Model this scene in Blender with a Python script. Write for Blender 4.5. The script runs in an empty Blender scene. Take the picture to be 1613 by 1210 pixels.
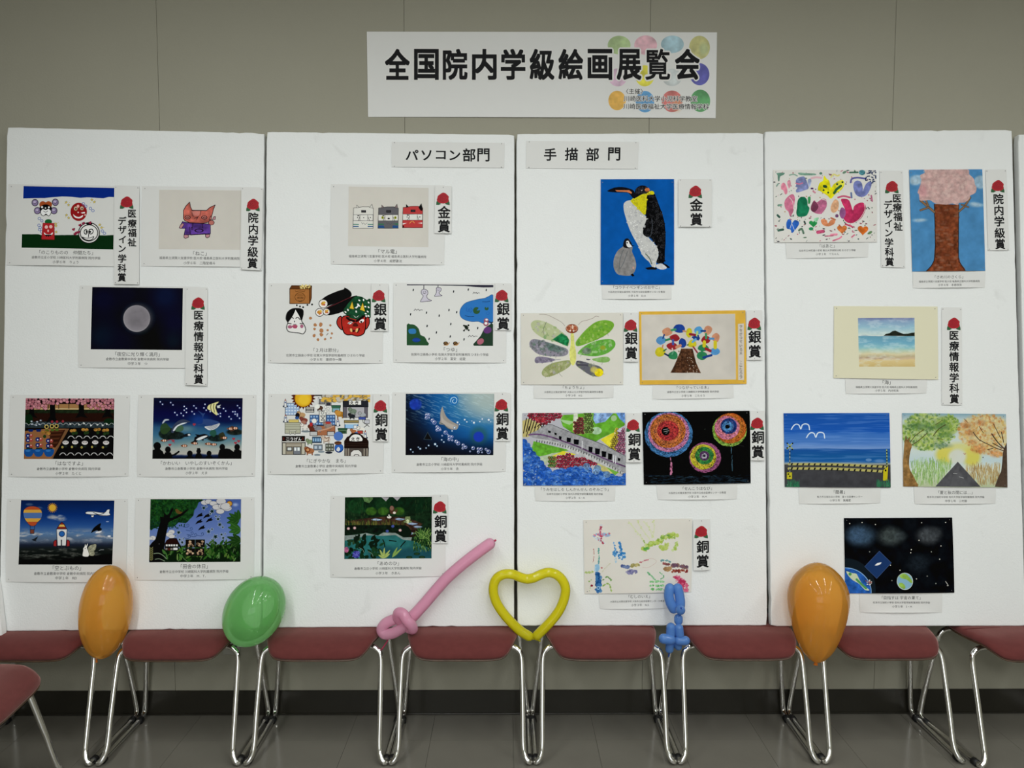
import bpy, bmesh, math, random
import numpy as np
from mathutils import Vector, Matrix

# ---------------------------------------------------------------- camera, world, lights, exposure
F = 1212.0
CAM = dict(D=2.8976, h=1.4703, th=0.0655, ps=0.0070, ro=0.0011, x0=-0.0749)
sc = bpy.context.scene
COL = sc.collection
cd = bpy.data.cameras.new('camera'); cam = bpy.data.objects.new('camera', cd); COL.objects.link(cam)
cd.sensor_fit = 'HORIZONTAL'; cd.sensor_width = 36.0; cd.lens = 36.0 * F / 1613.0
cd.clip_start = 0.05; cd.clip_end = 60
_fw = np.array([math.sin(CAM['ps']) * math.cos(CAM['th']), math.cos(CAM['ps']) * math.cos(CAM['th']), -math.sin(CAM['th'])])
_rt = np.array([math.cos(CAM['ps']), -math.sin(CAM['ps']), 0.0]); _up = np.cross(_rt, _fw)
_r2 = _rt * math.cos(CAM['ro']) + _up * math.sin(CAM['ro']); _u2 = -_rt * math.sin(CAM['ro']) + _up * math.cos(CAM['ro'])
CP = np.array([CAM['x0'], -CAM['D'], CAM['h']])
cam.matrix_world = Matrix([[_r2[0], _u2[0], -_fw[0], CP[0]], [_r2[1], _u2[1], -_fw[1], CP[1]],
                           [_r2[2], _u2[2], -_fw[2], CP[2]], [0, 0, 0, 1]])
sc.camera = cam
w = bpy.data.worlds.new('world'); sc.world = w; w.use_nodes = True
w.node_tree.nodes['Background'].inputs[0].default_value = (0.9, 0.95, 1.0, 1)
w.node_tree.nodes['Background'].inputs[1].default_value = 0.05
sc.view_settings.view_transform = 'Standard'; sc.view_settings.look = 'None'
sc.view_settings.exposure = -0.05; sc.view_settings.gamma = 1.0
CEIL = 2.98
def area(name, x, y, z, sx, sy, power, colr=(0.975, 1.0, 0.985), rot=(0, 0, 0)):
    l = bpy.data.lights.new(name, 'AREA'); l.shape = 'RECTANGLE'; l.size = sx; l.size_y = sy; l.energy = power; l.color = colr
    o = bpy.data.objects.new(name, l); COL.objects.link(o); o.location = (x, y, z); o.rotation_euler = rot
    return o
# fluorescent ceiling fixtures of the room: twin tubes running towards the display wall
for fx, fp in ((-1.15, 21.0), (0.2, 17.5), (1.55, 16.0), (2.9, 15.0)):
    for fy, fk in ((-1.75, .86), (-3.4, 1.05), (-5.05, 1.35)):
        area('ceiling_tube', fx, fy, CEIL - 0.04, 0.07, 1.25, fp * fk)
# unseen fill light added behind the camera for bright streaks on the chrome
area('rear_fill_light', -0.9, -6.55, 1.15, 2.6, 1.9, 24.0, (0.95, 0.98, 1.0), (math.pi / 2, 0, 0))

# ---------------------------------------------------------------- geometry helpers
def ray(px, py):
    d = _fw + _r2 * ((px - 806.5) / F) + _u2 * ((605.0 - py) / F)
    return d
def on_plane(px, py, p0, n):
    d = ray(px, py); t = np.dot(np.asarray(p0) - CP, n) / np.dot(d, n)
    return CP + d * t
def at_z(px, py, z): return on_plane(px, py, (0, 0, z), (0, 0, 1))
def at_y(px, py, y): return on_plane(px, py, (0, y, 0), (0, 1, 0))

def lin(c):
    c = np.asarray(c, float)
    return np.where(c <= 0.04045, c / 12.92, ((c + 0.055) / 1.055) ** 2.4)
def hexc(s):
    if not isinstance(s, str): return np.asarray(s, float)
    return np.array([int(s[i:i + 2], 16) / 255.0 for i in (0, 2, 4)])
GAIN = 1.24                                  # albedo = displayed colour on the wall x GAIN
def alb(s): return tuple(np.clip(lin(hexc(s)) * GAIN, 0, 0.92)) + (1.0,)

def principled(name, color, rough=0.6, spec=0.3, metal=0.0):
    m = bpy.data.materials.new(name); m.use_nodes = True
    b = m.node_tree.nodes['Principled BSDF']
    b.inputs['Base Color'].default_value = tuple(color)[:3] + (1,)
    b.inputs['Roughness'].default_value = rough; b.inputs['Specular IOR Level'].default_value = spec
    b.inputs['Metallic'].default_value = metal
    return m
def nodes(m): return m.node_tree.nodes, m.node_tree.links, m.node_tree.nodes['Principled BSDF']
def add_noise(m, scale, amount, bump=0.0, bdist=0.001, bscale=None, detail=3.0, dark=None):
    N, L, b = nodes(m)
    tc = N.new('ShaderNodeTexCoord')
    n = N.new('ShaderNodeTexNoise'); n.inputs['Scale'].default_value = scale; n.inputs['Detail'].default_value = detail
    L.new(tc.outputs['Object'], n.inputs['Vector'])
    if amount:
        mx = N.new('ShaderNodeMix'); mx.data_type = 'RGBA'
        c = tuple(b.inputs['Base Color'].default_value)
        mx.inputs[6].default_value = tuple(v * (1 - amount) for v in c[:3]) + (1,)
        mx.inputs[7].default_value = tuple(min(0.95, v * (1 + amount)) for v in c[:3]) + (1,)
        L.new(n.outputs['Fac'], mx.inputs[0]); L.new(mx.outputs[2], b.inputs['Base Color'])
    if bump:
        n2 = N.new('ShaderNodeTexNoise'); n2.inputs['Scale'].default_value = bscale or scale; n2.inputs['Detail'].default_value = 2
        L.new(tc.outputs['Object'], n2.inputs['Vector'])
        bp = N.new('ShaderNodeBump'); bp.inputs['Strength'].default_value = bump; bp.inputs['Distance'].default_value = bdist
        L.new(n2.outputs['Fac'], bp.inputs['Height']); L.new(bp.outputs['Normal'], b.inputs['Normal'])
    return m

def mesh(name, verts, faces, mats, parent=None, smooth=False, fm=None, uv=None):
    me = bpy.data.meshes.new(name); me.from_pydata([tuple(map(float, v)) for v in verts], [], faces)
    for m in (mats if isinstance(mats, (list, tuple)) else [mats]): me.materials.append(m)
    if smooth: me.polygons.foreach_set('use_smooth', [True] * len(me.polygons))
    if fm is not None: me.polygons.foreach_set('material_index', fm)
    if uv is not None:
        l = me.uv_layers.new(name='UVMap'); vi = np.zeros(len(me.loops), np.int32); me.loops.foreach_get('vertex_index', vi)
        l.data.foreach_set('uv', np.asarray(uv, np.float32)[vi].ravel())
    me.update()
    o = bpy.data.objects.new(name, me); COL.objects.link(o)
    if parent is not None: o.parent = parent
    return o
def bm_obj(name, bm, mats, parent=None, smooth=False):
    me = bpy.data.meshes.new(name); bm.normal_update(); bm.to_mesh(me); bm.free()
    for m in (mats if isinstance(mats, (list, tuple)) else [mats]): me.materials.append(m)
    if smooth: me.polygons.foreach_set('use_smooth', [True] * len(me.polygons))
    o = bpy.data.objects.new(name, me); COL.objects.link(o)
    if parent is not None: o.parent = parent
    return o
def box_bm(x0, x1, y0, y1, z0, z1, bevel=0.0, seg=1):
    bm = bmesh.new(); bmesh.ops.create_cube(bm, size=1)
    for v in bm.verts: v.co = Vector(((x0 + x1) / 2 + v.co.x * (x1 - x0), (y0 + y1) / 2 + v.co.y * (y1 - y0), (z0 + z1) / 2 + v.co.z * (z1 - z0)))
    if bevel: bmesh.ops.bevel(bm, geom=list(bm.edges), offset=bevel, segments=seg, affect='EDGES', profile=0.5)
    return bm
def empty(name, loc=(0, 0, 0), rz=0.0):
    o = bpy.data.objects.new(name, None); COL.objects.link(o); o.location = loc; o.rotation_euler = (0, 0, rz); o.empty_display_size = 0.1
    return o
def tag(o, label=None, cat=None, group=None, kind=None):
    if label: o['label'] = label
    if cat: o['category'] = cat
    if group: o['group'] = group
    if kind: o['kind'] = kind
    return o

def catmull(pts, n=6, closed=False):
    P = [np.asarray(p, float) for p in pts]; out = []; m = len(P)
    rng = range(m if closed else m - 1)
    for i in rng:
        if closed: a, b, c, d = P[(i - 1) % m], P[i], P[(i + 1) % m], P[(i + 2) % m]
        else: a, b, c, d = P[max(i - 1, 0)], P[i], P[i + 1], P[min(i + 2, m - 1)]
        for k in range(n):
            t = k / n
            out.append(0.5 * ((2 * b) + (c - a) * t + (2 * a - 5 * b + 4 * c - d) * t * t + (3 * b - a - 3 * c + d) * t ** 3))
    if not closed: out.append(P[-1])
    return out
def tube_data(path, rad, seg=12, caps=True, closed=False):
    P = [np.asarray(p, float) for p in path]; n = len(P)
    R = rad if hasattr(rad, '__len__') else [rad] * n
    V = []; Fc = []; prev = None
    for i in range(n):
        if closed: t = P[(i + 1) % n] - P[i - 1]
        else: t = P[min(i + 1, n - 1)] - P[max(i - 1, 0)]
        t = t / (np.linalg.norm(t) + 1e-12)
        if prev is None:
            a = np.array([0, 0, 1.0]) if abs(t[2]) < 0.9 else np.array([1.0, 0, 0])
            u = np.cross(t, a); u /= np.linalg.norm(u)
        else:
            u = prev - t * np.dot(prev, t); u /= np.linalg.norm(u)
        prev = u; v = np.cross(t, u)
        for k in range(seg):
            a = 2 * math.pi * k / seg
            V.append(P[i] + R[i] * (math.cos(a) * u + math.sin(a) * v))
    for i in range(n if closed else n - 1):
        j = (i + 1) % n
        for k in range(seg):
            k2 = (k + 1) % seg
            Fc.append((i * seg + k, i * seg + k2, j * seg + k2, j * seg + k))
    if caps and not closed:
        Fc.append(tuple(range(seg))[::-1]); Fc.append(tuple((n - 1) * seg + k for k in range(seg)))
    return V, Fc
def fix_normals(o):
    bm = bmesh.new(); bm.from_mesh(o.data); bmesh.ops.recalc_face_normals(bm, faces=bm.faces); bm.to_mesh(o.data); bm.free()
    return o
def tube(name, path, rad, mat, parent=None, seg=12, closed=False):
    V, Fc = tube_data(path, rad, seg, True, closed)
    return fix_normals(mesh(name, V, Fc, mat, parent, smooth=True))
def join_data(parts):
    V = []; Fc = []
    for v, f in parts:
        o = len(V); V += list(v); Fc += [tuple(i + o for i in q) for q in f]
    return V, Fc

# ---------------------------------------------------------------- paint engine (numpy rasteriser for the flat prints and paintings)
class Fr:                                    # a local drawing frame: origin and scale against the 1613 x 1210 picture
    def __init__(s, x0, y0, k): s.x0, s.y0, s.k = x0, y0, k
    def px(s, q): return [(s.x0 + x / s.k, s.y0 + y / s.k) for x, y in q]
def pts(s):
    a = [float(v) for v in s.split()] if isinstance(s, str) else list(np.ravel(s))
    return [(a[i], a[i + 1]) for i in range(0, len(a), 2)]
_lat = np.random.RandomState(7).rand(256, 256).astype(np.float32)
def vnoise(X, Y, sx, sy=None, oct=3, seed=0):
    sy = sy or sx; out = 0; amp = 1.0; tot = 0
    for o in range(oct):
        x = X / sx * 2 ** o + seed * 17.3 + o * 31.7; y = Y / sy * 2 ** o + seed * 9.1 + o * 11.3
        xi = np.floor(x).astype(int); yi = np.floor(y).astype(int); fx = x - xi; fy = y - yi
        fx = fx * fx * (3 - 2 * fx); fy = fy * fy * (3 - 2 * fy)
        a = _lat[yi & 255, xi & 255]; b = _lat[yi & 255, (xi + 1) & 255]; c = _lat[(yi + 1) & 255, xi & 255]; d = _lat[(yi + 1) & 255, (xi + 1) & 255]
        out = out + amp * ((a * (1 - fx) + b * fx) * (1 - fy) + (c * (1 - fx) + d * fx) * fy); tot += amp; amp *= 0.55
    return out / tot
class Cv:
    def __init__(s, q, bg='c8c6c2', res=0.5, seed=1):
        q = np.array(pts(q), float); s.q = q
        w = int((abs(q[1][0] - q[0][0]) + abs(q[2][0] - q[3][0])) / 2 * res); h = int((abs(q[3][1] - q[0][1]) + abs(q[2][1] - q[1][1])) / 2 * res)
        u = (np.arange(w) + .5) / w; v = (np.arange(h) + .5) / h; U, V = np.meshgrid(u, v)
        f = lambda k: (q[0][k] * (1 - U) + q[1][k] * U) * (1 - V) + (q[3][k] * (1 - U) + q[2][k] * U) * V
        s.X = f(0).astype(np.float32); s.Y = f(1).astype(np.float32); s.w, s.h = w, h
        s.im = np.empty((h, w, 3), np.float32); s.im[:] = hexc(bg)
        s.cx0, s.cx1 = s.X.min(0), s.X.max(0); s.ry0, s.ry1 = s.Y.min(1), s.Y.max(1); s.aa = 0.6 / res
        s.R = random.Random(seed)
    def sl(s, x0, y0, x1, y1):
        c = np.nonzero((s.cx1 >= x0) & (s.cx0 <= x1))[0]; r = np.nonzero((s.ry1 >= y0) & (s.ry0 <= y1))[0]
        if len(c) == 0 or len(r) == 0: return None
        return (slice(r[0], r[-1] + 1), slice(c[0], c[-1] + 1))
    def put(s, S, a, c, tx=0, ts=30, sd=0):
        c = hexc(c)
        if tx:
            n = vnoise(s.X[S], s.Y[S], ts, oct=3, seed=sd) * 2 - 1
            col = np.clip(c[None, None, :] * (1 + tx * n[..., None] * 1.6), 0, 1)
        else: col = c[None, None, :]
        s.im[S] = s.im[S] * (1 - a[..., None]) + col * a[..., None]
    def fill(s, c, tx=0, ts=30, a=1, sd=0):
        S = (slice(0, s.h), slice(0, s.w)); s.put(S, np.full((s.h, s.w), a, np.float32), c, tx, ts, sd)
    def grad(s, stops, axis=1, y0=None, y1=None, a=1, n=0, ns=60):     # colour stops along crop y (axis 1) or x (axis 0)
        A = s.Y if axis else s.X
        if n: A = A + n * (vnoise(s.X, s.Y, ns, seed=3) - .5)
        k = [t for t, _ in stops]; C = np.array([hexc(c) for _, c in stops])
        col = np.stack([np.interp(A, k, C[:, i]) for i in range(3)], -1)
        m = np.ones_like(A)
        if y0 is not None: m = m * np.clip((A - y0) / 3 + .5, 0, 1)
        if y1 is not None: m = m * np.clip((y1 - A) / 3 + .5, 0, 1)
        m = (m * a)[..., None]; s.im = s.im * (1 - m) + col * m
    def ell(s, x, y, rx, ry, c, rot=0, a=1, s_=None, tx=0, ring=0, ts=30):
        ry = rx if ry is None else ry; m = max(rx, ry) + 8 + (s_ or 0)
        S = s.sl(x - m, y - m, x + m, y + m)
        if S is None: return s
        X = s.X[S] - x; Y = s.Y[S] - y; cr, sr = math.cos(math.radians(rot)), math.sin(math.radians(rot))
        u = X * cr + Y * sr; v = -X * sr + Y * cr; d = np.sqrt((u / rx) ** 2 + (v / ry) ** 2)
        dist = (d - 1) * min(rx, ry); sf = max(s_ or 0, s.aa)
        al = np.clip(.5 - dist / sf, 0, 1) if not s_ else np.clip(-dist / s_ + .5, 0, 1) ** 1.3
        if ring: al = np.clip(.5 + (ring / 2 - np.abs(dist + ring / 2)) / s.aa, 0, 1)
        s.put(S, al * a, c, tx, ts, int(x) % 13); return s
    def poly(s, P, c, a=1, sm=0, s_=None, tx=0, ts=30, ow=0, oc='101010', cl=True):
        P = pts(P) if isinstance(P, str) else P
        if sm: P = catmull(P, sm, True)
        A = np.asarray(P, float); m = 6 + (s_ or 0)
        S = s.sl(A[:, 0].min() - m, A[:, 1].min() - m, A[:, 0].max() + m, A[:, 1].max() + m)
        if S is None: return s
        X = s.X[S]; Y = s.Y[S]; ins = np.zeros(X.shape, bool); D = np.full(X.shape, 1e9, np.float32)
        for i in range(len(A)):
            x0, y0 = A[i - 1]; x1, y1 = A[i]
            if y0 != y1:
                cr = ((y0 > Y) != (y1 > Y)) & (X < (x1 - x0) * (Y - y0) / (y1 - y0) + x0); ins ^= cr
            dx, dy = x1 - x0, y1 - y0; L = dx * dx + dy * dy + 1e-9
            t = np.clip(((X - x0) * dx + (Y - y0) * dy) / L, 0, 1); ex = X - x0 - t * dx; ey = Y - y0 - t * dy
            D = np.minimum(D, ex * ex + ey * ey)
        D = np.sqrt(D); sd = np.where(ins, -D, D); al = np.clip(.5 - sd / max(s_ or 0, s.aa), 0, 1)
        s.put(S, al * a, c, tx, ts, int(A[0, 0]) % 13)
        if ow: s.put(S, np.clip(.5 + (ow / 2 - D) / s.aa, 0, 1) * a, oc)
        return s
    def line(s, P, w, c, a=1, sm=0, tx=0, ts=30, cl=False, s_=None):
        P = pts(P) if isinstance(P, str) else P
        if sm: P = catmull(P, sm, cl)
        elif cl: P = list(P) + [P[0]]
        A = np.asarray(P, float); m = w + 5 + (s_ or 0)
        S = s.sl(A[:, 0].min() - m, A[:, 1].min() - m, A[:, 0].max() + m, A[:, 1].max() + m)
        if S is None: return s
        X = s.X[S]; Y = s.Y[S]; D = np.full(X.shape, 1e9, np.float32)
        for i in range(1, len(A)):
            x0, y0 = A[i - 1]; dx, dy = A[i] - A[i - 1]; L = dx * dx + dy * dy + 1e-9
            t = np.clip(((X - x0) * dx + (Y - y0) * dy) / L, 0, 1); ex = X - x0 - t * dx; ey = Y - y0 - t * dy
            D = np.minimum(D, ex * ex + ey * ey)
        s.put(S, np.clip(.5 + (w / 2 - np.sqrt(D)) / max(s_ or 0, s.aa), 0, 1) * a, c, tx, ts); return s
    def rect(s, x0, y0, x1, y1, c, a=1, ow=0, oc='101010', tx=0):
        return s.poly([(x0, y0), (x1, y0), (x1, y1), (x0, y1)], c, a, ow=ow, oc=oc, tx=tx)
    def dots(s, P, r, c, a=1, jit=0):
        for x, y in (pts(P) if isinstance(P, str) else P): s.ell(x, y, r * (1 + jit * (s.R.random() - .5)), r, c, a=a)
        return s
    def scat(s, n, x0, y0, x1, y1, fn, mask=None):
        k = 0
        while k < n:
            x = s.R.uniform(x0, x1); y = s.R.uniform(y0, y1); k += 1
            if mask is None or mask(x, y): fn(x, y)
        return s
    def blob(s, x, y, r, c, a=1, n=8, j=.35, **k):
        s.poly([(x + r * (1 + s.R.uniform(-j, j)) * math.cos(t * 6.283 / n), y + r * (1 + s.R.uniform(-j, j)) * math.sin(t * 6.283 / n)) for t in range(n)], c, a, sm=3, **k); return s
    def tone(s, g, sat=1.0):                                  # overall print density
        s.im = np.clip(s.im, 0, 1) ** g; m = s.im.mean(-1, keepdims=True); s.im = m + (s.im - m) * sat; return s
    def image(s, name):
        im = bpy.data.images.new(name, s.w, s.h, alpha=False, float_buffer=False)
        L = np.clip(lin(np.clip(s.im, 0, 1)) * GAIN - 0.004, 0.0008, 0.92)
        e = np.where(L <= 0.0031308, L * 12.92, 1.055 * L ** (1 / 2.4) - 0.055)
        px = np.ones((s.h, s.w, 4), np.float32); px[..., :3] = e[::-1]
        im.pixels.foreach_set(px.ravel()); im.update(); im.pack(); return im
def print_mat(name, im, rough=0.6, spec=0.06):
    m = bpy.data.materials.new(name); m.use_nodes = True; N, L, b = nodes(m)
    t = N.new('ShaderNodeTexImage'); t.image = im; t.interpolation = 'Linear'; t.extension = 'EXTEND'
    uv = N.new('ShaderNodeTexCoord'); L.new(uv.outputs['UV'], t.inputs['Vector']); L.new(t.outputs['Color'], b.inputs['Base Color'])
    b.inputs['Roughness'].default_value = rough; b.inputs['Specular IOR Level'].default_value = spec
    return m
# ---------------------------------------------------------------- the pictures, painted in local drawing frames
FA, FB, FC, FD, FE, FF, FG = Fr(0,270,7.118), Fr(200,270,7.118), Fr(100,435,6.7208), Fr(0,610,7.332), Fr(205,610,7.332), Fr(0,770,7.332), Fr(205,770,7.332)
FH, FI, FJ, FTOWN, FL, FM = Fr(500,270,7.013), Fr(410,435,7.681), Fr(605,435,7.681), Fr(410,605,7.681), Fr(605,605,7.681), Fr(500,770,7.332)
FN, FO, FP, FQ, FR_, FS = Fr(920,265,5.6286), Fr(815,480,7.805), Fr(1000,480,7.681), Fr(815,640,7.805), Fr(1000,640,7.681), Fr(905,805,7.013)
FT, FU, FV, FW, FX, FY = Fr(1205,255,7.1156), Fr(1420,255,5.627), Fr(1300,470,6.913), Fr(1220,640,7.56), Fr(1410,640,7.5616), Fr(1300,800,6.9136)
K = '0c0c0c'
def star(c, x, y, r, col='d9c45c', oc='5a4a10'):
    P = [(x + r * (1 if i % 2 == 0 else .45) * math.sin(i * math.pi / 5), y - r * (1 if i % 2 == 0 else .45) * math.cos(i * math.pi / 5)) for i in range(10)]
    c.poly(P, col, ow=2, oc=oc)
def heart(c, x, y, r, col, rot=0, **k):
    P = []
    for i in range(24):
        t = i / 24 * 6.2832; u = 16 * math.sin(t) ** 3 / 16 * r; v = -(13 * math.cos(t) - 5 * math.cos(2 * t) - 2 * math.cos(3 * t) - math.cos(4 * t)) / 16 * r
        P.append((x + u * math.cos(rot) - v * math.sin(rot), y + u * math.sin(rot) + v * math.cos(rot)))
    c.poly(P, col, **k)

def art_faces():
    c = Cv('265 165 1282 187 1273 877 245 857', 'ccccc9', seed=2)
    c.poly('255 155 1290 175 1290 290 1220 288 1160 302 1080 298 980 292 900 298 800 286 700 282 600 290 500 300 400 300 255 305', '08287c')
    c.poly('235 707 430 706 470 718 900 714 1180 720 1290 715 1290 890 235 870', '0b2912')
    for x, y in pts('393 352 620 348 420 442 605 442'):
        c.ell(x, y, 38, 40, '17121c').ell(x, y, 31, 33, '84769a').ell(x - 4, y - 4, 17, 15, 'b3a8c2').line([(x - 16, y + 2), (x, y + 12), (x + 18, y - 6)], 4, '2a2236', sm=4)
    c.ell(512, 420, 68, 72, K).ell(480, 372, 38, 36, '9c4a24').ell(545, 372, 38, 36, '9c4a24')
    c.ell(512, 410, 60, 38, K).poly('455 450 480 420 512 432 545 418 575 450 560 490 540 500 515 480 490 500 465 488', 'e8e6e4', sm=4, ow=6)
    c.ell(472, 402, 12, 12, 'f4f4f4').ell(548, 404, 11, 11, 'f4f4f4').ell(510, 412, 9, 8, 'f4f4f4').line('490 448 512 458 535 446', 5, K, sm=4)
    for x, y in pts('742 348 768 378 1030 320 1058 345 745 492 770 522 626 590 628 615 600 650 630 682 1120 600 1140 632'): star(c, x, y, 16)
    for x, y in pts('728 362 780 350 1016 350 1072 322 735 515 790 500 610 578 652 575 1108 612 1165 630'): c.ell(x, y, 4, 4, 'c8b04c')
    c.ell(882, 455, 92, 102, '8c181c').ell(850, 418, 27, 30, '7a3a22').ell(848, 418, 19, 22, 'c9b29c').ell(850, 420, 9, 11, '3a1c14')
    c.ell(918, 415, 26, 28, '7a3a22').ell(918, 415, 18, 20, 'c9b29c').ell(920, 418, 8, 10, '3a1c14').ell(875, 392, 15, 17, 'e0aaa6').ell(876, 461, 8, 8, 'f0d8d4')
    c.poly('822 482 850 505 890 512 930 490 925 512 895 528 850 524 826 502', 'efe4e2', sm=3).poly('902 465 950 455 955 470 925 475', 'efe4e2').ell(955, 490, 10, 10, 'd8b0a8')
    for x, y in pts('935 365 962 392 1014 416 1042 442 442 530 470 556 438 606 452 632 445 655 1148 670 1172 696 468 680'): c.ell(x, y, 17, 17, '4d62a4', ring=6)
    c.ell(543, 566, 40, 28, '1a5a2e').poly('482 580 608 584 612 768 466 764', 'a5262a', ow=4, oc='6a1014')
    c.ell(520, 626, 19, 19, 'dcb2ae').ell(570, 622, 19, 19, 'dcb2ae').ell(540, 668, 9, 15, 'dcb2ae').poly('492 684 520 705 560 708 592 684 585 712 545 724 505 712', 'efe4e2', sm=3).poly('505 712 580 712 570 728 555 722 545 738 535 724 520 734', K)
    c.ell(998, 692, 122, 120, K).ell(998, 692, 112, 110, 'dcdad8').ell(998, 692, 103, 95, K, ring=9).ell(962, 680, 22, 30, K, ring=8).ell(1020, 676, 28, 32, K, ring=8, rot=25)
    c.ell(972, 680, 9, 11, K).ell(1010, 680, 12, 10, K).line('1000 655 992 740', 7, K).line('925 738 950 762 1000 775 1040 760 1052 732', 8, K, sm=4).line('925 738 965 750 1010 748 1052 732', 6, K, sm=3)
    c.poly('960 585 1000 572 1045 580 1030 598 980 604', K)
    for x, y in pts('898 605 936 584 1010 578 826 652 843 704 880 684 858 690'): heart(c, x, y, 17, '8f2440', rot=-.4, ow=3, oc='5a1228')
    return c
def art_cat():
    c = Cv('362 208 1282 214 1272 882 357 872', 'c3beb5', seed=3); c.fill('c3beb5', tx=.012, ts=200)
    c.poly('622 565 700 580 935 592 935 700 705 712 640 712 655 640 600 640 586 632', '5a3494', tx=.3, ts=70, ow=6, oc='1c1430')
    c.poly('585 636 600 600 628 580 640 600 612 640', 'b87e82', ow=5, oc='1c1430')
    c.poly('632 530 632 440 660 390 702 345 712 400 730 438 890 440 930 405 988 378 968 430 950 500 945 540 915 570 850 584 700 576 650 556', 'bb5a4c', tx=.18, ts=50, ow=7, oc='20121c')
    c.poly('720 450 780 442 830 448 800 500 750 498', 'c88078', a=.6)
    c.line('728 462 735 500 748 505', 5, '20121c').line('828 445 818 500', 5, '20121c').line('755 530 790 510 780 540 805 500', 5, '20121c')
    for x, y in ((678, 518), (866, 518)): c.ell(x, y, 34, 20, 'c87468').ell(x, y, 34, 22, '20121c', ring=6).ell(x, y + 2, 15, 10, '20121c', ring=5)
    c.ell(945, 576, 34, 28, 'b8685e').ell(945, 576, 35, 29, '20121c', ring=5).poly('920 545 938 502 950 505 945 545', 'b8685e', ow=5, oc='20121c').poly('955 545 972 510 992 508 990 540', 'b88088', ow=5, oc='20121c')
    c.line('738 585 735 630', 6, '20121c').ell(728, 640, 12, 14, '20121c', ring=5).line('842 590 850 635', 6, '20121c')
    c.ell(808, 665, 52, 20, '20121c', ring=6).line('700 625 712 715 880 706', 6, '20121c').line('700 712 880 700', 5, '20121c')
    c.poly('640 712 690 714 690 740 655 754 638 742', 'b88088', ow=6, oc='20121c').poly('880 710 930 706 925 735 900 748 882 738', 'b88088', ow=6, oc='20121c')
    return c.tone(1.03, 0.85)
def art_moon():
    c = Cv('305 116 1264 128 1256 784 290 776', '060a14'); c.fill('070b16', tx=.2, ts=300)
    for x, y, r, k, a in ((430, 250, 200, '0c1c44', .8), (1080, 220, 190, '0e2450', .9), (420, 650, 190, '16304a', .7), (1180, 500, 180, '0a1a44', .8), (640, 700, 190, '0a1838', .7), (1160, 690, 110, '10283a', .8), (880, 640, 90, '0c2018', .5), (690, 190, 150, '081634', .8)):
        c.ell(x, y, r, r, k, a=a, s_=r * 1.4)
    c.ell(775, 450, 150, 148, '2a2a34', a=.6, s_=40).ell(775, 450, 142, 141, 'b6b2b8').ell(775, 448, 134, 133, 'a49fa6').ell(790, 446, 138, 134, '8a858c', s_=120, tx=.04, ts=60)
    return c.tone(1.3, 0.8)
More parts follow.
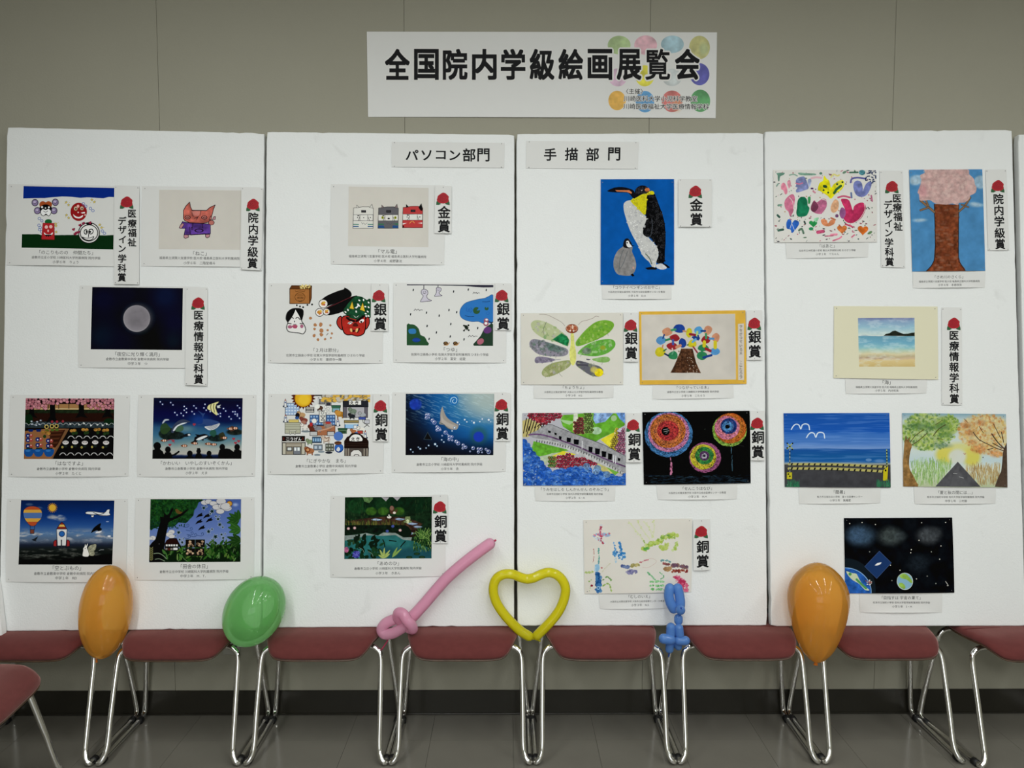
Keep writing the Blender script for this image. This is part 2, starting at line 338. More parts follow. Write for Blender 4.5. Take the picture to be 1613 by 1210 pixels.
def art_garden():
    c = Cv('298 128 1322 132 1310 832 278 830', '2a1a16', seed=5)
    c.rect(270, 195, 1330, 262, 'b08a5c').rect(270, 246, 1330, 256, 'd8c49a')
    for x in range(320, 1320, 118): c.rect(x, 190, x + 8, 250, '4a382a')
    c.rect(270, 262, 1330, 305, '2c3a26', tx=.2).rect(270, 300, 1330, 420, '3b221a').rect(270, 400, 1330, 470, '3c4a50', tx=.2)
    c.rect(270, 470, 1330, 560, '24140f').poly('270 510 560 480 800 480 600 840 260 840', 'a2754e').poly('590 500 760 490 800 490 640 700 560 680', '4a2a1c')
    for i, y in enumerate((505, 545, 590, 640)): c.poly([(580 - i * 8, y), (740 - i * 22, y - 8), (720 - i * 22, y + 14), (570 - i * 8, y + 20)], '6a402a')
    c.poly('800 470 1330 470 1330 840 600 840 720 620', '1e1210').poly('760 480 800 480 640 760 610 840 590 840 640 720', '8c6848')
    for x, w_ in ((605, 30), (938, 30), (365, 26), (1243, 30)):
        y1 = 400 if x == 605 else 350; c.poly([(x - w_, 190), (x + w_, 190), (x + w_ + 6, y1 - 40), (x + w_ + 44, y1 + 8), (x, y1 - 10), (x - w_ - 40, y1 + 8), (x - w_ + 2, y1 - 60)], '100c12')
    c.ell(330, 370, 50, 60, '1c3a22').ell(1260, 400, 60, 40, '1c3a22')
    R = c.R
    def blossom(x, y):
        c.ell(x, y, 22, 20, '5e3440').ell(x, y, 19, 17, R.choice(['c48a94', 'b87884', 'd29aa2', 'cc9098']))
    for gx in range(0, 27):
        for gy in range(0, 5):
            x = 300 + gx * 40 + R.uniform(-14, 14); y = 135 + gy * 27 + R.uniform(-10, 10)
            lim = 250 if x < 560 or x > 1020 else (205 if (560 < x < 680 or 880 < x < 1010) else 170)
            if y < lim: blossom(x, y)
    for x in range(300, 1320, 66): c.line([(x - 33, 440), (x, 416), (x + 33, 440)], 5, 'b8bcc0', sm=5)
    for y, x0 in ((566, 820), (760, 728)):
        for x in range(x0, 1340, 92 if y < 700 else 90): c.line([(x - 36, y + 24), (x - 14, y + 2), (x + 14, y + 2), (x + 38, y + 26)], 8, 'cfcfcf', sm=5)
    for x, y in pts('365 395 430 400 470 385 370 430 420 440 455 430'): c.ell(x, y, 14, 8, '8e9cb0').ell(x, y, 6, 6, 'e0e0e4')
    for x in (355, 445): c.poly([(x - 30, 488), (x + 34, 488), (x + 22, 515), (x - 20, 515)], '16367c')
    for x, y in pts('602 400 658 400 726 396'): c.ell(x, y, 14, 16, 'a83e4a').line([(x, y + 12), (x + 3, y + 60)], 4, '2c5a34')
    for x, y in pts('538 458 600 452 652 450'): c.ell(x, y, 25, 25, 'c8b468').ell(x, y, 14, 14, '1c1410').ell(x + 6, y + 44, 22, 14, '5e7a34')
    for x, y in pts('828 505 860 500 962 492 1000 495 1104 492 1142 488 1202 500 1238 496 500 525 538 520 560 535'): c.ell(x, y, 23, 18, 'ac8440', tx=.2)
    for x, y in pts('845 535 880 530 985 530 1010 525 1130 525 1210 540 1245 530 516 570'): c.ell(x, y, 18, 20, '35502a')
    for x, y in pts('815 425 915 430 972 415 1052 442 1128 432 1188 440 1238 425'): c.poly([(x - 14, y - 12), (x + 14, y + 2), (x + 2, y + 10), (x - 10, y + 14)], 'd4d6d4')
    for x in (336, 448, 568):
        for k, y in enumerate((560, 612, 680) if x == 336 else (605, 670) if x == 448 else (620, 678)):
            c.ell(x - 12, y, 25, 26, '283c86').ell(x + 26, y + 2, 20, 20, 'b4584e').ell(x - 12, y + 2, 8, 8, 'f0f0f4').ell(x + 24, y - 8, 7, 6, 'e8d8d8').ell(x + 5, y - 18, 6, 6, '18244c')
        c.rect(x - 30, 700, x + 40, 722, '2a3c20')
        c.poly([(x - 58, 722), (x + 52, 716), (x + 50, 770), (x + 20, 802), (x - 30, 800), (x - 56, 760)], '1f62a6', sm=3).ell(x - 10, 735, 30, 12, '3e84c4')
    for x, y in pts('758 640 868 638 980 642 1100 638 1226 642'):
        c.ell(x, y + 44, 18, 14, '2c3a34').ell(x, y, 36, 24, 'd8d4d2').ell(x, y - 8, 26, 14, 'a8a2a2', ring=4).line([(x - 20, y + 2), (x, y - 10), (x + 20, y + 2)], 3, '6a6260')
        c.ell(x - 36, y + 54, 13, 13, 'c4b868').ell(x - 36, y + 54, 5, 5, '6a5a20')
    return c.tone(1.35, 0.9)
def art_aquarium():
    c = Cv('272 122 1300 126 1286 828 258 828', '081a4c', seed=6)
    c.grad([(120, '060a20'), (150, '0a1c3c'), (165, '070c30'), (300, '081048'), (400, '0a1c50'), (470, '2c5a80'), (560, '3c7090'), (640, '6c8c94'), (700, 'a0a8a4'), (770, 'b4b0a8'), (790, '1a2c58'), (830, '040810')], n=50, ns=240)
    c.ell(800, 380, 120, 70, '1c4a9c', a=.7, s_=90).ell(640, 480, 90, 40, '8aa49c', a=.5, s_=50)
    for x, y, rx, ry, k in ((440, 540, 110, 70, '1c2820'), (400, 480, 70, 60, '35502c'), (560, 470, 70, 50, '4a6a4c'), (540, 560, 90, 45, '1a2420'), (1000, 590, 110, 40, '182420'), (1060, 560, 70, 40, '3a3820'), (960, 530, 50, 40, '2c5c48'), (1210, 520, 100, 35, '20241c'), (1180, 480, 60, 30, '5c3c30')): c.blob(x, y, ry, k, a=.9, n=9, j=.25) if rx < 80 else c.ell(x, y, rx, ry, k, a=.92, tx=.4, s_=12)
    c.poly('368 420 375 400 400 370 445 370 448 384 410 392 385 420', 'b4bcc8', sm=3, ow=5, oc='3c4860')
    c.poly('475 520 490 460 540 400 610 372 680 392 690 405 620 420 560 440 510 510 500 528', '3c4660', sm=3).poly('495 500 530 450 600 415 660 410 610 430 550 455 512 505', 'cdd2d8', sm=3)
    c.poly('778 268 840 305 868 295 848 330 845 370 900 368 1000 392 1035 415 1010 440 900 450 850 430 790 440 785 425 835 418 832 330', '2f4a80', sm=3)
    c.poly('858 455 940 445 1030 418 1030 440 990 480 920 500 880 480', 'c6c8cc', sm=2)
    for k in range(5): c.line([(880 + k * 12, 462 + k * 7), (1020 - k * 6, 430 + k * 10)], 3, '5a6474')
    c.poly('888 245 905 205 980 178 1030 165 1000 200 985 240 1010 290 1000 330 950 290 905 262', 'd8d296', sm=2, ow=4, oc='20242c')
    for x in (935, 968, 998): c.line([(x, 195), (x - 6, 235), (x + 6, 290)], 7, '20242c', sm=3)
    c.poly('1000 215 1050 200 1035 230 1055 240 1005 245', 'c8ccd0', ow=3, oc='20242c')
    for x, y in pts('348 170 374 198 468 178 494 206 624 222 650 248 624 266 650 292 516 294 542 322 588 302 614 330 736 216 762 242 714 282 740 310 864 198 852 240 878 266 924 282 1078 248 1104 276 1240 214 1264 240 1186 284 1212 284 1212 312 1238 312 1238 332 1264 360 1142 342 1166 368 1042 304 1042 338 1015 312'):
        c.ell(x, y, 13, 13, '6c84c8', a=.6, s_=8).ell(x, y, 6, 6, 'f2f4fa')
    c.poly('700 640 735 620 745 580 770 565 750 545 800 550 860 542 905 560 890 590 850 600 845 620 800 605 760 640 715 655', '14161c', sm=3).poly('760 610 800 580 870 560 895 565 850 592 800 612', 'd4d6d8', sm=3)
    c.poly('600 570 640 540 690 535 702 548 670 570 640 575', '1c1e26', sm=3).ell(680, 552, 16, 10, 'd4d6d8')
    for x, y in pts('395 618 628 678 750 650 905 655 968 662 1090 586 1160 480 1215 475'):
        c.ell(x, y, 32, 16, 'b8744c').rect(x - 12, y - 15, x - 4, y + 15, 'e0dcd4').rect(x + 10, y - 13, x + 17, y + 13, 'e0dcd4').poly([(x - 26, y), (x - 42, y - 12), (x - 42, y + 12)], '8a5434').ell(x, y, 33, 17, '2c1c18', ring=3)
    for x, y in pts('460 668 1196 598 1218 645 1254 625 740 432 496 620'): heart(c, x, y, 18, 'a83848')
    c.line('430 620 470 605 500 625 512 645', 7, 'a04450', sm=3)
    c.poly('250 735 285 720 270 680 285 645 320 635 350 655 358 690 345 715 380 745 400 780 500 775 560 735 572 750 540 775 520 790 420 800 400 835 250 835', K, sm=2)
    for x, y, r in ((437, 722, 33), (690, 768, 32), (912, 766, 28), (1064, 692, 32), (1236, 692, 32), (792, 740, 26)): c.ell(x, y, r, r * 1.1, K).poly([(x - r * 1.4, 835), (x - r, y + r), (x + r, y + r), (x + r * 1.5, 835)], K, sm=2)
    c.rect(772, 705, 808, 730, K).poly('1040 740 1090 710 1150 715 1200 750 1230 740 1300 735 1300 835 1040 835', K, sm=2)
    return c.tone(1.15, 0.9)
def art_sky():
    c = Cv('243 132 1322 136 1298 876 216 876', '0a2a68', seed=7)
    c.grad([(130, '082452'), (300, '0e3478'), (420, '2a5494'), (520, '5a7ca4'), (600, '58687e'), (650, '20283a'), (700, '1c2220'), (880, '080a08')], n=14, ns=100)
    n = vnoise(c.X, c.Y, 120, 42, 4, 5); m = np.clip((n - .47) * 6, 0, 1) * np.clip(1 - np.abs(c.Y - 545) / 95, 0, 1) * 1.2
    sh = vnoise(c.X, c.Y, 70, 30, 3, 9); cc = (hexc('5c6474') * (1 - sh[..., None]) + hexc('d6d2d0') * sh[..., None]) * 1.05
    m = np.clip(m, 0, 1)[..., None]; c.im = c.im * (1 - m) + cc * m
    for x, y, rx, ry, a in ((650, 330, 130, 40, .9), (600, 320, 70, 34, .8), (340, 180, 60, 22, .35), (450, 225, 70, 24, .35), (700, 350, 90, 34, .9)):
        S = c.sl(x - rx, y - ry, x + rx, y + ry); X, Y = c.X[S], c.Y[S]; d = 1 - np.sqrt(((X - x) / rx) ** 2 + ((Y - y) / ry) ** 2)
        q = np.clip(d * 2 * vnoise(X, Y, 50, 24, 4, 3) * 1.6 - .15, 0, 1) * a; c.put(S, q, 'a8aab2', tx=.12, ts=40)
    S = c.sl(200, 690, 1330, 880); c.put(S, np.clip((vnoise(c.X[S], c.Y[S], 90, 22, 4, 2) - .52) * 5, 0, 1) * .7 * np.clip((840 - c.Y[S]) / 60, 0, 1), '6a6c66', tx=.3)
    c.poly('900 790 1300 750 1300 880 210 880 210 850 600 850', '060806', a=.8, s_=14)
    c.line('272 290 280 245 320 212 375 204 435 215 475 250 486 300 470 350 430 390 405 425 352 425 310 380 282 335', 9, '1c2c50', sm=4, cl=True)
    P = catmull(pts('272 290 280 245 320 212 375 204 435 215 475 250 486 300 470 350 430 390 405 425 352 425 310 380 282 335'), 4, True)
    for y0, y1, k in ((200, 242, 'b4502c'), (242, 278, 'd0a044'), (278, 342, '5272a8'), (342, 382, 'd0a044'), (382, 430, 'b4502c')):
        Q = [(x, min(max(y, y0), y1)) for x, y in P]; c.poly(Q, k)
    c.line('350 425 352 475', 5, '1c2030').line('400 425 398 475', 5, '1c2030').rect(350, 472, 394, 518, '7c4434', ow=5, oc='1c1820')
    for i in range(16):
        t = i * .3927; c.line([(606 + 42 * math.cos(t), 220 + 42 * math.sin(t)), (606 + 54 * math.cos(t), 220 + 54 * math.sin(t))], 8, 'b8862c')
    c.ell(606, 220, 42, 42, 'b8862c').ell(606, 220, 37, 37, 'd8ac3c')
    c.poly('655 465 685 415 714 385 745 415 770 465', '8c2c24', ow=6, oc='1c1c2c').poly('675 440 692 415 735 415 754 440', 'd8b85c').poly('652 466 776 466 762 660 664 660', 'd4d4d4', ow=6, oc='1c1c2c')
    c.ell(714, 522, 35, 35, '14305c').ell(714, 522, 27, 27, '2c68b0').rect(703, 590, 716, 680, '22222c').poly('655 595 655 668 618 664 618 612 640 592', '9c2c2c', ow=6, oc='1c1c2c').poly('772 595 768 668 804 664 806 612 788 592', '9c2c2c', ow=6, oc='1c1c2c')
    for x in (680, 712, 742): c.ell(x, 674, 12, 14, '2c3038')
    c.poly('985 280 1010 264 1100 266 1205 278 1235 245 1268 238 1262 280 1278 300 1240 312 1150 308 1120 300 1060 300 1000 292', 'd8dadc', sm=2, ow=5, oc='20242c').poly('1050 310 1085 305 1080 328 1058 332', 'd8dadc', ow=4, oc='20242c').line('1080 275 1140 300 1200 285', 7, '20242c', sm=3)
    c.ell(1242, 380, 18, 6, '8ea0c0')
    c.poly('1050 510 1085 450 1150 402 1168 405 1155 445 1175 460 1172 480 1135 500 1125 480 1080 498', '0c0c10', sm=2).poly('1115 495 1172 485 1175 500 1150 512 1100 515', 'd8d8dc')
    c.poly('365 588 400 575 440 548 430 575 415 595 425 610 400 605 380 598', '20242c')
    c.poly('1015 690 1040 655 1110 640 1105 700 1085 720 1100 745 1080 775 1035 770 1020 740', 'a4a48c', sm=3, tx=.2, ow=4, oc='3c3c30')
    for P in ('1025 720 1100 655', '1025 730 1095 720', '1040 765 1090 735'): c.line(P, 4, '70705c')
    c.poly('960 690 975 670 985 635 995 660 1010 630 1015 650 1005 680 1020 720 1030 760 1015 785 960 780 955 750 962 715', 'e4e2dc', sm=3, ow=3, oc='4c4c4c').ell(985, 690, 5, 5, '201818').ell(1262, 548, 20, 9, 'e0e0e4').line('1145 715 1165 705 1200 705', 5, 'a0a4a8')
    return c.tone(1.12, 0.95)
def leaf(c, x, y, L, w_, ang, col, vein=None):
    ca, sa = math.cos(ang), math.sin(ang); P = [(0, 0), (.3, .5), (.65, .42), (1, 0), (.65, -.42), (.3, -.5)]
    c.poly([(x + u * L * ca - v * w_ * sa, y + u * L * sa + v * w_ * ca) for u, v in P], col, sm=3)
    if vein: c.line([(x, y), (x + L * .9 * ca, y + L * .9 * sa)], 3, vein)
def art_country():
    c = Cv('236 120 1282 120 1275 844 220 850', '5a74b4', seed=8)
    c.grad([(120, '4a64a4'), (500, '6a82bc'), (640, '8090b8')])
    R = c.R
    c.poly('230 110 820 110 790 160 770 215 740 250 730 310 690 350 640 400 560 390 500 440 440 430 400 380 330 440 270 460 225 460', '1e4a22', sm=2, tx=.35, ts=25)
    for _ in range(330):
        x = R.uniform(235, 800); y = R.uniform(118, 460)
        if y < 470 - max(0, x - 420) * 1.0 or (x < 480 and y < 450): leaf(c, x, y, 26, 14, R.uniform(0, 6.28), R.choice(['24581e', '163c1a', '2c6426', '1a4a2c', '0e3016']))
    for _ in range(70):
        x = R.uniform(240, 640); y = R.uniform(370, 455); leaf(c, x, y, 22, 12, R.uniform(0, 6.28), R.choice(['1c4438', '12382c', '22503c']))
    for x, y, r in ((860, 160, 42), (905, 150, 40), (960, 170, 42), (1050, 145, 55), (1000, 212, 50), (1060, 200, 40), (1120, 225, 52), (1040, 262, 46), (1105, 205, 60)): c.ell(x, y, r + 3, r * .62 + 3, '4c4c58').ell(x, y, r, r * .62, 'c4c2c4')
    c.ell(1148, 172, 34, 34, '6a3c20').ell(1148, 172, 27, 27, 'c8983c').ell(1110, 195, 40, 32, 'c4c2c4').ell(1215, 185, 30, 20, 'b8c4dc', a=.7, s_=24)
    for x, y, r in ((478, 500, 38), (455, 530, 42), (480, 552, 36), (262, 570, 38), (240, 575, 26)): c.ell(x, y, r, r * .7, '8c8c98').ell(x, y, r - 3, r * .7 - 3, 'cccaca')
    c.poly('225 850 225 660 290 590 320 480 350 380 345 320 390 330 388 265 415 300 445 290 470 240 490 225 500 240 470 300 460 340 520 320 590 280 665 235 672 242 600 310 500 360 445 390 430 460 410 560 400 640 390 720 385 850', '0c080c', sm=2)
    c.poly('520 240 545 235 575 262 605 272 575 292 540 285 528 265', '6c5428', sm=3).ell(336, 638, 6, 6, '606060')
    def bird(x, y): c.poly([(x, y), (x + 28, y - 38), (x + 74, y - 62), (x + 70, y - 38), (x + 88, y - 36), (x + 68, y - 20), (x + 40, y - 16)], '0a0a10')
    for x, y in pts('758 338 840 345 750 412 870 392 782 482'): bird(x, y)
    for x, y, r in ((850, 222, 30), (945, 262, 34), (925, 290, 18), (990, 320, 18), (1015, 350, 26), (1030, 320, 14), (1035, 415, 30), (1070, 445, 18), (905, 495, 32), (945, 468, 18), (985, 555, 36), (945, 590, 16), (1055, 530, 22), (1075, 568, 24), (1098, 522, 14), (560, 505, 30), (525, 545, 14), (572, 588, 22), (612, 580, 14), (600, 620, 24), (885, 205, 12)):
        c.poly([(x + r * (1 if i % 2 else .45) * math.cos(i * .628 + x), y + r * (1 if i % 2 else .45) * math.sin(i * .628 + x)) for i in range(10)], '10302c', ow=3, oc='b0bcc8')
    for x, y in pts('650 430 690 470 700 520 740 540 820 530 665 560'): c.line([(x - 45, y + 8), (x, y + 16), (x + 28, y), (x + 20, y - 22), (x + 2, y - 14), (x + 8, y)], 6, '3a5488', sm=4)
    c.poly('385 700 560 690 640 700 860 700 1000 650 1280 640 1280 850 385 850', '14280f', s_=10)
    for _ in range(110):
        x = R.uniform(380, 1270); y = R.uniform(690, 840); leaf(c, x, y, R.uniform(50, 100), R.uniform(18, 32), R.uniform(-2.6, -.5), R.choice(['2c5a1e', '3c6c28', '1c4018', '4c7c3c', '16300f', '5a7a34']), 'a0b488' if R.random() < .2 else None)
    for _ in range(60):
        x = R.uniform(880, 1280); y = R.uniform(640, 800); leaf(c, x, y, R.uniform(40, 90), R.uniform(16, 30), R.uniform(-2.6, -.5), R.choice(['2c5a1e', '1c4018', '16300f', '4a6c30', '10280c']))
    for a, L in ((3.3, 150), (3.7, 140), (2.9, 150), (4.2, 110), (2.5, 130), (4.6, 120)): leaf(c, 1260, 360, L, 52, a, '2a5620', '4c7c3c')
    for a, L in ((3.3, 150), (2.9, 140), (3.7, 150), (2.5, 110)): leaf(c, 1275, 470, L, 52, a, '346428', '5c8c48')
    for a, L in ((3.0, 170), (3.4, 170), (2.6, 130), (3.8, 120)): leaf(c, 1280, 600, L, 50, a, '24481c', '4c6c3c')
    c.poly('400 640 420 600 455 575 535 573 570 640', '30160f', ow=4, oc='100808').rect(400, 640, 560, 718, '14100f')
    for x in (412, 442, 470, 498, 528): c.rect(x, 643, x + 22, 665, 'dcdcdc')
    c.rect(498, 682, 548, 708, 'dcdcdc').rect(408, 684, 430, 708, '8c8480').rect(435, 684, 462, 715, '5a2c20').rect(466, 684, 490, 708, '8c8480')
    for x in (225, 560): c.rect(x, 660, x + 90, 668, '181818') if x > 300 else None
    for i, (x, y) in enumerate(((642, 590), (756, 590), (642, 690), (752, 690))):
        c.rect(x, y, x + 105, y + 85, '1a100e', ow=5, oc='2c3c24')
        for _ in range(9): c.ell(x + R.uniform(18, 88), y + R.uniform(16, 72), R.uniform(8, 17), R.uniform(6, 12), R.choice(['c4a888', 'a88c70', 'd4bc9c', 'b09478']), rot=R.uniform(0, 180))
        for _ in range(6): c.ell(x + R.uniform(18, 88), y + R.uniform(16, 72), 6, 5, '3c2820')
    for k in range(7): leaf(c, 245, 830 - k * 22, 36, 12, -.9, '7c7c50'); leaf(c, 245, 830 - k * 22, 30, 12, -2.2, '7c7c50')
    c.line('275 750 330 745 380 770 420 810', 8, '8c9c84', sm=4).line('290 815 340 810 400 835', 7, '8c9c84', sm=4)
    return c.tone(1.2, 0.9)
def art_trains():
    c = Cv('345 168 1228 184 1226 838 339 828', 'c3bfb7', seed=9); c.fill('c3bfb7', tx=.012, ts=200)
    for i, (x, k, hd) in enumerate(((396, 'cccac4', 'cccac4'), (672, '5c5a5e', '5c5a5e'), (942, 'b03c3c', 'b03c3c'))):
        dy = -6 * (i == 2); w_ = 220; oc = '1c1c1c'
        c.poly([(x + 4, 405 + dy), (x + 50, 400 + dy), (x + 100, 392 + dy), (x + 170, 392 + dy), (x + 222, 408 + dy), (x + w_, 630 + dy), (x - 4, 630 + dy), (x, 490 + dy)], k, ow=4, oc=oc)
        e1 = [(x + 38, 405 + dy), (x + 38, 372 + dy), (x + 66, 400 + dy)]; e2 = [(x + 180, 400 + dy), (x + 206, 362 + dy), (x + 216, 408 + dy)]
        for e in (e1, e2): c.poly(e, ('c8c6c0', '7a6a6a', K)[i], ow=3, oc=oc)
        if i == 2: c.poly([(x + 175, 395), (x + 215, 400), (x + 216, 435), (x + 195, 430)], K, sm=2)
        c.rect(x + 88, 430 + dy, x + 140, 456 + dy, '18181c').line([(x + 98, 443 + dy), (x + 130, 443 + dy)], 4, '5a5a5c')
        c.rect(x, 480 + dy, x + w_ - 2, 546 + dy, 'd0cec8', ow=3, oc=oc).line([(x + 74, 482 + dy), (x + 74, 545 + dy)], 3, oc).line([(x + 160, 482 + dy), (x + 160, 545 + dy)], 3, oc)
        c.line([(x + 74, 500 + dy), (x + 55, 545 + dy)], 4, oc).line([(x + 160, 500 + dy), (x + 180, 545 + dy)], 4, oc)
        for ex in (48, 188): c.ell(x + ex, 512 + dy, 14 if i == 1 else 5, 15 if i == 1 else 5, '8a9020' if i == 1 else K).ell(x + ex, 510 + dy, 5, 5, K)
        c.rect(x + 46, 486 + dy, x + 66, 496 + dy, K)
        if i == 0: c.rect(x, 582, x + 62, 592, '4a7c6c').rect(x, 604, x + 60, 615, '1c4a7c').rect(x + 160, 582, x + w_, 592, '4a7c6c').rect(x + 160, 604, x + w_, 615, '1c4a7c').ell(x + 115, 512, 6, 5, K)
        if i == 1: c.poly([(x, 580), (x + 60, 580), (x + 66, 592), (x, 592)], '2c6c4c').poly([(x, 600), (x + 60, 600), (x + 70, 626), (x, 626)], '244a7c').poly([(x + 160, 580), (x + w_, 576), (x + w_, 594)], '2c6c4c').rect(x + 158, 600, x + w_, 626, '244a7c').ell(x + 115, 522, 12, 8, K)
        if i == 2: c.line([(x + 75, 575), (x + 105, 550), (x + 130, 572)], 6, 'd8a04c', sm=4).poly([(x, 575), (x + 48, 570), (x, 590)], 'e8e4e0').poly([(x + 165, 572), (x + w_ - 5, 566), (x + w_ - 5, 580)], 'e8e4e0').rect(x, 600, x + 14, 620, K)
        else: c.line([(x + 92, 565), (x + 100, 585), (x + 115, 570), (x + 130, 588), (x + 155, 570)], 3, '4c4c50')
    return c
def art_setsubun():
    c = Cv('300 100 1340 104 1332 860 290 856', 'ccccc9', seed=10)
    c.poly('355 155 380 115 620 118 598 160', '5a3418', ow=6, oc='2c1a0c').poly('595 158 622 118 618 270 598 335', '6c4020', ow=6, oc='2c1a0c').rect(357, 156, 596, 334, '9a6434', ow=7, oc='2c1a0c', tx=.05)
    for _ in range(46): c.ell(c.R.uniform(480, 605), c.R.uniform(104, 150), 7, 6, c.R.choice(['d8c478', 'c4ac60', 'e4d49a']))
    c.ell(480, 255, 62, 55, '3a2410', ring=4).line('420 175 432 190 480 180 530 190 540 172', 4, '3a2410').line('425 230 535 230', 4, '3a2410').line('445 262 470 255', 4, '3a2410').line('490 255 520 262', 4, '3a2410').line('450 275 480 265 515 275', 5, '3a2410', sm=3).line('460 295 480 305 505 295', 4, '3a2410', sm=3)
    c.dots('442 354 480 368 518 378 570 350 626 344', 11, '1c1c1c', jit=.2)
    c.poly('730 300 800 240 940 180 1010 160 1020 140 1080 175 1105 220 1080 260 930 320 760 380 720 350', K, sm=3).poly('800 380 1050 270 1160 235 1170 260 1090 340 1000 430 830 475 790 440', K, sm=3).line('800 385 900 345 1060 270 1100 255', 7, '5a1c24', sm=2)
    for x, y, r in ((762, 335, 50), (718, 440, 46), (800, 432, 38)): c.ell(x, y, r + 7, r + 5, K).ell(x, y, r, r - 2, 'dcd6d2').blob(x - 2, y, r * .5, 'b87c34').ell(x + 10, y - 14, r * .35, r * .3, 'c8a03c').ell(x + 14, y + 12, r * .22, r * .2, 'b04a50')
    c.poly('1000 430 1040 360 1100 290 1150 245 1230 252 1290 290 1336 280 1336 500 1300 500 1290 470 1240 490 1200 470 1160 500 1120 470 1080 495 1040 470', '164228', sm=2, tx=.25)
    for x, y in pts('1198 294 1250 290 1310 320 1310 378 1270 370 1160 430 1300 430 1275 455 1030 435 1060 410 1310 482'): c.ell(x, y, 14, 9, 'e0e0dc', rot=x % 90)
    c.poly('1170 330 1190 335 1215 375 1190 365 1165 395 1140 385 1175 362', 'e4e4e0')
    c.poly('1112 305 1078 392 1134 402', 'd4b234', ow=4, oc='5a4a10').poly('1240 320 1205 408 1268 430', 'd4b234', ow=4, oc='5a4a10')
    c.poly('985 500 960 490 935 520 925 570 950 620 985 650 1000 620', 'a42c24', sm=3, ow=10, oc='140a0a').poly('1275 520 1310 500 1322 560 1300 620 1270 640', 'a42c24', sm=3, ow=10, oc='140a0a')
    c.poly('990 500 1060 480 1150 510 1260 480 1275 560 1270 640 1250 700 1180 728 1110 712 1050 712 1010 680 988 600', 'a42820', sm=3, ow=11, oc='140a0a', tx=.08)
    c.poly('1040 500 1080 495 1120 470 1160 515 1200 470 1240 490 1180 530', '164228').line('1048 505 1080 530 1135 545', 26, '140a0a').line('1245 492 1210 515 1165 545', 26, '140a0a')
    c.ell(1088, 568, 30, 15, 'e8e4e0', rot=-15).line('1066 580 1088 562 1112 572', 9, '140a0a', sm=3).ell(1228, 545, 32, 20, 'e8e4e0', rot=-30).ell(1222, 555, 12, 12, '140a0a').poly('1115 605 1145 562 1185 590 1175 612', '4a1812', sm=2)
    c.poly('1085 625 1130 655 1170 650 1210 625 1180 690 1150 665 1120 680', '30100e', sm=2).ell(1100, 655, 13, 24, 'd8b070', rot=-15).ell(1168, 655, 14, 26, 'd8b070', rot=20)
    c.poly('335 560 312 520 325 450 370 405 430 392 510 405 518 470 500 540 530 590 550 650 520 700 470 690 400 682 340 670 318 620', 'd6d4d2', sm=3, ow=9)
    c.poly('330 560 312 520 322 450 368 405 430 394 425 410 400 470 350 545', K, sm=2).poly('430 394 512 405 518 470 500 545 470 480 432 415', K, sm=2)
    c.line('350 525 372 498 402 512', 9, K, sm=3).line('430 512 455 500 482 528', 9, K, sm=3).line('335 572 375 578', 9, K).line('480 575 520 578', 9, K).ell(415, 550, 6, 10, K)
    c.ell(360, 615, 28, 20, '9c5a74').ell(502, 608, 20, 22, '9c5a74').poly('385 605 415 590 450 600 440 630 405 632', 'a04860', sm=3).line('400 585 435 585', 6, K)
    for x, y, r in ((607, 510, 21), (665, 592, 24), (730, 590, 28), (848, 596, 14), (655, 640, 17), (742, 660, 32), (815, 655, 15), (650, 720, 22), (738, 710, 25), (866, 695, 15), (698, 770, 20), (785, 765, 17), (855, 748, 13)): c.blob(x, y, r * .8, 'a8744c', n=7, j=.25, ow=2, oc='8a5c3c')
    c.line('802 715 820 695', 8, '5a5048')
    return c
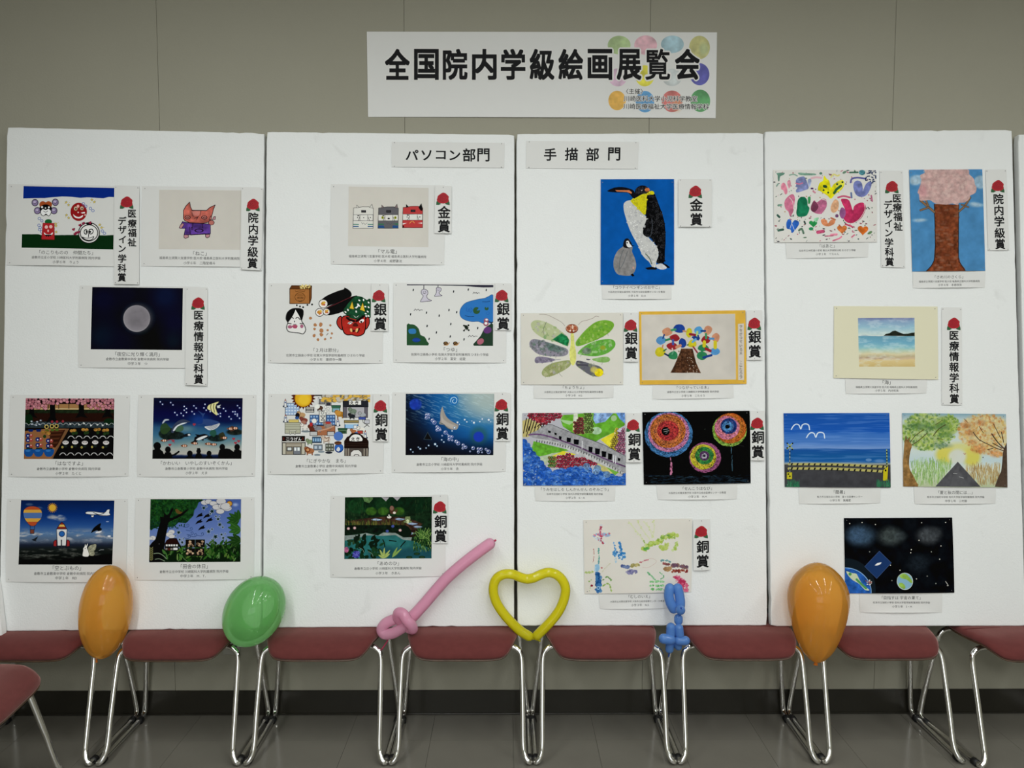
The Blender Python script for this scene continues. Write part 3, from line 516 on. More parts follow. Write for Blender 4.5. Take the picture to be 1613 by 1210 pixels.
def art_rain():
    c = Cv('276 100 1322 108 1318 846 274 838', 'ccccc9', seed=11)
    c.poly('270 100 1330 108 1330 136 1200 138 1080 130 980 120 600 112 270 112', '2c2a38')
    c.line('482 110 480 170', 8, '2c2a38').line('652 118 650 140', 8, '2c2a38')
    c.poly('455 170 490 160 525 178 530 215 515 240 530 275 575 298 510 306 440 312 460 270 472 240 450 210', 'bdb8c4', sm=3, ow=5, oc='201c2c').poly('632 145 660 138 690 150 685 180 665 200 680 225 700 238 650 242 610 245 625 215 632 190', 'bdb8c4', sm=3, ow=5, oc='201c2c')
    c.dots('478 192 500 188 648 158 664 158', 4, '201c2c').line('472 205 490 213 508 200', 4, '201c2c', sm=3).line('645 172 656 178 668 170', 3, '201c2c', sm=3)
    for x, y in pts('352 170 840 188 1018 164 1236 170 512 445 320 464 666 480 784 412 878 438 520 606 806 582 632 684 544 762 800 732 966 768 1132 632'): c.poly([(x - 7, y + 12), (x - 3, y - 14), (x + 8, y - 12), (x + 5, y + 10)], '181c22', sm=2)
    for x, y, w_ in ((362, 420, 105), (1075, 215, 80), (1018, 738, 110)): c.line([(x, y), (x + w_ * .15, y - 22), (x + w_ * .3, y - 4), (x + w_ * .48, y - 20), (x + w_ * .62, y - 2), (x + w_ * .8, y - 12), (x + w_, y - 8)], 5, '1c1c20')
    c.poly('1325 245 1260 248 1215 268 1130 282 1000 318 940 370 915 430 925 490 975 530 1060 552 1140 550 1200 575 1240 560 1325 550', '2c6cb0', sm=3, ow=4, oc='28486c')
    c.ell(1118, 418, 42, 42, '2c5030').poly('1118 418 1150 380 1172 412', '2c6cb0').ell(1240, 392, 24, 24, '2c5030').poly('1240 392 1222 365 1258 368', '2c6cb0')
    c.line('1000 380 995 420 1015 430', 4, '1c4a94').line('1048 385 1068 410 1045 440', 5, '1c4a94', sm=3).ell(1030, 412, 14, 16, '1c4a94', ring=4).line('980 480 1030 490 1088 488', 5, '14284c', sm=3).line('1190 310 1240 312 1280 304', 5, '14284c', sm=3).ell(1255, 450, 22, 18, '2454a0', ring=4)
    c.ell(1235, 540, 30, 30, '8c5060').ell(1240, 528, 16, 12, 'e0dcdc').ell(1232, 578, 32, 28, '8c5060').ell(1232, 572, 18, 16, 'e8e0e0').line('1265 550 1300 565 1325 552', 10, '181414')
    c.poly('270 595 320 585 370 592 420 640 440 712 490 735 520 790 532 840 270 840', '264a2e', sm=2).poly('300 645 375 640 385 690 340 700 302 690', '3070a8', sm=3).ell(390, 775, 46, 27, '1c3a84').line('345 775 435 775', 10, '24489c')
    c.poly('1325 588 1270 592 1210 640 1170 720 1110 790 1085 845 1325 845', '24382a', sm=2).ell(1252, 655, 50, 40, '5c346c', rot=-15).ell(1166, 792, 44, 34, 'a05c6c', rot=-35)
    c.blob(998, 625, 24, '182018', n=9, j=.5); c.dots('966 600 1020 596 966 660 1024 656', 11, '182018').line('965 600 998 625 1025 655', 8, '182018').line('1020 596 998 625 966 660', 8, '182018')
    for x in (745, 862): c.ell(x, 815, 28, 22, '302014').ell(x, 812, 14, 11, 'a08050', ring=4).poly([(x - 35, 838), (x - 15, 835), (x + 25, 822), (x + 42, 800), (x + 48, 808), (x + 20, 842)], 'a87c50', sm=2)
    return c
def art_town():
    c = Cv('262 130 1332 132 1310 874 258 862', 'ccccc9', seed=12); R = c.R
    def bld(x0, y0, x1, y1, k, roof='3c3c44', win='5a7ca8', nx=4, ny=3, oc='1c1c20'):
        c.rect(x0, y0, x1, y1, k, ow=5, oc=oc); dx = (x1 - x0) / nx; dy = (y1 - y0) / ny
        for i in range(nx):
            for j in range(ny): c.rect(x0 + dx * (i + .2), y0 + dy * (j + .25), x0 + dx * (i + .8), y0 + dy * (j + .75), win)
    def shop(x0, y0, x1, y1, roof, wall, win): c.rect(x0, y0, x1, y1, wall, ow=4).rect(x0 - 6, y0, x1 + 6, y0 + (y1 - y0) * .3, roof, ow=4).rect(x0 + 10, y0 + (y1 - y0) * .48, x1 - 10, y1 - 4, win)
    def animal(x, y, r, k, k2='3c2c24'):
        c.ell(x, y, r * 1.15, r * .75, k, ).ell(x - r * .9, y - r * .6, r * .62, r * .58, k).ell(x - r * .9, y - r * .6, r * .62, r * .58, k2, ring=3)
        c.ell(x - r * 1.1, y - r * .7, r * .1, r * .1, K).rect(x - r * .8, y + r * .4, x - r * .5, y + r * 1.1, k, ow=2).rect(x + r * .5, y + r * .4, x + r * .8, y + r * 1.1, k, ow=2)
    bld(302, 232, 470, 378, '8ca4c4', win='c4d0dc', nx=5, ny=4)
    for x, y in ((304, 240), (306, 425), (938, 470), (1270, 620)): c.poly([(x - 16, y + 40), (x - 14, y - 20), (x, y - 60), (x + 14, y - 20), (x + 16, y + 40)], 'd4d4d4', ow=5, oc='14203c').ell(x, y - 15, 8, 8, '1c3c7c').rect(x - 30, y + 22, x - 14, y + 40, '20283c').rect(x + 14, y + 22, x + 30, y + 40, '20283c').poly([(x - 10, y - 36), (x, y - 60), (x + 10, y - 36)], 'a45c4c')
    c.rect(645, 132, 780, 145, K).rect(700, 165, 712, 240, 'd8d8d8', ow=3)
    P = [(520 + (150 if i % 2 else 118) * math.cos(i * math.pi / 22), 160 + (150 if i % 2 else 118) * math.sin(i * math.pi / 22)) for i in range(44)]
    c.poly([(x, max(y, 128)) for x, y in P], '4c1c14').ell(520, 175, 104, 102, 'b8841c').ell(520, 175, 92, 92, 'd0a024').ell(530, 190, 70, 66, 'dcb430', s_=30)
    bld(550, 280, 650, 344, 'b8b4ac', win='38383c', nx=6, ny=1); bld(715, 185, 780, 245, '8c8c90', win='3c3c44', nx=3, ny=4); shop(790, 190, 860, 262, '4c4c54', '8c8c94', '303038')
    for x in range(770, 1330, 46):
        for y in (150, 178, 200): c.ell(x + R.uniform(-16, 16), y + R.uniform(-8, 8), 34, 21, '6c6450').ell(x + R.uniform(-14, 14), y + R.uniform(-6, 6), 30, 18, R.choice(['a8a49c', 'd0a848', 'b8b0a0', 'c89c3c']))
    shop(868, 258, 965, 340, '2c5c44', '4c7c64', '7ca0b4'); animal(965, 365, 44, 'a0702c'); c.ell(940, 350, 36, 32, 'b8843c')
    c.rect(1000, 205, 1305, 278, '22242a', ow=5).rect(1072, 200, 1222, 254, 'dcdad6', ow=5).rect(1030, 278, 1290, 405, 'a4a2a8', ow=5).rect(1000, 278, 1045, 408, '5c5860', ow=4).rect(1262, 278, 1300, 408, '5c5860', ow=4)
    animal(1120, 330, 40, '6c7c6c'); animal(1110, 390, 34, '202428'); animal(1235, 375, 36, '9ca0a4'); c.rect(1190, 400, 1275, 432, '3c4c94', ow=4)
    animal(500, 375, 40, 'b08c64', '241c1c'); c.ell(450, 380, 26, 30, '181418').ell(445, 410, 24, 18, '2c4c84'); animal(530, 440, 38, '7c3c34'); c.ell(525, 485, 34, 20, '4c3050').ell(525, 465, 30, 24, '9c6c5c')
    c.rect(345, 432, 465, 468, 'c8b464', ow=3).rect(300, 465, 485, 598, 'a8a894', ow=5)
    for y in (488, 512, 548): c.line([(305, y), (480, y)], 4, '6c6c5c')
    c.rect(352, 560, 432, 575, 'd0d0c0', ow=3).rect(358, 575, 372, 610, 'd0d0c0', ow=3).rect(412, 575, 426, 610, 'd0d0c0', ow=3)
    animal(540, 520, 40, 'd4d0c8'); c.ell(550, 575, 54, 12, '6c7880')
    bld(600, 375, 905, 500, '3c5c8c', win='8cacd0', nx=9, ny=3, oc='18243c'); c.rect(712, 325, 795, 465, 'd0cec8', ow=6).ell(752, 350, 18, 18, '404850', ring=5).line('730 385 785 385 735 440 780 440 730 388', 6, '202428').ell(652, 448, 32, 32, 'dcdad6').ell(652, 448, 33, 33, '5c5c60', ring=4)
    c.rect(600, 505, 905, 622, '9c6444', ow=4); animal(640, 540, 44, '5c2c20'); c.ell(615, 490, 20, 24, 'a42c2c'); animal(700, 540, 40, '7c7c84'); animal(820, 500, 44, '8c8078'); c.ell(820, 470, 36, 14, 'a4302c').line('700 570 820 540 890 510', 16, 'b48c74').rect(600, 575, 690, 625, 'b4b4b4', ow=6).rect(810, 575, 895, 625, 'b4b4b4', ow=6).rect(700, 590, 800, 620, '9c6444')
    animal(720, 290, 34, '4c3428'); c.ell(690, 275, 30, 26, 'dcdcd4')
    for x, y in pts('790 280 820 300 830 340 790 330'): c.ell(x, y, 15, 18, 'd8d6d0').ell(x, y, 15, 18, '6c6c6c', ring=3)
    shop(1020, 440, 1185, 540, '8c7c4c', '3c6ca0', '8cb4d8'); c.rect(1020, 475, 1185, 488, 'd8d4c4').rect(1130, 500, 1170, 540, 'd8dce0', ow=3)
    c.rect(1262, 435, 1320, 480, 'b4b4bc', ow=4).line('1250 470 1285 490 1330 525', 6, K).line('1300 490 1255 525', 6, K).line('1240 430 1245 470', 5, K)
    animal(1220, 555, 40, 'd8d4cc'); c.rect(1175, 565, 1240, 602, 'a43c34', ow=4); shop(945, 535, 1045, 600, '2c5438', '5c7c5c', '28402c'); animal(1130, 575, 30, 'a4643c'); c.ell(1160, 600, 24, 20, '3c5c94')
    c.rect(265, 632, 538, 692, '14100f', ow=5).rect(262, 692, 552, 708, 'dcdad4', ow=4).rect(265, 708, 545, 855, '8c8474', ow=6).rect(270, 712, 310, 852, 'b4b0a0', ow=5).rect(500, 712, 542, 852, 'b4b0a0', ow=5).rect(322, 762, 388, 812, '4c4c50', ow=4).rect(332, 770, 378, 802, 'c8ccc8').rect(402, 762, 488, 850, '6c7078', ow=4).rect(412, 768, 438, 808, 'd8dcdc').rect(450, 768, 478, 808, 'd8dcdc').line('315 740 495 740', 5, 'd0ccc0')
    for x in (285, 515): c.rect(x - 5, 645, x + 5, 680, '6c241c')
    animal(600, 700, 34, '7c8c6c'); bld(630, 640, 740, 712, '3c5874', win='8cb0d0', nx=4, ny=1); animal(800, 670, 44, 'c8b8a8', '6c4434'); c.line('770 640 800 660 835 640 820 690 780 700', 7, '5c4038')
    bld(645, 735, 750, 800, '6c7884', win='b0bcc8', nx=2, ny=1); bld(790, 725, 888, 812, '4c5044', win='a0a49c', nx=3, ny=2); c.ell(738, 820, 40, 13, '7c8890').ell(830, 830, 44, 14, '20242c').ell(690, 858, 38, 12, '6c7880')
    animal(600, 810, 46, '9c6440'); c.ell(575, 795, 32, 30, '6c3420').ell(575, 797, 18, 18, 'c08c5c').ell(945, 632, 56, 56, '3c5ca0').ell(945, 632, 54, 54, '4c70b4').ell(952, 775, 54, 56, '18306c').ell(952, 770, 50, 46, '2c5ca8').blob(945, 790, 24, 'c8ccd0').ell(940, 715, 44, 22, '4c2c1c').rect(905, 716, 980, 728, '6c4428')
    c.poly('1015 690 1050 640 1075 630 1100 600 1140 590 1200 600 1240 625 1250 645 1285 655 1310 690 1310 775 1015 775', '1c100c').poly('1080 692 1090 640 1130 610 1190 612 1225 640 1235 692', 'dcdad6', sm=2, ow=5).rect(1020, 775, 1310, 872, '4c4440', ow=5).rect(1020, 705, 1310, 775, '1c100c').poly('1092 872 1095 830 1130 800 1190 798 1225 830 1230 872', 'd0ceca', sm=1, ow=4)
    for y in (722, 745): c.line([(1020, y), (1308, y)], 3, '3c2c24')
    for x in (1030, 1060, 1250, 1285): c.rect(x, 780, x + 14, 868, '8c8478')
    c.line('1135 870 1145 855 1185 855 1195 870', 8, '1c1c1c')
    for x, P, q in ((1080, 'eki', 207), (1095, 'eki', 645)):           # hiragana え き brushed as strokes
        s = .95; ox, oy = x, q
        f = lambda L: [(ox + a * s, oy + b * s) for a, b in L]
        for L in ([(22, 2), (34, 8)], [(8, 17), (44, 14), (26, 28), (8, 44)], [(26, 28), (34, 40), (50, 42)], [(72, 12), (108, 6)], [(72, 22), (110, 17)], [(86, 0), (104, 30)], [(76, 34), (84, 44), (104, 42)]): c.line(f(L), 6, K)
    for L in ('318 652 350 654', '315 675 330 682 352 678', '372 648 392 652', '365 664 395 662 390 682 375 688', '412 650 412 684', '422 660 448 658', '436 648 438 682 424 680', '452 646 456 650', '478 648 464 684 478 670 486 684 494 672'): c.line(L, 6, 'e8e4e0')
    return c
def art_sea():
    c = Cv('262 118 1330 118 1322 862 260 862', '0c3c70', seed=13)
    d = np.sqrt((c.X - 1280) ** 2 + ((c.Y - 130) * 1.25) ** 2) + 50 * (vnoise(c.X, c.Y, 160, 40, 4, 4) - .5)
    st = [(0, 'a4b0ac'), (200, '9cb0b0'), (330, '7c9cac'), (480, '2c74a8'), (640, '145c9c'), (820, '0c3c74'), (950, '0a2444'), (1100, '0a141e')]
    k = [t for t, _ in st]; C = np.array([hexc(q) for _, q in st]); c.im = np.stack([np.interp(d, k, C[:, i]) for i in range(3)], -1).astype(np.float32)
    m = np.clip((c.Y - 640) / 260, 0, 1)[..., None] * .9; c.im = c.im * (1 - m) + hexc('061018') * m
    S = (slice(0, c.h), slice(0, c.w)); c.put(S, np.clip((vnoise(c.X + c.Y * .8, c.Y * 1.4 - c.X * .5, 90, 14, 3, 8) - .58) * 3, 0, .35) * np.clip((560 - c.Y) / 200, 0, 1), 'c0d4dc')
    c.ell(380, 247, 76, 72, '1c40b0', a=.9, s_=20, tx=.15).ell(375, 250, 40, 36, '1a34a0', a=.7, s_=30).ell(838, 195, 60, 66, '2070b4', s_=12).line('800 215 815 175 850 160 880 185 870 225 840 230 825 205 845 190', 7, 'b8d8ec', sm=4).line('822 160 800 190 815 235', 4, '7cb4dc', sm=4)
    c.ell(1145, 625, 110, 110, '2c5c50', a=.5, s_=60).ell(1143, 640, 64, 64, '1c3cb4', s_=20).poly('527 585 480 670 578 674', '08080c', ow=8, oc='30404c')
    c.poly('705 275 720 320 750 390 800 440 860 475 900 498 882 548 840 552 790 545 730 500 665 482 680 440 678 370 690 310', '9c948c', sm=3).poly('705 290 700 360 715 420 770 465 850 500 880 520 840 545 780 520 700 470 690 400', 'b0a8a0', sm=3, s_=8).line('668 470 720 488 760 530 800 548', 7, '4c5c64', sm=3).line('905 498 960 500 1040 525', 3, '6c94ac')
    def bub(x, y, r): c.ell(x, y, r, r, '5c68a4', a=.65).ell(x, y, r, r, '9ca4cc', ring=5).ell(x - r * .3, y - r * .35, r * .35, r * .3, 'e4e8f4')
    for x, y, r in ((515, 375, 20), (540, 372, 18), (510, 410, 18), (545, 408, 10), (585, 440, 22), (608, 466, 24), (640, 520, 20), (660, 545, 26), (637, 558, 16), (680, 555, 14), (742, 587, 24), (770, 612, 9), (702, 626, 10), (790, 640, 22), (820, 640, 18), (785, 672, 18), (825, 682, 12), (870, 695, 20), (895, 718, 24), (955, 740, 18), (985, 765, 20), (950, 780, 14), (1076, 776, 22), (1040, 816, 10), (1138, 785, 18), (1172, 788, 20), (1140, 822, 18), (1185, 828, 10), (1232, 790, 16), (1264, 820, 26)): bub(x, y, r)
    for x, y, r in ((888, 466, 14), (852, 530, 12), (822, 568, 8), (975, 432, 12), (1001, 459, 9), (1062, 448, 7), (1087, 468, 15), (1158, 456, 9), (1187, 424, 12), (1266, 434, 16), (1290, 458, 7), (910, 488, 7), (322, 792, 9), (349, 823, 7), (415, 765, 7), (437, 784, 11), (508, 775, 7), (539, 744, 9), (617, 728, 14), (640, 751, 8), (696, 676, 9), (722, 702, 9)): c.ell(x, y, r + 4, r + 4, '5c84b4', a=.7).ell(x, y, r * .75, r * .75, 'dce8f0')
    return c.tone(1.12, 0.9)
def art_pond():
    c = Cv('318 98 1322 92 1318 804 310 812', '1c3420', seed=14); R = c.R
    c.grad([(90, '142c1c'), (300, '1c2c1c'), (520, '14241c'), (900, '101c14')]); c.fill('1a3a20', a=.5, tx=.5, ts=30)
    for x, y, rx in ((470, 200, 120), (620, 190, 90), (880, 160, 110), (980, 180, 120), (1150, 190, 140), (760, 190, 90)): c.ell(x, y, rx, 90, R.choice(['1c4424', '163820', '12301c']), s_=16, tx=.2)
    for x in (620, 760, 940): c.ell(x, 260, 65, 48, '3c6424', s_=14, tx=.2)
    c.poly('735 95 790 145 830 100', 'a4a0a4').poly('870 95 920 140 965 95', 'a4a0a4').poly('520 95 640 95 640 120 600 165 545 150', '5c7c4c', tx=.3)
    for _ in range(240):
        x = R.uniform(315, 1318); y = R.uniform(110, 330)
        if x < 560 or x > 1120: c.line([(x, y), (x + R.uniform(-6, 6), y + R.uniform(18, 40))], 4, R.choice(['24502c', '3c5c30', '1a3a20', '4c5c34', '102c18']), a=.8)
    c.poly('320 380 560 340 800 320 1000 330 1130 370 1215 405 1150 470 1080 490 900 420 500 420', '4c3428', s_=14, tx=.3).poly('1040 480 1160 470 1150 540 1090 560 1030 545', '301c18', s_=8)
    for x, y, rx in ((685, 358, 64), (955, 352, 58), (1100, 405, 60), (1160, 440, 52), (1080, 515, 56)): c.poly([(x - rx, y), (x - 20, y - 15), (x + 20, y - 8), (x + rx, y), (x, y + 15)], '7c90ac', sm=3, tx=.15).line([(x - rx * .7, y), (x, y - 5), (x + rx * .6, y - 2)], 4, 'c0ccd8')
    for _ in range(150):
        x = R.uniform(325, 1010); y = 430 + R.uniform(-20, 10); c.line([(x, y), (x + R.uniform(-10, 10), y - R.uniform(20, 66))], 5, R.choice(['5c6c34', '7c6c34', '3c5424', '2c4420', '88843c']), a=.85)
    c.rect(310, 420, 980, 510, '142418', tx=.4); c.blob(1010, 490, 70, '142418', n=10)
    c.poly('315 540 460 530 560 510 700 540 760 505 900 510 990 560 1090 560 1080 620 320 640', '8c9894', s_=6, tx=.1)
    c.poly('315 600 500 560 560 540 760 545 900 535 990 590 1100 600 1200 640 1320 700 1320 810 310 812', '2c7070', s_=8, tx=.12, ts=90).poly('560 820 640 700 800 680 1320 700 1320 812', '1f4c5c', a=.7, s_=60)
    for x, y in pts('358 460 430 454 955 480'): c.ell(x, y, 17, 16, 'c49cA0').ell(x, y, 8, 8, 'dcc4c0')
    for x, y in pts('870 434 805 490'): c.ell(x, y, 18, 16, '4c5ca4', tx=.3)
    c.poly('500 595 470 610 410 650 400 620 430 560 510 570', '3c5c3c', s_=4, tx=.3)
    for P in ('690 580 665 605 645 640', '755 590 772 625 778 668', '830 598 870 602 908 608', '1015 608 985 640 960 672', '425 560 425 600'): c.line(P, 12, '16201c', sm=3)
    for _ in range(44):
        x = R.uniform(330, 720); y = R.uniform(640, 800); leaf(c, x, y, R.uniform(50, 90), R.uniform(26, 42), R.uniform(0, 6.28), R.choice(['12301c', '1a3c24', '0e2416', '224a2c']))
    for _ in range(14): leaf(c, R.uniform(400, 690), R.uniform(590, 700), 80, 34, R.uniform(-1.8, -.5), '10281a')
    c.line('480 680 520 700 540 740', 5, '7c9484', sm=3).line('590 725 630 750 640 780', 5, '7c9484', sm=3)
    c.ell(335, 705, 26, 34, 'b86890', tx=.2).ell(448, 758, 42, 42, '3c3c94')
    for _ in range(30): c.ell(448 + R.gauss(0, 18), 758 + R.gauss(0, 18), 6, 6, '6c6cc4')
    for a, L in ((-1.5, 120), (-2.0, 110), (-.9, 120), (-.6, 90), (-2.6, 70)): leaf(c, 765, 800, L, 26, a, '9cac5c', 'c4d094')
    for a, L in ((-1.1, 130), (-.75, 150)): leaf(c, 865, 790, L, 26, a, '7c9c4c', 'b0c484')
    for _ in range(200):
        x = R.uniform(1110, 1310); y = R.uniform(480, 700); leaf(c, x, y, 34, 9, R.uniform(1.0, 2.1), R.choice(['3c6430', '5c8440', '24481f', '84a058', '1c3c1c']))
    for _ in range(34): c.line([(1230 + R.uniform(-60, 70), 580), (1230 + R.uniform(-110, 90), 460 + R.uniform(-10, 50))], 5, R.choice(['8ca85c', '5c843c', '3c6430']))
    for x, y in pts('1148 752 1060 792 1208 790 378 602'): c.ell(x, y, 36, 16, '2c4c30').ell(x, y, 36, 16, '16301c', ring=4)
    c.poly('835 215 850 198 880 205 890 240 870 260 905 250 925 240 915 270 895 292 850 290 835 262', '5c3c2c', sm=3).ell(858, 225, 22, 28, '8c6a5c').ell(888, 278, 17, 14, 'dcd4c8').ell(915, 242, 8, 8, '5c4430')
    c.ell(828, 328, 26, 15, 'd4d0c8').ell(822, 308, 10, 18, '3c3c34').ell(826, 310, 7, 14, 'c8c8c0')
    c.ell(1042, 350, 32, 30, '7c8c60').ell(1025, 330, 10, 9, '8c9c6c').ell(1062, 328, 10, 9, '8c9c6c').ell(1042, 378, 20, 24, 'c4cca4').ell(1015, 382, 17, 12, '7c8c60').ell(1072, 382, 17, 12, '7c8c60').dots('1025 330 1062 328', 4, K)
    return c.tone(1.2, 0.9)
def art_penguin():
    c = Cv('148 98 798 96 798 1033 146 1033', '1c559c', seed=15); c.fill('0e4f9a', tx=.05, ts=60); R = c.R
    P = pts('355 310 400 285 450 300 540 420 560 440 545 520 560 600 640 690 662 760 640 830 640 870 610 888 590 850 580 835 540 800 510 760 480 690 430 600 395 520 370 440 352 370')
    c.poly(P, 'b8b8b6', sm=3)
    body = pts('555 240 620 225 650 290 690 400 716 500 722 640 716 740 712 830 680 845 640 835 664 760 640 690 590 620 530 595 524 540 555 450 545 400'); c.poly(body, '0c0c0e', sm=3)
    def inside(Q, x, y):
        r = False
        for i in range(len(Q)):
            (x0, y0), (x1, y1) = Q[i - 1], Q[i]
            if (y0 > y) != (y1 > y) and x < (x1 - x0) * (y - y0) / (y1 - y0) + x0: r = not r
        return r
    def shard(x, y, r, k, oc, a=1):
        t = R.uniform(0, 6.28); c.poly([(x + r * R.uniform(.5, 1) * math.cos(t + i * 1.4), y + r * R.uniform(.5, 1) * math.sin(t + i * 1.4)) for i in range(4)], k, a, ow=1.6, oc=oc)
    for _ in range(420):
        x, y = R.uniform(345, 680), R.uniform(285, 890)
        if inside(P, x, y): shard(x, y, 14, R.choice(['c8c8c6', 'b4b4b4', 'a6a6a8', 'd2d2d0', 'bcbcba']), 'a0a0a2')
    for _ in range(420):
        x, y = R.uniform(520, 725), R.uniform(225, 845)
        if inside(body, x, y): shard(x, y, 13, R.choice(['0c0c0e', '16161a', '08080a']), R.choice(['0a0a0c', '2c2c30', '4c4c50']))
    c.line('600 450 605 520 590 600 560 610', 6, '3c4048', sm=3)
    Yp = pts('410 290 470 250 520 230 560 215 600 200 622 215 615 235 560 240 555 300 545 412 510 395 470 350'); c.poly(Yp, 'c4bc1c', sm=2)
    for _ in range(90):
        x, y = R.uniform(410, 620), R.uniform(200, 410)
        if inside(Yp, x, y): shard(x, y, 12, R.choice(['d0c828', 'b8b020', 'dcd43c']), '8c8818')
    c.poly('450 230 458 185 500 155 550 160 575 190 570 215 520 228 480 250 455 262', '121216', sm=3).poly('205 202 270 172 340 168 400 180 445 205 455 265 430 262 390 218 310 216 240 212', '121216', sm=2).poly('275 195 400 195 425 215 420 228 380 212 290 208', 'c4744c').ell(560, 192, 22, 18, 'b86c3c', tx=.2).ell(510, 195, 7, 7, 'c0c0c4')
    for _ in range(40): shard(R.uniform(460, 560), R.uniform(165, 225), 8, '1a1a20', '3c3c44')
    c.poly('540 885 600 875 650 888 640 900 560 900', '101014').poly('700 840 760 878 740 885 700 880', '101014', sm=2).poly('635 860 680 845 710 860 735 885 700 900 650 890', 'c4c4c6', sm=2, tx=.1).line('545 760 580 800 600 850', 7, '3c4c3c', sm=3)
    c.poly('350 690 375 640 400 630 430 700 425 740 450 800 462 870 440 930 400 955 330 950 290 935 262 880 265 800 300 730', '7c7a7a', sm=3, tx=.12, ts=25).poly('345 690 355 640 380 622 405 640 428 690 400 712 362 706', '16161a', sm=2).poly('372 650 395 645 405 670 425 695 400 705 378 690', 'd0d0d0', sm=2).ell(382, 662, 6, 6, K).poly('418 682 448 688 425 694', K)
    c.line('350 720 320 800 312 890 345 850 385 740', 4, '4c5458', sm=3).poly('410 945 430 935 448 955 430 962', K).ell(436, 885, 8, 12, 'b08c84')
    return c
def wing(c, P, cols, tex, n=60, oc=None):
    c.poly(P, cols[0], sm=3, s_=5); A = np.array(pts(P)); R = c.R
    def ins(x, y):
        r = False
        for i in range(len(A)):
            (x0, y0), (x1, y1) = A[i - 1], A[i]
            if (y0 > y) != (y1 > y) and x < (x1 - x0) * (y - y0) / (y1 - y0) + x0: r = not r
        return r
    k = 0
    while k < n:
        x = R.uniform(A[:, 0].min(), A[:, 0].max()); y = R.uniform(A[:, 1].min(), A[:, 1].max()); k += 1
        if ins(x, y) and ins(x + 16, y + 8) and ins(x - 16, y - 8): c.blob(x, y, R.uniform(9, 22), R.choice(cols), a=.55, n=6, j=.5)
    for _ in range(n // 3):
        x = R.uniform(A[:, 0].min(), A[:, 0].max()); y = R.uniform(A[:, 1].min(), A[:, 1].max())
        if ins(x, y): t = R.uniform(0, 3.14); c.line([(x, y), (x + 22 * math.cos(t), y + 22 * math.sin(t))], 2.5, tex, a=.7)
def art_butterfly():
    c = Cv('42 104 1300 98 1300 982 46 982', 'c7c3ba', seed=16); c.fill('c8c5bc', tx=.012, ts=250)
    G = ['9cac74', '7c9c54', 'b0b894', '5c8c34', 'c0c4ac']
    wing(c, '165 250 190 205 250 190 350 215 450 265 540 330 610 390 640 440 620 512 520 470 400 440 300 405 200 330', ['a8b088', '8ca06c', 'bcc0a8', 'a09ca0', '6c9060'], '3c4c3c', 110)
    c.poly('430 430 540 352 610 390 636 440 615 512 540 480', '1e6c40', sm=1, tx=.3, ts=30, s_=8)
    wing(c, '715 470 760 400 850 300 960 215 1080 190 1170 215 1185 270 1120 350 1000 420 850 480 740 512', ['6c9c34', '84ac4c', '4c8424', 'a4b86c', '5c8c3c', '7ca444'], '2c4c1c', 150)
    wing(c, '150 460 190 425 260 430 400 470 520 510 610 545 622 600 560 635 400 635 260 610 190 560 152 510', ['84808c', '5c6460', '4c6c54', 'a4a0a8', '3c4444', '70787c'], '24282c', 130)
    c.poly('340 460 430 480 510 510 590 548 500 590 380 560', '2c5440', a=.45, s_=14, tx=.5, ts=22)
    wing(c, '745 590 800 530 900 470 1040 430 1150 425 1200 460 1195 520 1120 590 1000 630 880 632 760 610', ['5c9c3c', '7cb05c', '9cbc84', '4c8430', 'b0c4a0', '6c8c5c'], '3c5c3c', 120)
    c.ell(850, 570, 60, 44, '5c6064', a=.7, s_=20, tx=.3).ell(1050, 530, 34, 28, '9c9428', a=.7, s_=16)
    wing(c, '212 680 235 645 300 640 400 655 470 680 400 705 300 718 225 712', ['7c7488', '5c5868', '9c94a4'], '302c38', 34)
    wing(c, '915 672 980 655 1080 640 1130 655 1135 690 1080 712 990 705', ['7ca45c', '94b87c', '6c9448'], '4c6c3c', 34)
    wing(c, '300 830 340 770 430 720 540 695 640 685 655 740 600 790 520 835 420 880 350 888 310 870', ['8c9464', 'a8b07c', 'b4b094', '807c50', '94909c'], '4c5030', 84)
    wing(c, '718 740 740 690 830 705 920 735 1000 755 1050 800 1050 860 1000 885 900 870 790 800', ['5c5c64', '7c8464', '989c8c', '6c7c50'], '24242c', 84)
    c.ell(1000, 835, 55, 50, 'd4c01c', tx=.15).ell(940, 800, 46, 40, 'ccbc5c', a=.7, s_=20).line('740 740 860 745', 18, '44424c').line('730 700 800 715', 12, '44424c')
    c.poly('655 362 692 362 700 480 722 600 715 700 682 750 650 700 640 580 655 480', 'c8c870', sm=3, tx=.08).ell(670, 296, 76, 56, '8c4c34', tx=.25).ell(670, 296, 76, 56, '6c2c1c', ring=9)
    c.ell(630, 290, 30, 36, 'b88c74', ring=7).ell(710, 290, 28, 36, 'b88c74', ring=7).ell(678, 275, 12, 26, 'd0b4a0').dots('648 322 690 325', 9, 'e0dcd8').line('655 330 700 335', 5, '5c1c14')
    c.line('270 118 360 124 460 170 540 215 584 262', 4, '7c7068', sm=4).line('748 250 790 208 860 190 930 165 960 142 1002 148', 4, '7c6860', sm=3)
    for P in ('1108 350 1118 385', '970 440 1010 410 1060 395', '500 820 525 860 550 885', '430 700 400 770', '1050 700 1035 738', '800 600 770 640', '480 620 470 660', '300 350 360 210', '330 390 320 300 350 220'): c.line(P, 3, '5c6058', sm=2)
    c.line('455 680 530 672', 6, '8c8c94').poly('845 665 900 672 880 684 850 680', '5c5a64')
    return c
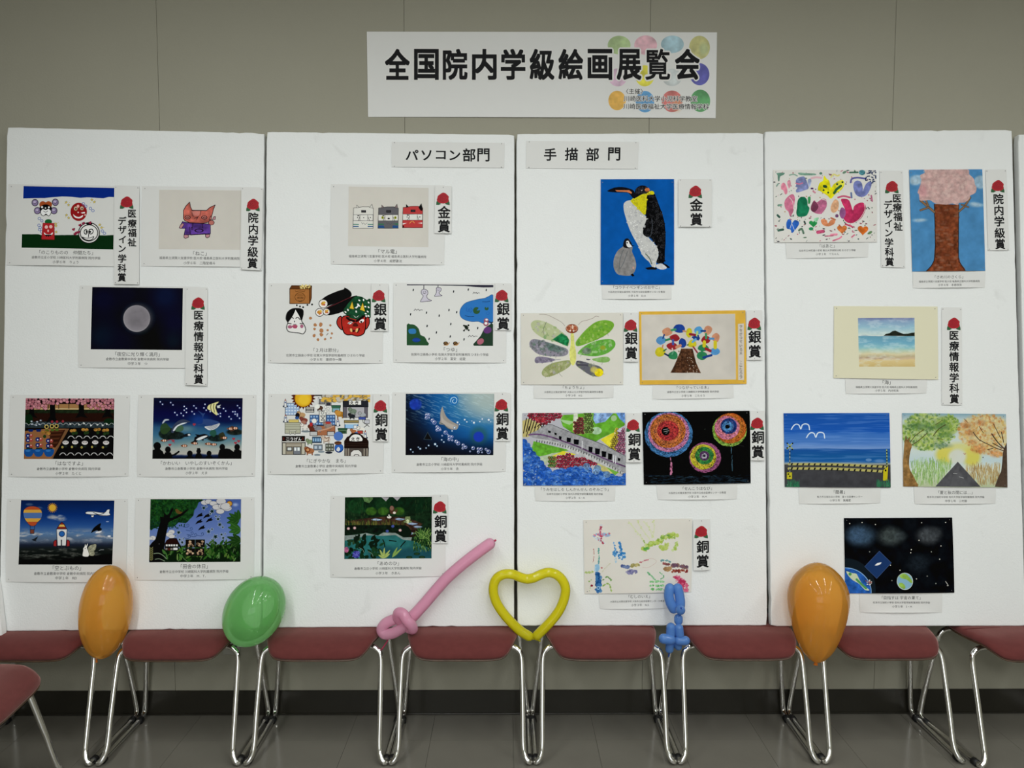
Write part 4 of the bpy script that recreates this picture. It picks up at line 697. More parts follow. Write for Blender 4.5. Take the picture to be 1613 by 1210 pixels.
def art_bloctree():
    c = Cv('50 84 1338 68 1352 958 60 968', 'cca034', seed=17); c.fill('d2a53a', tx=.03, ts=120)
    c.poly('78 122 1212 112 1222 906 86 914', 'bfb9b0', tx=.035, ts=200, ow=3, oc='d8c89c').poly('1246 232 1320 228 1322 912 1248 914', 'c6beb2', ow=2, oc='a89468')
    c.poly('560 532 698 532 715 600 740 700 770 770 798 828 690 822 600 826 430 824 470 750 510 660 540 590', '4c3020', tx=.4, ts=22)
    for _ in range(40): c.ell(c.R.uniform(620, 780), c.R.uniform(640, 820), 6, 4, 'b8a898', rot=c.R.uniform(0, 90)) if c.R.random() < .7 else None
    for _ in range(60): c.blob(c.R.uniform(500, 700), c.R.uniform(560, 810), 10, c.R.choice(['5c3c24', '3c2418', '6c4830']), a=.6)
    for x, y, rx, ry, k in ((390, 330, 62, 48, 'c08464'), (318, 432, 58, 50, '4c84b8'), (540, 292, 72, 50, '1c4094'), (655, 335, 36, 58, 'c0b420'), (478, 402, 60, 42, '94242c'), (452, 506, 66, 48, '94242c'), (577, 462, 46, 58, '1c3c8c'), (303, 572, 64, 58, 'c0b420'), (465, 615, 60, 52, '2c7c50'), (770, 310, 50, 48, '4c94c8'), (885, 310, 52, 56, 'c08464'), (742, 402, 44, 34, '1c3c84'), (695, 475, 56, 48, 'c4b820'), (860, 425, 58, 46, '94242c'), (978, 400, 48, 56, 'c08464'), (825, 520, 66, 42, '2c7c50'), (968, 565, 58, 48, '4c8cc4'), (812, 615, 60, 50, '2c7c50')):
        c.poly([(x + rx * (1 + c.R.uniform(-.14, .14)) * math.cos(i * .785 + .3), y + ry * (1 + c.R.uniform(-.14, .14)) * math.sin(i * .785 + .3)) for i in range(8)], k, sm=2, tx=.06)
    for P, w_, k in (('445 310 490 300', 28, '3c8c64'), ('355 365 340 405', 18, '1c3c7c'), ('375 430 420 418', 26, '2c7c54'), ('460 430 462 478', 26, '3454a4'), ('585 318 618 325', 20, 'b88468'), ('668 358 735 368', 30, '8c2430'), ('755 330 752 380', 26, 'a8c478'), ('805 318 850 318', 24, '1c4484'), ('860 355 862 405', 26, '3c8c5c'), ('905 412 950 412', 26, '4c84b8'), ('972 455 972 520', 42, 'c8b820'), ('840 452 838 500', 40, 'c8b820'), ('860 535 912 560', 34, '94242c'), ('505 515 550 495', 34, 'c08464'), ('340 490 332 520', 16, 'b87c60'), ('350 560 378 540', 16, '2c6c44'), ('362 595 405 618', 20, '1c2c54'), ('705 510 755 580', 18, '8c3040'), ('830 640 925 612', 28, '1c3c84'), ('700 450 735 420', 28, '5c9cc8'), ('765 375 768 425', 20, '1c3c84'), ('700 395 740 392', 22, '1c3c84'), ('452 530 458 560', 14, 'd0b8b0'), ('450 600 470 560', 14, '5c9c7c'), ('630 490 645 485', 12, '1c5c34'), ('810 520 812 560', 30, '2c7c50')): c.line(P, w_, k)
    for i, y in enumerate((262, 305, 345, 382, 415, 450, 490, 530, 570, 690, 740, 800, 870)): c.line([(1268, y - 8), (1290, y - 5), (1278, y + 12)] if i % 2 else [(1266, y), (1292, y - 4), (1284, y + 14), (1272, y + 10)], 3, '8c8478')
    return c.tone(1.05, 0.9)
def art_train():
    c = Cv('62 84 1322 80 1334 970 70 976', 'a8a8b0', seed=18); R = c.R
    c.poly('510 110 720 100 780 90 940 85 1250 90 1320 200 1320 240 1190 320 1020 400 900 480 560 250', '5c9c2c', tx=.14, ts=50).poly('200 430 560 520 640 540 430 590 250 620 170 540', '5c9c2c', tx=.14)
    c.poly('690 90 740 85 750 300 680 310', 'c0c4b4', tx=.1).poly('240 640 420 580 560 560 420 680 330 720', 'a8b498', tx=.1).poly('940 85 1180 85 1080 190 960 215 930 160', '7c9ccc', tx=.3).poly('1210 80 1330 80 1330 220 1260 160', '5c84c0', tx=.3)
    c.poly('60 180 230 120 340 180 260 290 130 380 60 380', 'b8a858', a=.8).poly('1020 410 1150 340 1290 270 1160 530', 'd4c830', tx=.08).poly('410 620 560 550 720 590 650 640', 'd0c430').poly('690 200 800 180 780 320 690 300', 'ccc05c').poly('1200 300 1330 230 1330 620 1160 540', 'b4b0bc', tx=.1).poly('940 650 1180 700 1250 820 1150 850 960 780', 'bcb46c', tx=.1).poly('1060 720 1260 800 1200 850', '6ca43c').ell(972, 302, 64, 46, '9cbc98', tx=.1).ell(1185, 148, 36, 36, '94b484').poly('520 160 700 190 640 230 560 200', '9cc088')
    def dot(x, y, k='7c2430'): c.ell(x, y, 17, 15, '2c1c20').ell(x - 1, y - 1, 12, 11, k)
    def hexf(x0, y0, x1, y1, f, k, bg, j=3, stp=31):
        yy = y0; r = 0
        while yy < y1:
            xx = x0 + (stp / 2 if r % 2 else 0)
            while xx < x1:
                if f(xx, yy): c.ell(xx, yy, 20, 18, bg); 
                xx += stp
            yy += stp * .82; r += 1
        yy = y0; r = 0
        while yy < y1:
            xx = x0 + (stp / 2 if r % 2 else 0)
            while xx < x1:
                if f(xx, yy): dot(xx + R.uniform(-j, j), yy + R.uniform(-j, j), R.choice(k))
                xx += stp
            yy += stp * .82; r += 1
    hexf(90, 90, 540, 250, lambda x, y: y < 240 - abs(x - 330) * .5 and x > 130, ['a4243c', '8c2434', 'b8445c', '6c2028'], 'd8c0c4')
    c.poly('200 130 330 130 340 200 240 210', 'a82c34', a=.6, tx=.3)
    hexf(700, 150, 830, 330, lambda x, y: x + y > 900 and x - y * .2 < 790, ['5c2c28', '6c5430', '7c2c34'], 'c4b070'); hexf(830, 90, 930, 330, lambda x, y: x - y * .3 < 880, ['5c8c34', '7ca04c', '4c6c2c'], '8cac5c')
    hexf(1180, 280, 1320, 600, lambda x, y: y - 270 > (1290 - x) * 1.2 and y < 620 - (1320 - x) * .4, ['a4607c', '8c4c6c', 'b87c94'], 'c4b4c4'); hexf(1130, 280, 1230, 540, lambda x, y: abs(x - (1250 - (y - 270) * .35)) < 36, ['b8a830', 'a09428'], 'ccc050')
    hexf(390, 590, 980, 790, lambda x, y: y > 600 + abs(x - 640) * .22 - (20 if x < 640 else 0) and y < 790 - abs(x - 640) * .18, ['a4243c', '94243c', 'b84c5c', '7c2030'], 'd4bcc0'); hexf(390, 630, 480, 740, lambda x, y: True, ['4c7c34', '7c6c34'], 'a0b478')
    for i in range(8): c.line([(75 + i * 34, 330 - i * 16), (112 + i * 33, 150 - i * 6 + i * i * 4)], 11, '1c1418')
    for i in range(5): c.line([(110 + i * 40, 370 - i * 10), (145 + i * 40, 250)], 9, '1c1418')
    c.poly('135 350 240 300 350 235 400 228 520 270 700 340 900 415 1090 490 1230 560 1330 620 1330 860 1200 780 1000 690 850 610 640 520 450 450 300 420 200 390', '8e8e92', sm=2, tx=.12, ts=25)
    for _ in range(160):
        t = R.random(); x = 300 + t * 1020; y = 280 + t * 380 + R.uniform(-20, 120); c.line([(x, y), (x + R.uniform(10, 40), y + R.uniform(-4, 20))], 3, R.choice(['6c6c70', 'a8a8ac', 'b8b8bc', '50505a']), a=.5)
    c.line('140 352 250 345 400 375 560 430 750 500 950 590 1130 670 1335 745', 17, '5c3c64', sm=4, tx=.3).line('350 230 420 228 520 268 700 338 900 412 1090 488 1330 615', 6, '3c3c40', sm=3)
    c.poly('200 392 330 408 500 445 700 520 900 610 1060 680 1330 830 1330 850 1050 730 850 640 640 545 440 470 300 425', 'b0b0b0', tx=.1)
    for x, y, w_, h_ in ((395, 315, 34, 34), (470, 340, 30, 34), (528, 390, 34, 50), (632, 415, 52, 64), (725, 440, 64, 70), (900, 530, 50, 72), (985, 555, 60, 80), (1065, 590, 56, 80), (1140, 620, 52, 84), (1250, 655, 34, 44)):
        c.poly([(x - w_ / 2, y - h_ / 2), (x + w_ / 2, y - h_ / 2 + 10), (x + w_ / 2 - 6, y + h_ / 2), (x - w_ / 2, y + h_ / 2 - 8)], '0c0c10', tx=.2)
    for x, y in ((800, 470), (1185, 640), (1210, 650)): c.line([(x, y - 40), (x - 5, y + 50)], 9, 'd0d0d4')
    for i in range(34):
        t = i / 33; x = 240 + t * 1060; y = 420 + 60 * t + 370 * t * t * .85 + 30 * t; c.line([(x, y), (x - 4, y + 22)], 8, '1c1c1c')
    P = []
    for _ in range(520):
        x = R.uniform(60, 1340); top = 960 - 0 * x
        lim = 400 + (x - 60) * 1.25 if x < 420 else (830 - 60 * math.sin((x - 420) / 330 * 1.6) if x < 900 else 830 + (x - 900) * .08 + 20 * math.sin(x / 60))
        y = R.uniform(lim, 985); P.append((y, x))
    for y, x in sorted(P):
        r = R.uniform(26, 44); k = R.choice(['1c4ca4', '2454ac', '3464b4', '2c5cac', '1a4494', '4c78b8']); c.ell(x, y, r, r, k, a=.93, tx=.22, ts=18)
        if R.random() < .4: c.blob(x + R.uniform(-10, 10), y + R.uniform(-10, 10), r * .35, R.choice(['a8bcd8', '8ca8d0', 'b0b8b0']), a=.6)
    for x, y in pts('985 765 850 740 965 800 1100 840'): c.ell(x, y, 44, 42, '5c7ca4', a=.9, tx=.35, ts=16)
    return c.tone(1.0, 0.95)
def art_fireworks():
    c = Cv('90 72 1388 54 1402 932 108 950', '060608', seed=19); R = c.R
    def rings(x, y, L):
        for r0, r1, ox, oy, cols in L:
            n = int((r1 + r0) * .55)
            c.ell(x + ox, y + oy, r1, r1 * .95, cols[0], a=.75, tx=.5, ts=10)
            if r0 > 0 and False: pass
            for _ in range(n):
                t = R.uniform(0, 6.28); r = R.uniform(r0, r1); dt = R.uniform(14, 34) / max(r, 12)
                c.line([(x + ox + r * math.cos(t + k * dt / 2), y + oy + r * .95 * math.sin(t + k * dt / 2)) for k in range(3)], R.uniform(4, 8), R.choice(cols))
            for _ in range(n // 3):
                t = R.uniform(0, 6.28); r = R.uniform(r0, r1); dt = R.uniform(8, 24) / max(r, 12)
                c.line([(x + ox + r * math.cos(t + k * dt / 2), y + oy + r * .95 * math.sin(t + k * dt / 2)) for k in range(3)], 3, '100c10')
    bl = ['4c84b8', '5c94c4', '3c74ac']; pk = ['c4789c', 'b86c90', 'd08cac']; og = ['b06424', 'c07830', '9c5420', 'd09040']; rd = ['ac343c', '94283c', 'bc444c']
    rings(408, 340, [(250, 290, 0, 0, bl), (215, 250, 0, -24, pk), (165, 215, -8, -40, og), (60, 130, -8, -44, rd)])
    c.ell(372, 302, 48, 52, '0c0c10'); c.line('345 285 400 275', 7, '8c9498'); c.line('350 310 412 296', 6, 'a8aca8'); c.line('372 330 395 318', 6, '7c8080')
    lm = ['94bc54', '84ac44', 'a8c868']; db = ['1c4084', '2c5494', '142c64']
    rings(1145, 290, [(180, 208, 0, 0, lm), (150, 192, 12, -24, ['c46428', 'd07434', 'b05820']), (110, 150, -30, -30, pk), (70, 100, -10, -50, db), (26, 68, -22, -44, ['4c84b4', '6ca0cc'])])
    c.ell(1118, 248, 26, 24, '101418')
    rings(848, 620, [(168, 192, 0, 0, ['b06894', 'a05c84']), (128, 158, -22, -6, ['c4bc2c', 'b0b424', 'd0cc48']), (70, 112, -8, -22, ['2c7c44', '349054']), (30, 60, -8, -20, ['6c3c78', '5c3468']), (8, 34, -10, -16, ['b4b0bc', '8c8894'])])
    c.ell(838, 600, 16, 16, '3c3c48')
    for _ in range(16): y = R.uniform(600, 815); c.line([(438 + R.uniform(-14, 14), y), (438 + R.uniform(-14, 14), y + 30)], 9, R.choice(pk))
    for _ in range(16): y = R.uniform(480, 780); c.line([(1165 + (y - 480) * .05 + R.uniform(-6, 6), y), (1165 + (y - 480) * .05, y + 40)], 7, R.choice(['3c5c6c', '4c6c7c']))
    for _ in range(210):
        x = R.uniform(125, 1340); lo = 835 + abs(x - 700) * .0; y = R.uniform(lo, 936); c.line([(x, y), (x + R.uniform(20, 80), y + R.uniform(-14, 14))], 4, R.choice(['24384c', '1c2c3c', '344c5c', '3c5464']), a=.85)
    c.line('840 280 855 276', 4, '506050').line('1250 470 1320 485', 4, '3c3c3c')
    return c.tone(1.25, 0.9)
def art_insects():
    c = Cv('98 98 1300 84 1290 895 112 915', 'cbc6be', seed=20); c.fill('cbc7bf', tx=.015, ts=260); R = c.R
    def strokes(P, r, cols, n, j=10):
        Q = catmull(pts(P), 8)
        for _ in range(n):
            x, y = Q[R.randrange(len(Q))]; c.blob(x + R.uniform(-j, j), y + R.uniform(-j, j), r * R.uniform(.5, 1.1), R.choice(cols), a=.8, n=6, j=.4)
    strokes('295 160 285 220 300 270 285 310', 11, ['a43c54', '8c2c44', 'c47c8c', 'b8c0c8'], 40); strokes('215 270 270 262 330 262 385 262', 14, ['8cacc8', 'b84c60', '7c9cc0', 'c8788c'], 44, 12); strokes('240 300 290 325 325 370', 12, ['a8c0cc', '9c3c50', 'c0ccd0'], 30, 12)
    strokes('210 415 215 480 205 560', 5, ['b08078', 'a06060'], 34, 3); strokes('265 415 270 500 268 590', 7, ['3c7c88', '4c8c8c', '5c9c84'], 44, 5); strokes('245 610 245 650', 20, ['84acc8', '9cbcd0'], 26, 14); strokes('248 700 265 760 265 830 262 880', 18, ['1c4c84', '2c5c94', '3c70a4', '183c6c'], 80, 22)
    c.ell(262, 850, 18, 20, '8cb4d0', ring=8)
    strokes('120 680 160 682 200 670', 10, ['a4b474', '94a860'], 26, 8); strokes('310 765 360 728 405 765', 8, ['5c8c4c', '7ca05c', '3c5c34'], 28, 4); strokes('310 830 370 800 395 840 405 890', 8, ['8cac54', '7c9c4c'], 32, 4); strokes('160 780 185 760', 6, ['7c9c54'], 8, 3); strokes('165 880 178 830', 6, ['94a870'], 8, 3); c.ell(190, 825, 14, 12, '7c2438'); strokes('300 680 340 630 395 580', 4, ['b0b088'], 26, 2); c.ell(300, 628, 11, 10, 'a86c6c')
    strokes('435 350 445 400 450 440', 9, ['4c84b8', '6c9cc8'], 20, 8); strokes('500 350 508 400 515 440', 13, ['2c6ca8', '3c7cb4'], 24, 10); strokes('430 470 480 480 530 490', 18, ['1c5c9c', '2c70ac', '3c7cb4', 'c0ccd4'], 44, 24); strokes('450 530 460 560', 8, ['8cb4d0'], 8, 8); strokes('490 520 535 530', 8, ['3c7cb4'], 10, 8)
    for P in ('600 120 680 220 770 330', '690 110 760 220 830 310', '770 120 830 200 860 290', '870 110 880 180 865 290'): c.line(P, 8, 'c0c894', a=.7, sm=4, s_=8); strokes(P, 7, ['b4c07c', 'c4cc9c'], 14, 12)
    strokes('755 320 775 350', 8, ['84a04c'], 6, 4); strokes('760 430 820 380 900 360 950 330 1010 290 1080 270 1120 280', 19, ['a8b85c', '94ac44', 'b4c478', '7c9c3c'], 110, 20); strokes('770 425 810 415', 14, ['4c8c3c', '5c9c4c'], 14, 8); strokes('960 400 1000 410 1020 360', 18, ['b0bc6c', '9cb054'], 40, 18); strokes('1130 350 1120 400 1095 430', 16, ['b4c484', '94ac50'], 26, 12); strokes('960 300 1010 270 1050 275', 8, ['5c8c4c'], 12, 8)
    strokes('520 612 560 615 600 620', 16, ['4c5c8c', '3c4878', '6c7ca0'], 30, 8); strokes('630 610 660 600 700 600', 16, ['a89c64', '8c8450', 'b8ac78'], 24, 10); strokes('590 670 610 680 650 670 700 680', 14, ['6c6c94', '8c88a8', '5c5c84'], 36, 16); strokes('720 570 770 550 825 535', 7, ['a85c64', 'b8747c'], 30, 4); c.line('750 620 800 628 860 600 905 560 870 530 820 528', 3, 'b89c94', sm=4)
    strokes('950 550 1010 545 1060 565', 8, ['4c8494', '6c9c94', '3c5c6c'], 26, 8); strokes('980 575 1040 590 1080 600', 11, ['8c4c4c', '6c4444'], 26, 8); strokes('1080 600 1150 605 1240 620', 17, ['6c5060', '5c4454', '7c5c50'], 50, 12); strokes('1000 640 1050 640', 20, ['a4845c', '8c6c4c'], 24, 14); strokes('1090 660 1150 665 1240 665', 13, ['84302c', '6c2c28', '94503c'], 36, 14)
    strokes('810 680 850 720 890 760', 9, ['5c9c6c', '74ac7c'], 26, 5); strokes('940 680 985 720 950 755', 7, ['6ca474', '5c9468'], 24, 3)
    for y in (780, 825, 865):
        for x in (855, 912, 965): strokes(f'{x-16} {y} {x+16} {y}', 12, ['7cb47c', '5c9c5c', '94c08c'], 9, 5)
    strokes('1120 745 1170 770 1200 800 1220 860', 18, ['b83c5c', 'c45c78', 'a42c4c', 'c87c8c'], 70, 26)
    return c
def art_hearts():
    c = Cv('92 90 1248 90 1256 900 104 905', 'cdcbc5', seed=21); c.fill('cdcbc6', tx=.01, ts=200); R = c.R
    D = ['1c3430', '24443c', '141c1c', '8c3c4c', 'a4566c', '6c3440', '2c2c34', '34543c', 'b07c84']
    for _ in range(210):
        x, y = R.uniform(100, 1245), R.uniform(95, 895); e = min(x - 92, 1250 - x, (y - 90) * 1.2, 900 - y)
        if e < 120 or y > 600: k = R.choice(D); L = R.uniform(8, 22); t = R.uniform(0, 3.14); c.poly([(x - L * math.cos(t), y - L * .6 * math.sin(t)), (x + 3, y - 7), (x + L * math.cos(t), y + L * .6 * math.sin(t)), (x - 3, y + 7)], k, a=.9, sm=2)
    for _ in range(90):
        x, y = R.uniform(200, 1150), R.uniform(180, 800); c.blob(x, y, R.uniform(4, 9), R.choice(['a4566c', '4c4450', 'b88490', 'a0744c', '6c8474']), a=.8, n=6)
    W = dict(sm=3, tx=.16, ts=45)
    c.poly('130 128 215 122 210 145 170 165 160 215 145 210 140 150', '5c8070', **W); c.poly('375 122 470 128 560 132 560 150 400 150', '6c8c7c', **W); c.line('275 150 320 140 360 158', 14, '84a090', sm=3); c.line('520 185 570 175 630 180', 22, 'd0a8b0', sm=3); c.line('740 170 770 140 810 158 830 148', 18, 'd0c87c', sm=3); c.ell(625, 130, 17, 14, '5c7c6c').ell(890, 118, 24, 13, '64806c', rot=-25).line('950 120 1040 118', 18, '3c6450').ell(1088, 120, 36, 30, '4c8490', tx=.3)
    c.poly('345 210 370 180 420 165 450 180 490 290 440 320 360 345 345 320 365 290 340 280 350 255', '7880ac', **W); c.line('345 240 385 250 420 238', 14, 'c4708c'); c.poly('480 200 510 190 520 220 500 280 485 250', '98a4c4', **W)
    c.poly('185 250 215 235 245 290 250 350 225 365 205 320 180 305', 'c4788c', **W); c.poly('250 220 280 205 290 260 270 300 255 270', 'c88898', **W)
    c.poly('590 310 610 240 650 210 660 155 690 190 720 215 740 290 770 250 830 215 870 205 890 250 860 310 790 360 740 415 700 380 620 330', 'ccc41c', **W); c.poly('800 230 850 205 885 235 870 280 800 330', 'd8d45c', a=.6, **W)
    c.ell(672, 276, 26, 17, '24442c', rot=20).dots('656 318 708 345 808 250 868 228', 11, '24442c').line('775 350 800 310 850 270', 28, '2c5c38')
    c.line('960 230 975 190 1040 178 1130 190', 20, '5c5c94', sm=4).poly('990 290 1000 230 1040 210 1085 240 1100 310 1130 250 1175 220 1195 240 1180 300 1140 370 1080 395 1020 370', '6c74a8', **W); c.line('1098 320 1108 240', 6, 'cdcbc5').line('965 350 970 400', 20, '5c6c94')
    c.poly('215 470 230 420 275 375 315 365 335 410 325 500 315 560 280 612 262 560 230 530', 'c4708c', **W); c.line('275 400 310 450 320 530', 6, 'cdcbc5', sm=3)
    c.poly('358 520 365 440 400 395 450 400 475 440 478 490 498 520 480 580 450 610 370 615 350 570', '1c6c4c', **W).poly('480 400 510 395 505 460 485 470', '3c8c54', **W)
    c.poly('515 500 550 430 580 455 640 415 690 430 690 500 650 575 590 585 520 550', 'b06484', **W).poly('515 500 550 440 600 500 560 560 522 550', '5c2c40', a=.8, **W).line('640 420 690 440 690 510 640 580', 6, 'cdcbc5', sm=3)
    c.poly('735 510 760 450 790 420 825 450 820 530 780 570 745 560', 'd0a07c', **W); c.line('775 480 785 530', 8, 'b88460')
    c.poly('850 430 890 415 940 430 965 490 985 545 1000 495 1060 460 1110 465 1130 520 1100 600 1060 650 990 690 920 680 880 640 860 600 905 560', 'b03058', **W).poly('835 560 860 510 900 540 900 600 870 640 840 610', '8c5484', **W).line('1110 470 1118 540 1060 640 980 690 900 680', 6, 'cdcbc5', sm=4).line('820 400 880 385 950 400', 20, 'b85470', sm=3).ell(805, 606, 19, 19, '6c4468')
    c.poly('238 690 260 645 290 655 300 690 330 655 370 665 380 700 340 760 300 800 285 760 245 750', '2c5cb0', **W).line('280 745 300 690 330 770', 5, 'cdcbc5')
    heart(c, 538, 695, 46, '2c8c4c', tx=.15); c.line('500 700 538 735', 5, 'cdcbc5').poly('545 640 600 625 590 660 570 680', '8cc09c', **W).ell(515, 752, 26, 18, '2c8454')
    c.poly('625 660 650 640 690 655 705 690 740 650 785 660 770 700 710 725 650 710', 'd0845c', **W).line('740 630 785 650', 18, 'b0684c'); heart(c, 862, 755, 56, 'c4703c', tx=.15); heart(c, 1096, 765, 60, 'c46428', rot=.05, tx=.15); c.ell(1175, 795, 28, 14, '5c7c54', rot=-30)
    for P, w_, k in (('590 790 650 780', 38, 'b84c70'), ('740 820 800 815', 26, 'c4788c'), ('670 835 760 830', 13, 'b85c78'), ('760 885 830 860 855 840', 16, 'c46c84'), ('900 700 960 720 980 735', 18, 'b84464'), ('970 845 1000 820', 16, 'c46c84'), ('1190 380 1200 440', 18, 'b8708c'), ('540 330 560 345', 20, 'c08090'), ('520 300 535 300', 18, '4c2c5c'), ('440 670 450 695', 18, '243430'), ('380 770 410 750 430 800', 22, '4c6454'), ('150 770 200 760', 26, '3c5c50'), ('140 600 160 620', 24, '3c5c50'), ('150 490 180 485', 24, '6c8c7c'), ('130 270 145 250', 18, '8ca498')): c.line(P, w_, k, sm=2, tx=.2)
    for _ in range(46): x, y = R.uniform(1125, 1245), R.uniform(95, 240); c.ell(x, y, 8, 6, '18284c', rot=R.uniform(0, 90))
    return c
def art_sakura():
    c = Cv('68 70 716 66 742 966 96 972', '5088b4', seed=22); c.fill('4c88b8', tx=.06, ts=70)
    for x, y, rx, ry in ((140, 155, 70, 40), (120, 180, 50, 30), (700, 180, 60, 60), (670, 385, 60, 18), (150, 520, 50, 16), (190, 515, 30, 10), (640, 370, 40, 14)): c.ell(x, y, rx, ry, 'a8bcc8', a=.75, s_=18, tx=.1)
    c.poly('290 375 510 380 508 560 505 840 520 900 560 950 565 972 215 975 260 930 285 880 298 700 292 500', '7c4228', sm=1, tx=.25, ts=30)
    for _ in range(90): x, y = c.R.uniform(300, 500), c.R.uniform(390, 960); c.rect(x - 20, y - 9, x + 20, y + 9, c.R.choice(['8c5c48', '6c3420', '94705c', '84482c']), a=.4)
    c.line('290 375 298 700 285 880 218 970', 6, '2c2420', sm=3).line('508 378 503 840 520 900 560 968', 6, '2c2420', sm=3)
    for P, w_ in (('290 445 230 395 170 345', 17), ('240 400 205 315', 13), ('240 405 168 430', 13), ('510 440 560 395 608 318', 14), ('560 390 530 380', 9), ('560 392 592 402', 9)): c.line(P, w_ + 5, '3c3430').line(P, w_, '8c6c50')
    c.poly('225 60 565 60 600 110 640 150 650 200 665 230 655 275 610 300 600 330 560 360 510 365 500 385 450 370 400 380 330 375 295 368 250 340 200 345 160 340 155 290 142 270 165 210 175 160 165 120 210 95', 'c0a09c', sm=3, tx=.1, ts=28)
    for _ in range(130): c.blob(c.R.uniform(190, 620), c.R.uniform(80, 340), 14, c.R.choice(['c8acA8', 'b89490', 'd0b8b0', 'c49c98']), a=.4, n=7)
    c.ell(190, 260, 40, 60, 'c47c88', a=.4, s_=40)
    return c.tone(1.12, 0.9)
def art_beach():
    c = Cv('355 215 970 212 976 745 366 745', '8cb4c4', seed=23)
    c.grad([(210, '6c70a0'), (245, '7c98bc'), (320, '88b4c8'), (395, 'b8ccc8'), (405, 'c4d0c8'), (410, '5c98b0'), (480, '64a4c0'), (540, '80b8c0'), (570, 'a8c4b0'), (610, 'd0c498'), (640, 'b8a880'), (660, 'c8ac88'), (680, 'd4bc80'), (745, 'c8ac68')], n=36, ns=130)
    c.poly('340 405 990 408 990 412 340 409', 'd8d8d4'); c.fill('ffffff', a=.0)
    S = (slice(0, c.h), slice(0, c.w)); c.put(S, np.clip((vnoise(c.X, c.Y, 70, 30, 4, 6) - .5) * 1.6, 0, .35), 'd0dcdc')
    c.poly('635 408 660 388 700 380 730 358 762 352 800 370 850 388 900 385 940 376 985 372 985 412', '24281f', sm=1, tx=.2)
    for x, y in pts('380 650 460 645 540 660 600 655 640 640'): c.ell(x, y, 26, 8, '9c7c68', a=.5, s_=10)
    return c.tone(1.05, 0.8)
def art_crossing():
    c = Cv('108 84 1368 80 1384 970 122 962', '1a4c9c', seed=24)
    c.grad([(80, '1a4a98'), (300, '1c50a4'), (335, '3868b0'), (440, '4470b4'), (500, '6c8cc0'), (515, '1c4c90'), (600, '18508c'), (660, '1c5494'), (690, 'a0a094'), (700, '5c5c54'), (760, '3c3c3c'), (960, '343438')], n=26, ns=500)
    S = c.sl(100, 700, 1400, 980); c.put(S, np.full(c.X[S].shape, .85, np.float32), '3c3c40', tx=.12, ts=70)
    S = (slice(0, c.h), slice(0, c.w)); c.put(S, np.clip((vnoise(c.X, c.Y, 300, 12, 3, 6) - .5) * 1.2, 0, .22) * (c.Y < 680), '8cacdc')
    for x, y in ((200, 275), (380, 375)): c.line([(x, y), (x + 25, y - 40), (x + 55, y - 60), (x + 90, y - 50), (x + 112, y - 5), (x + 130, y - 50), (x + 165, y - 64), (x + 205, y - 50), (x + 216, y + 5)], 13, 'c8d4e8', sm=4)
    c.ell(1120, 640, 36, 17, '7c9cc4', a=.6).ell(1250, 650, 60, 20, '7c9cc4', a=.5, s_=14)
    for y0, y1, w_ in ((690, 722, 26), (742, 778, 30)):
        c.line([(170, y0), (700, y0 + 2), (1320, y1)], w_, 'a8a060', sm=4)
        for i in range(17): x = 200 + i * 68; y = y0 + (y1 - y0) * ((x - 170) / 1150) ** 1.6; c.poly([(x, y - w_ * .5), (x + 20, y - w_ * .5), (x + 10, y + w_ * .5), (x - 10, y + w_ * .5)], '1c1c18' if y0 > 700 else '24241c')
    c.line('180 520 182 780', 12, '8c9484'); c.line('150 445 215 510', 12, '9ca454').line('215 440 150 510', 12, '9ca454').dots('150 442 215 442 150 498 210 515 182 480', 9, K)
    for y in range(530, 780, 44): c.rect(176, y, 188, y + 18, '20242c')
    c.rect(146, 788, 208, 868, 'b4ac2c', ow=3, oc='5c5c20').dots('165 808 182 835', 9, K); c.line('1334 520 1340 720', 12, '94a460')
    for y in range(535, 720, 36): c.rect(1328, y, 1344, y + 14, '1c2420')
    c.poly('1295 760 1352 715 1342 885 1290 885', 'b8ac20').ell(1322, 765, 10, 12, K)
    for x0 in (135, 1215):
        for _ in range(60): x = c.R.uniform(x0, x0 + 165); c.line([(x, 960), (x + c.R.uniform(-14, 14), 960 - c.R.uniform(20, 90))], 5, c.R.choice(['2c6c4c', '1c5c40', '3c7c54']), a=.8)
    return c
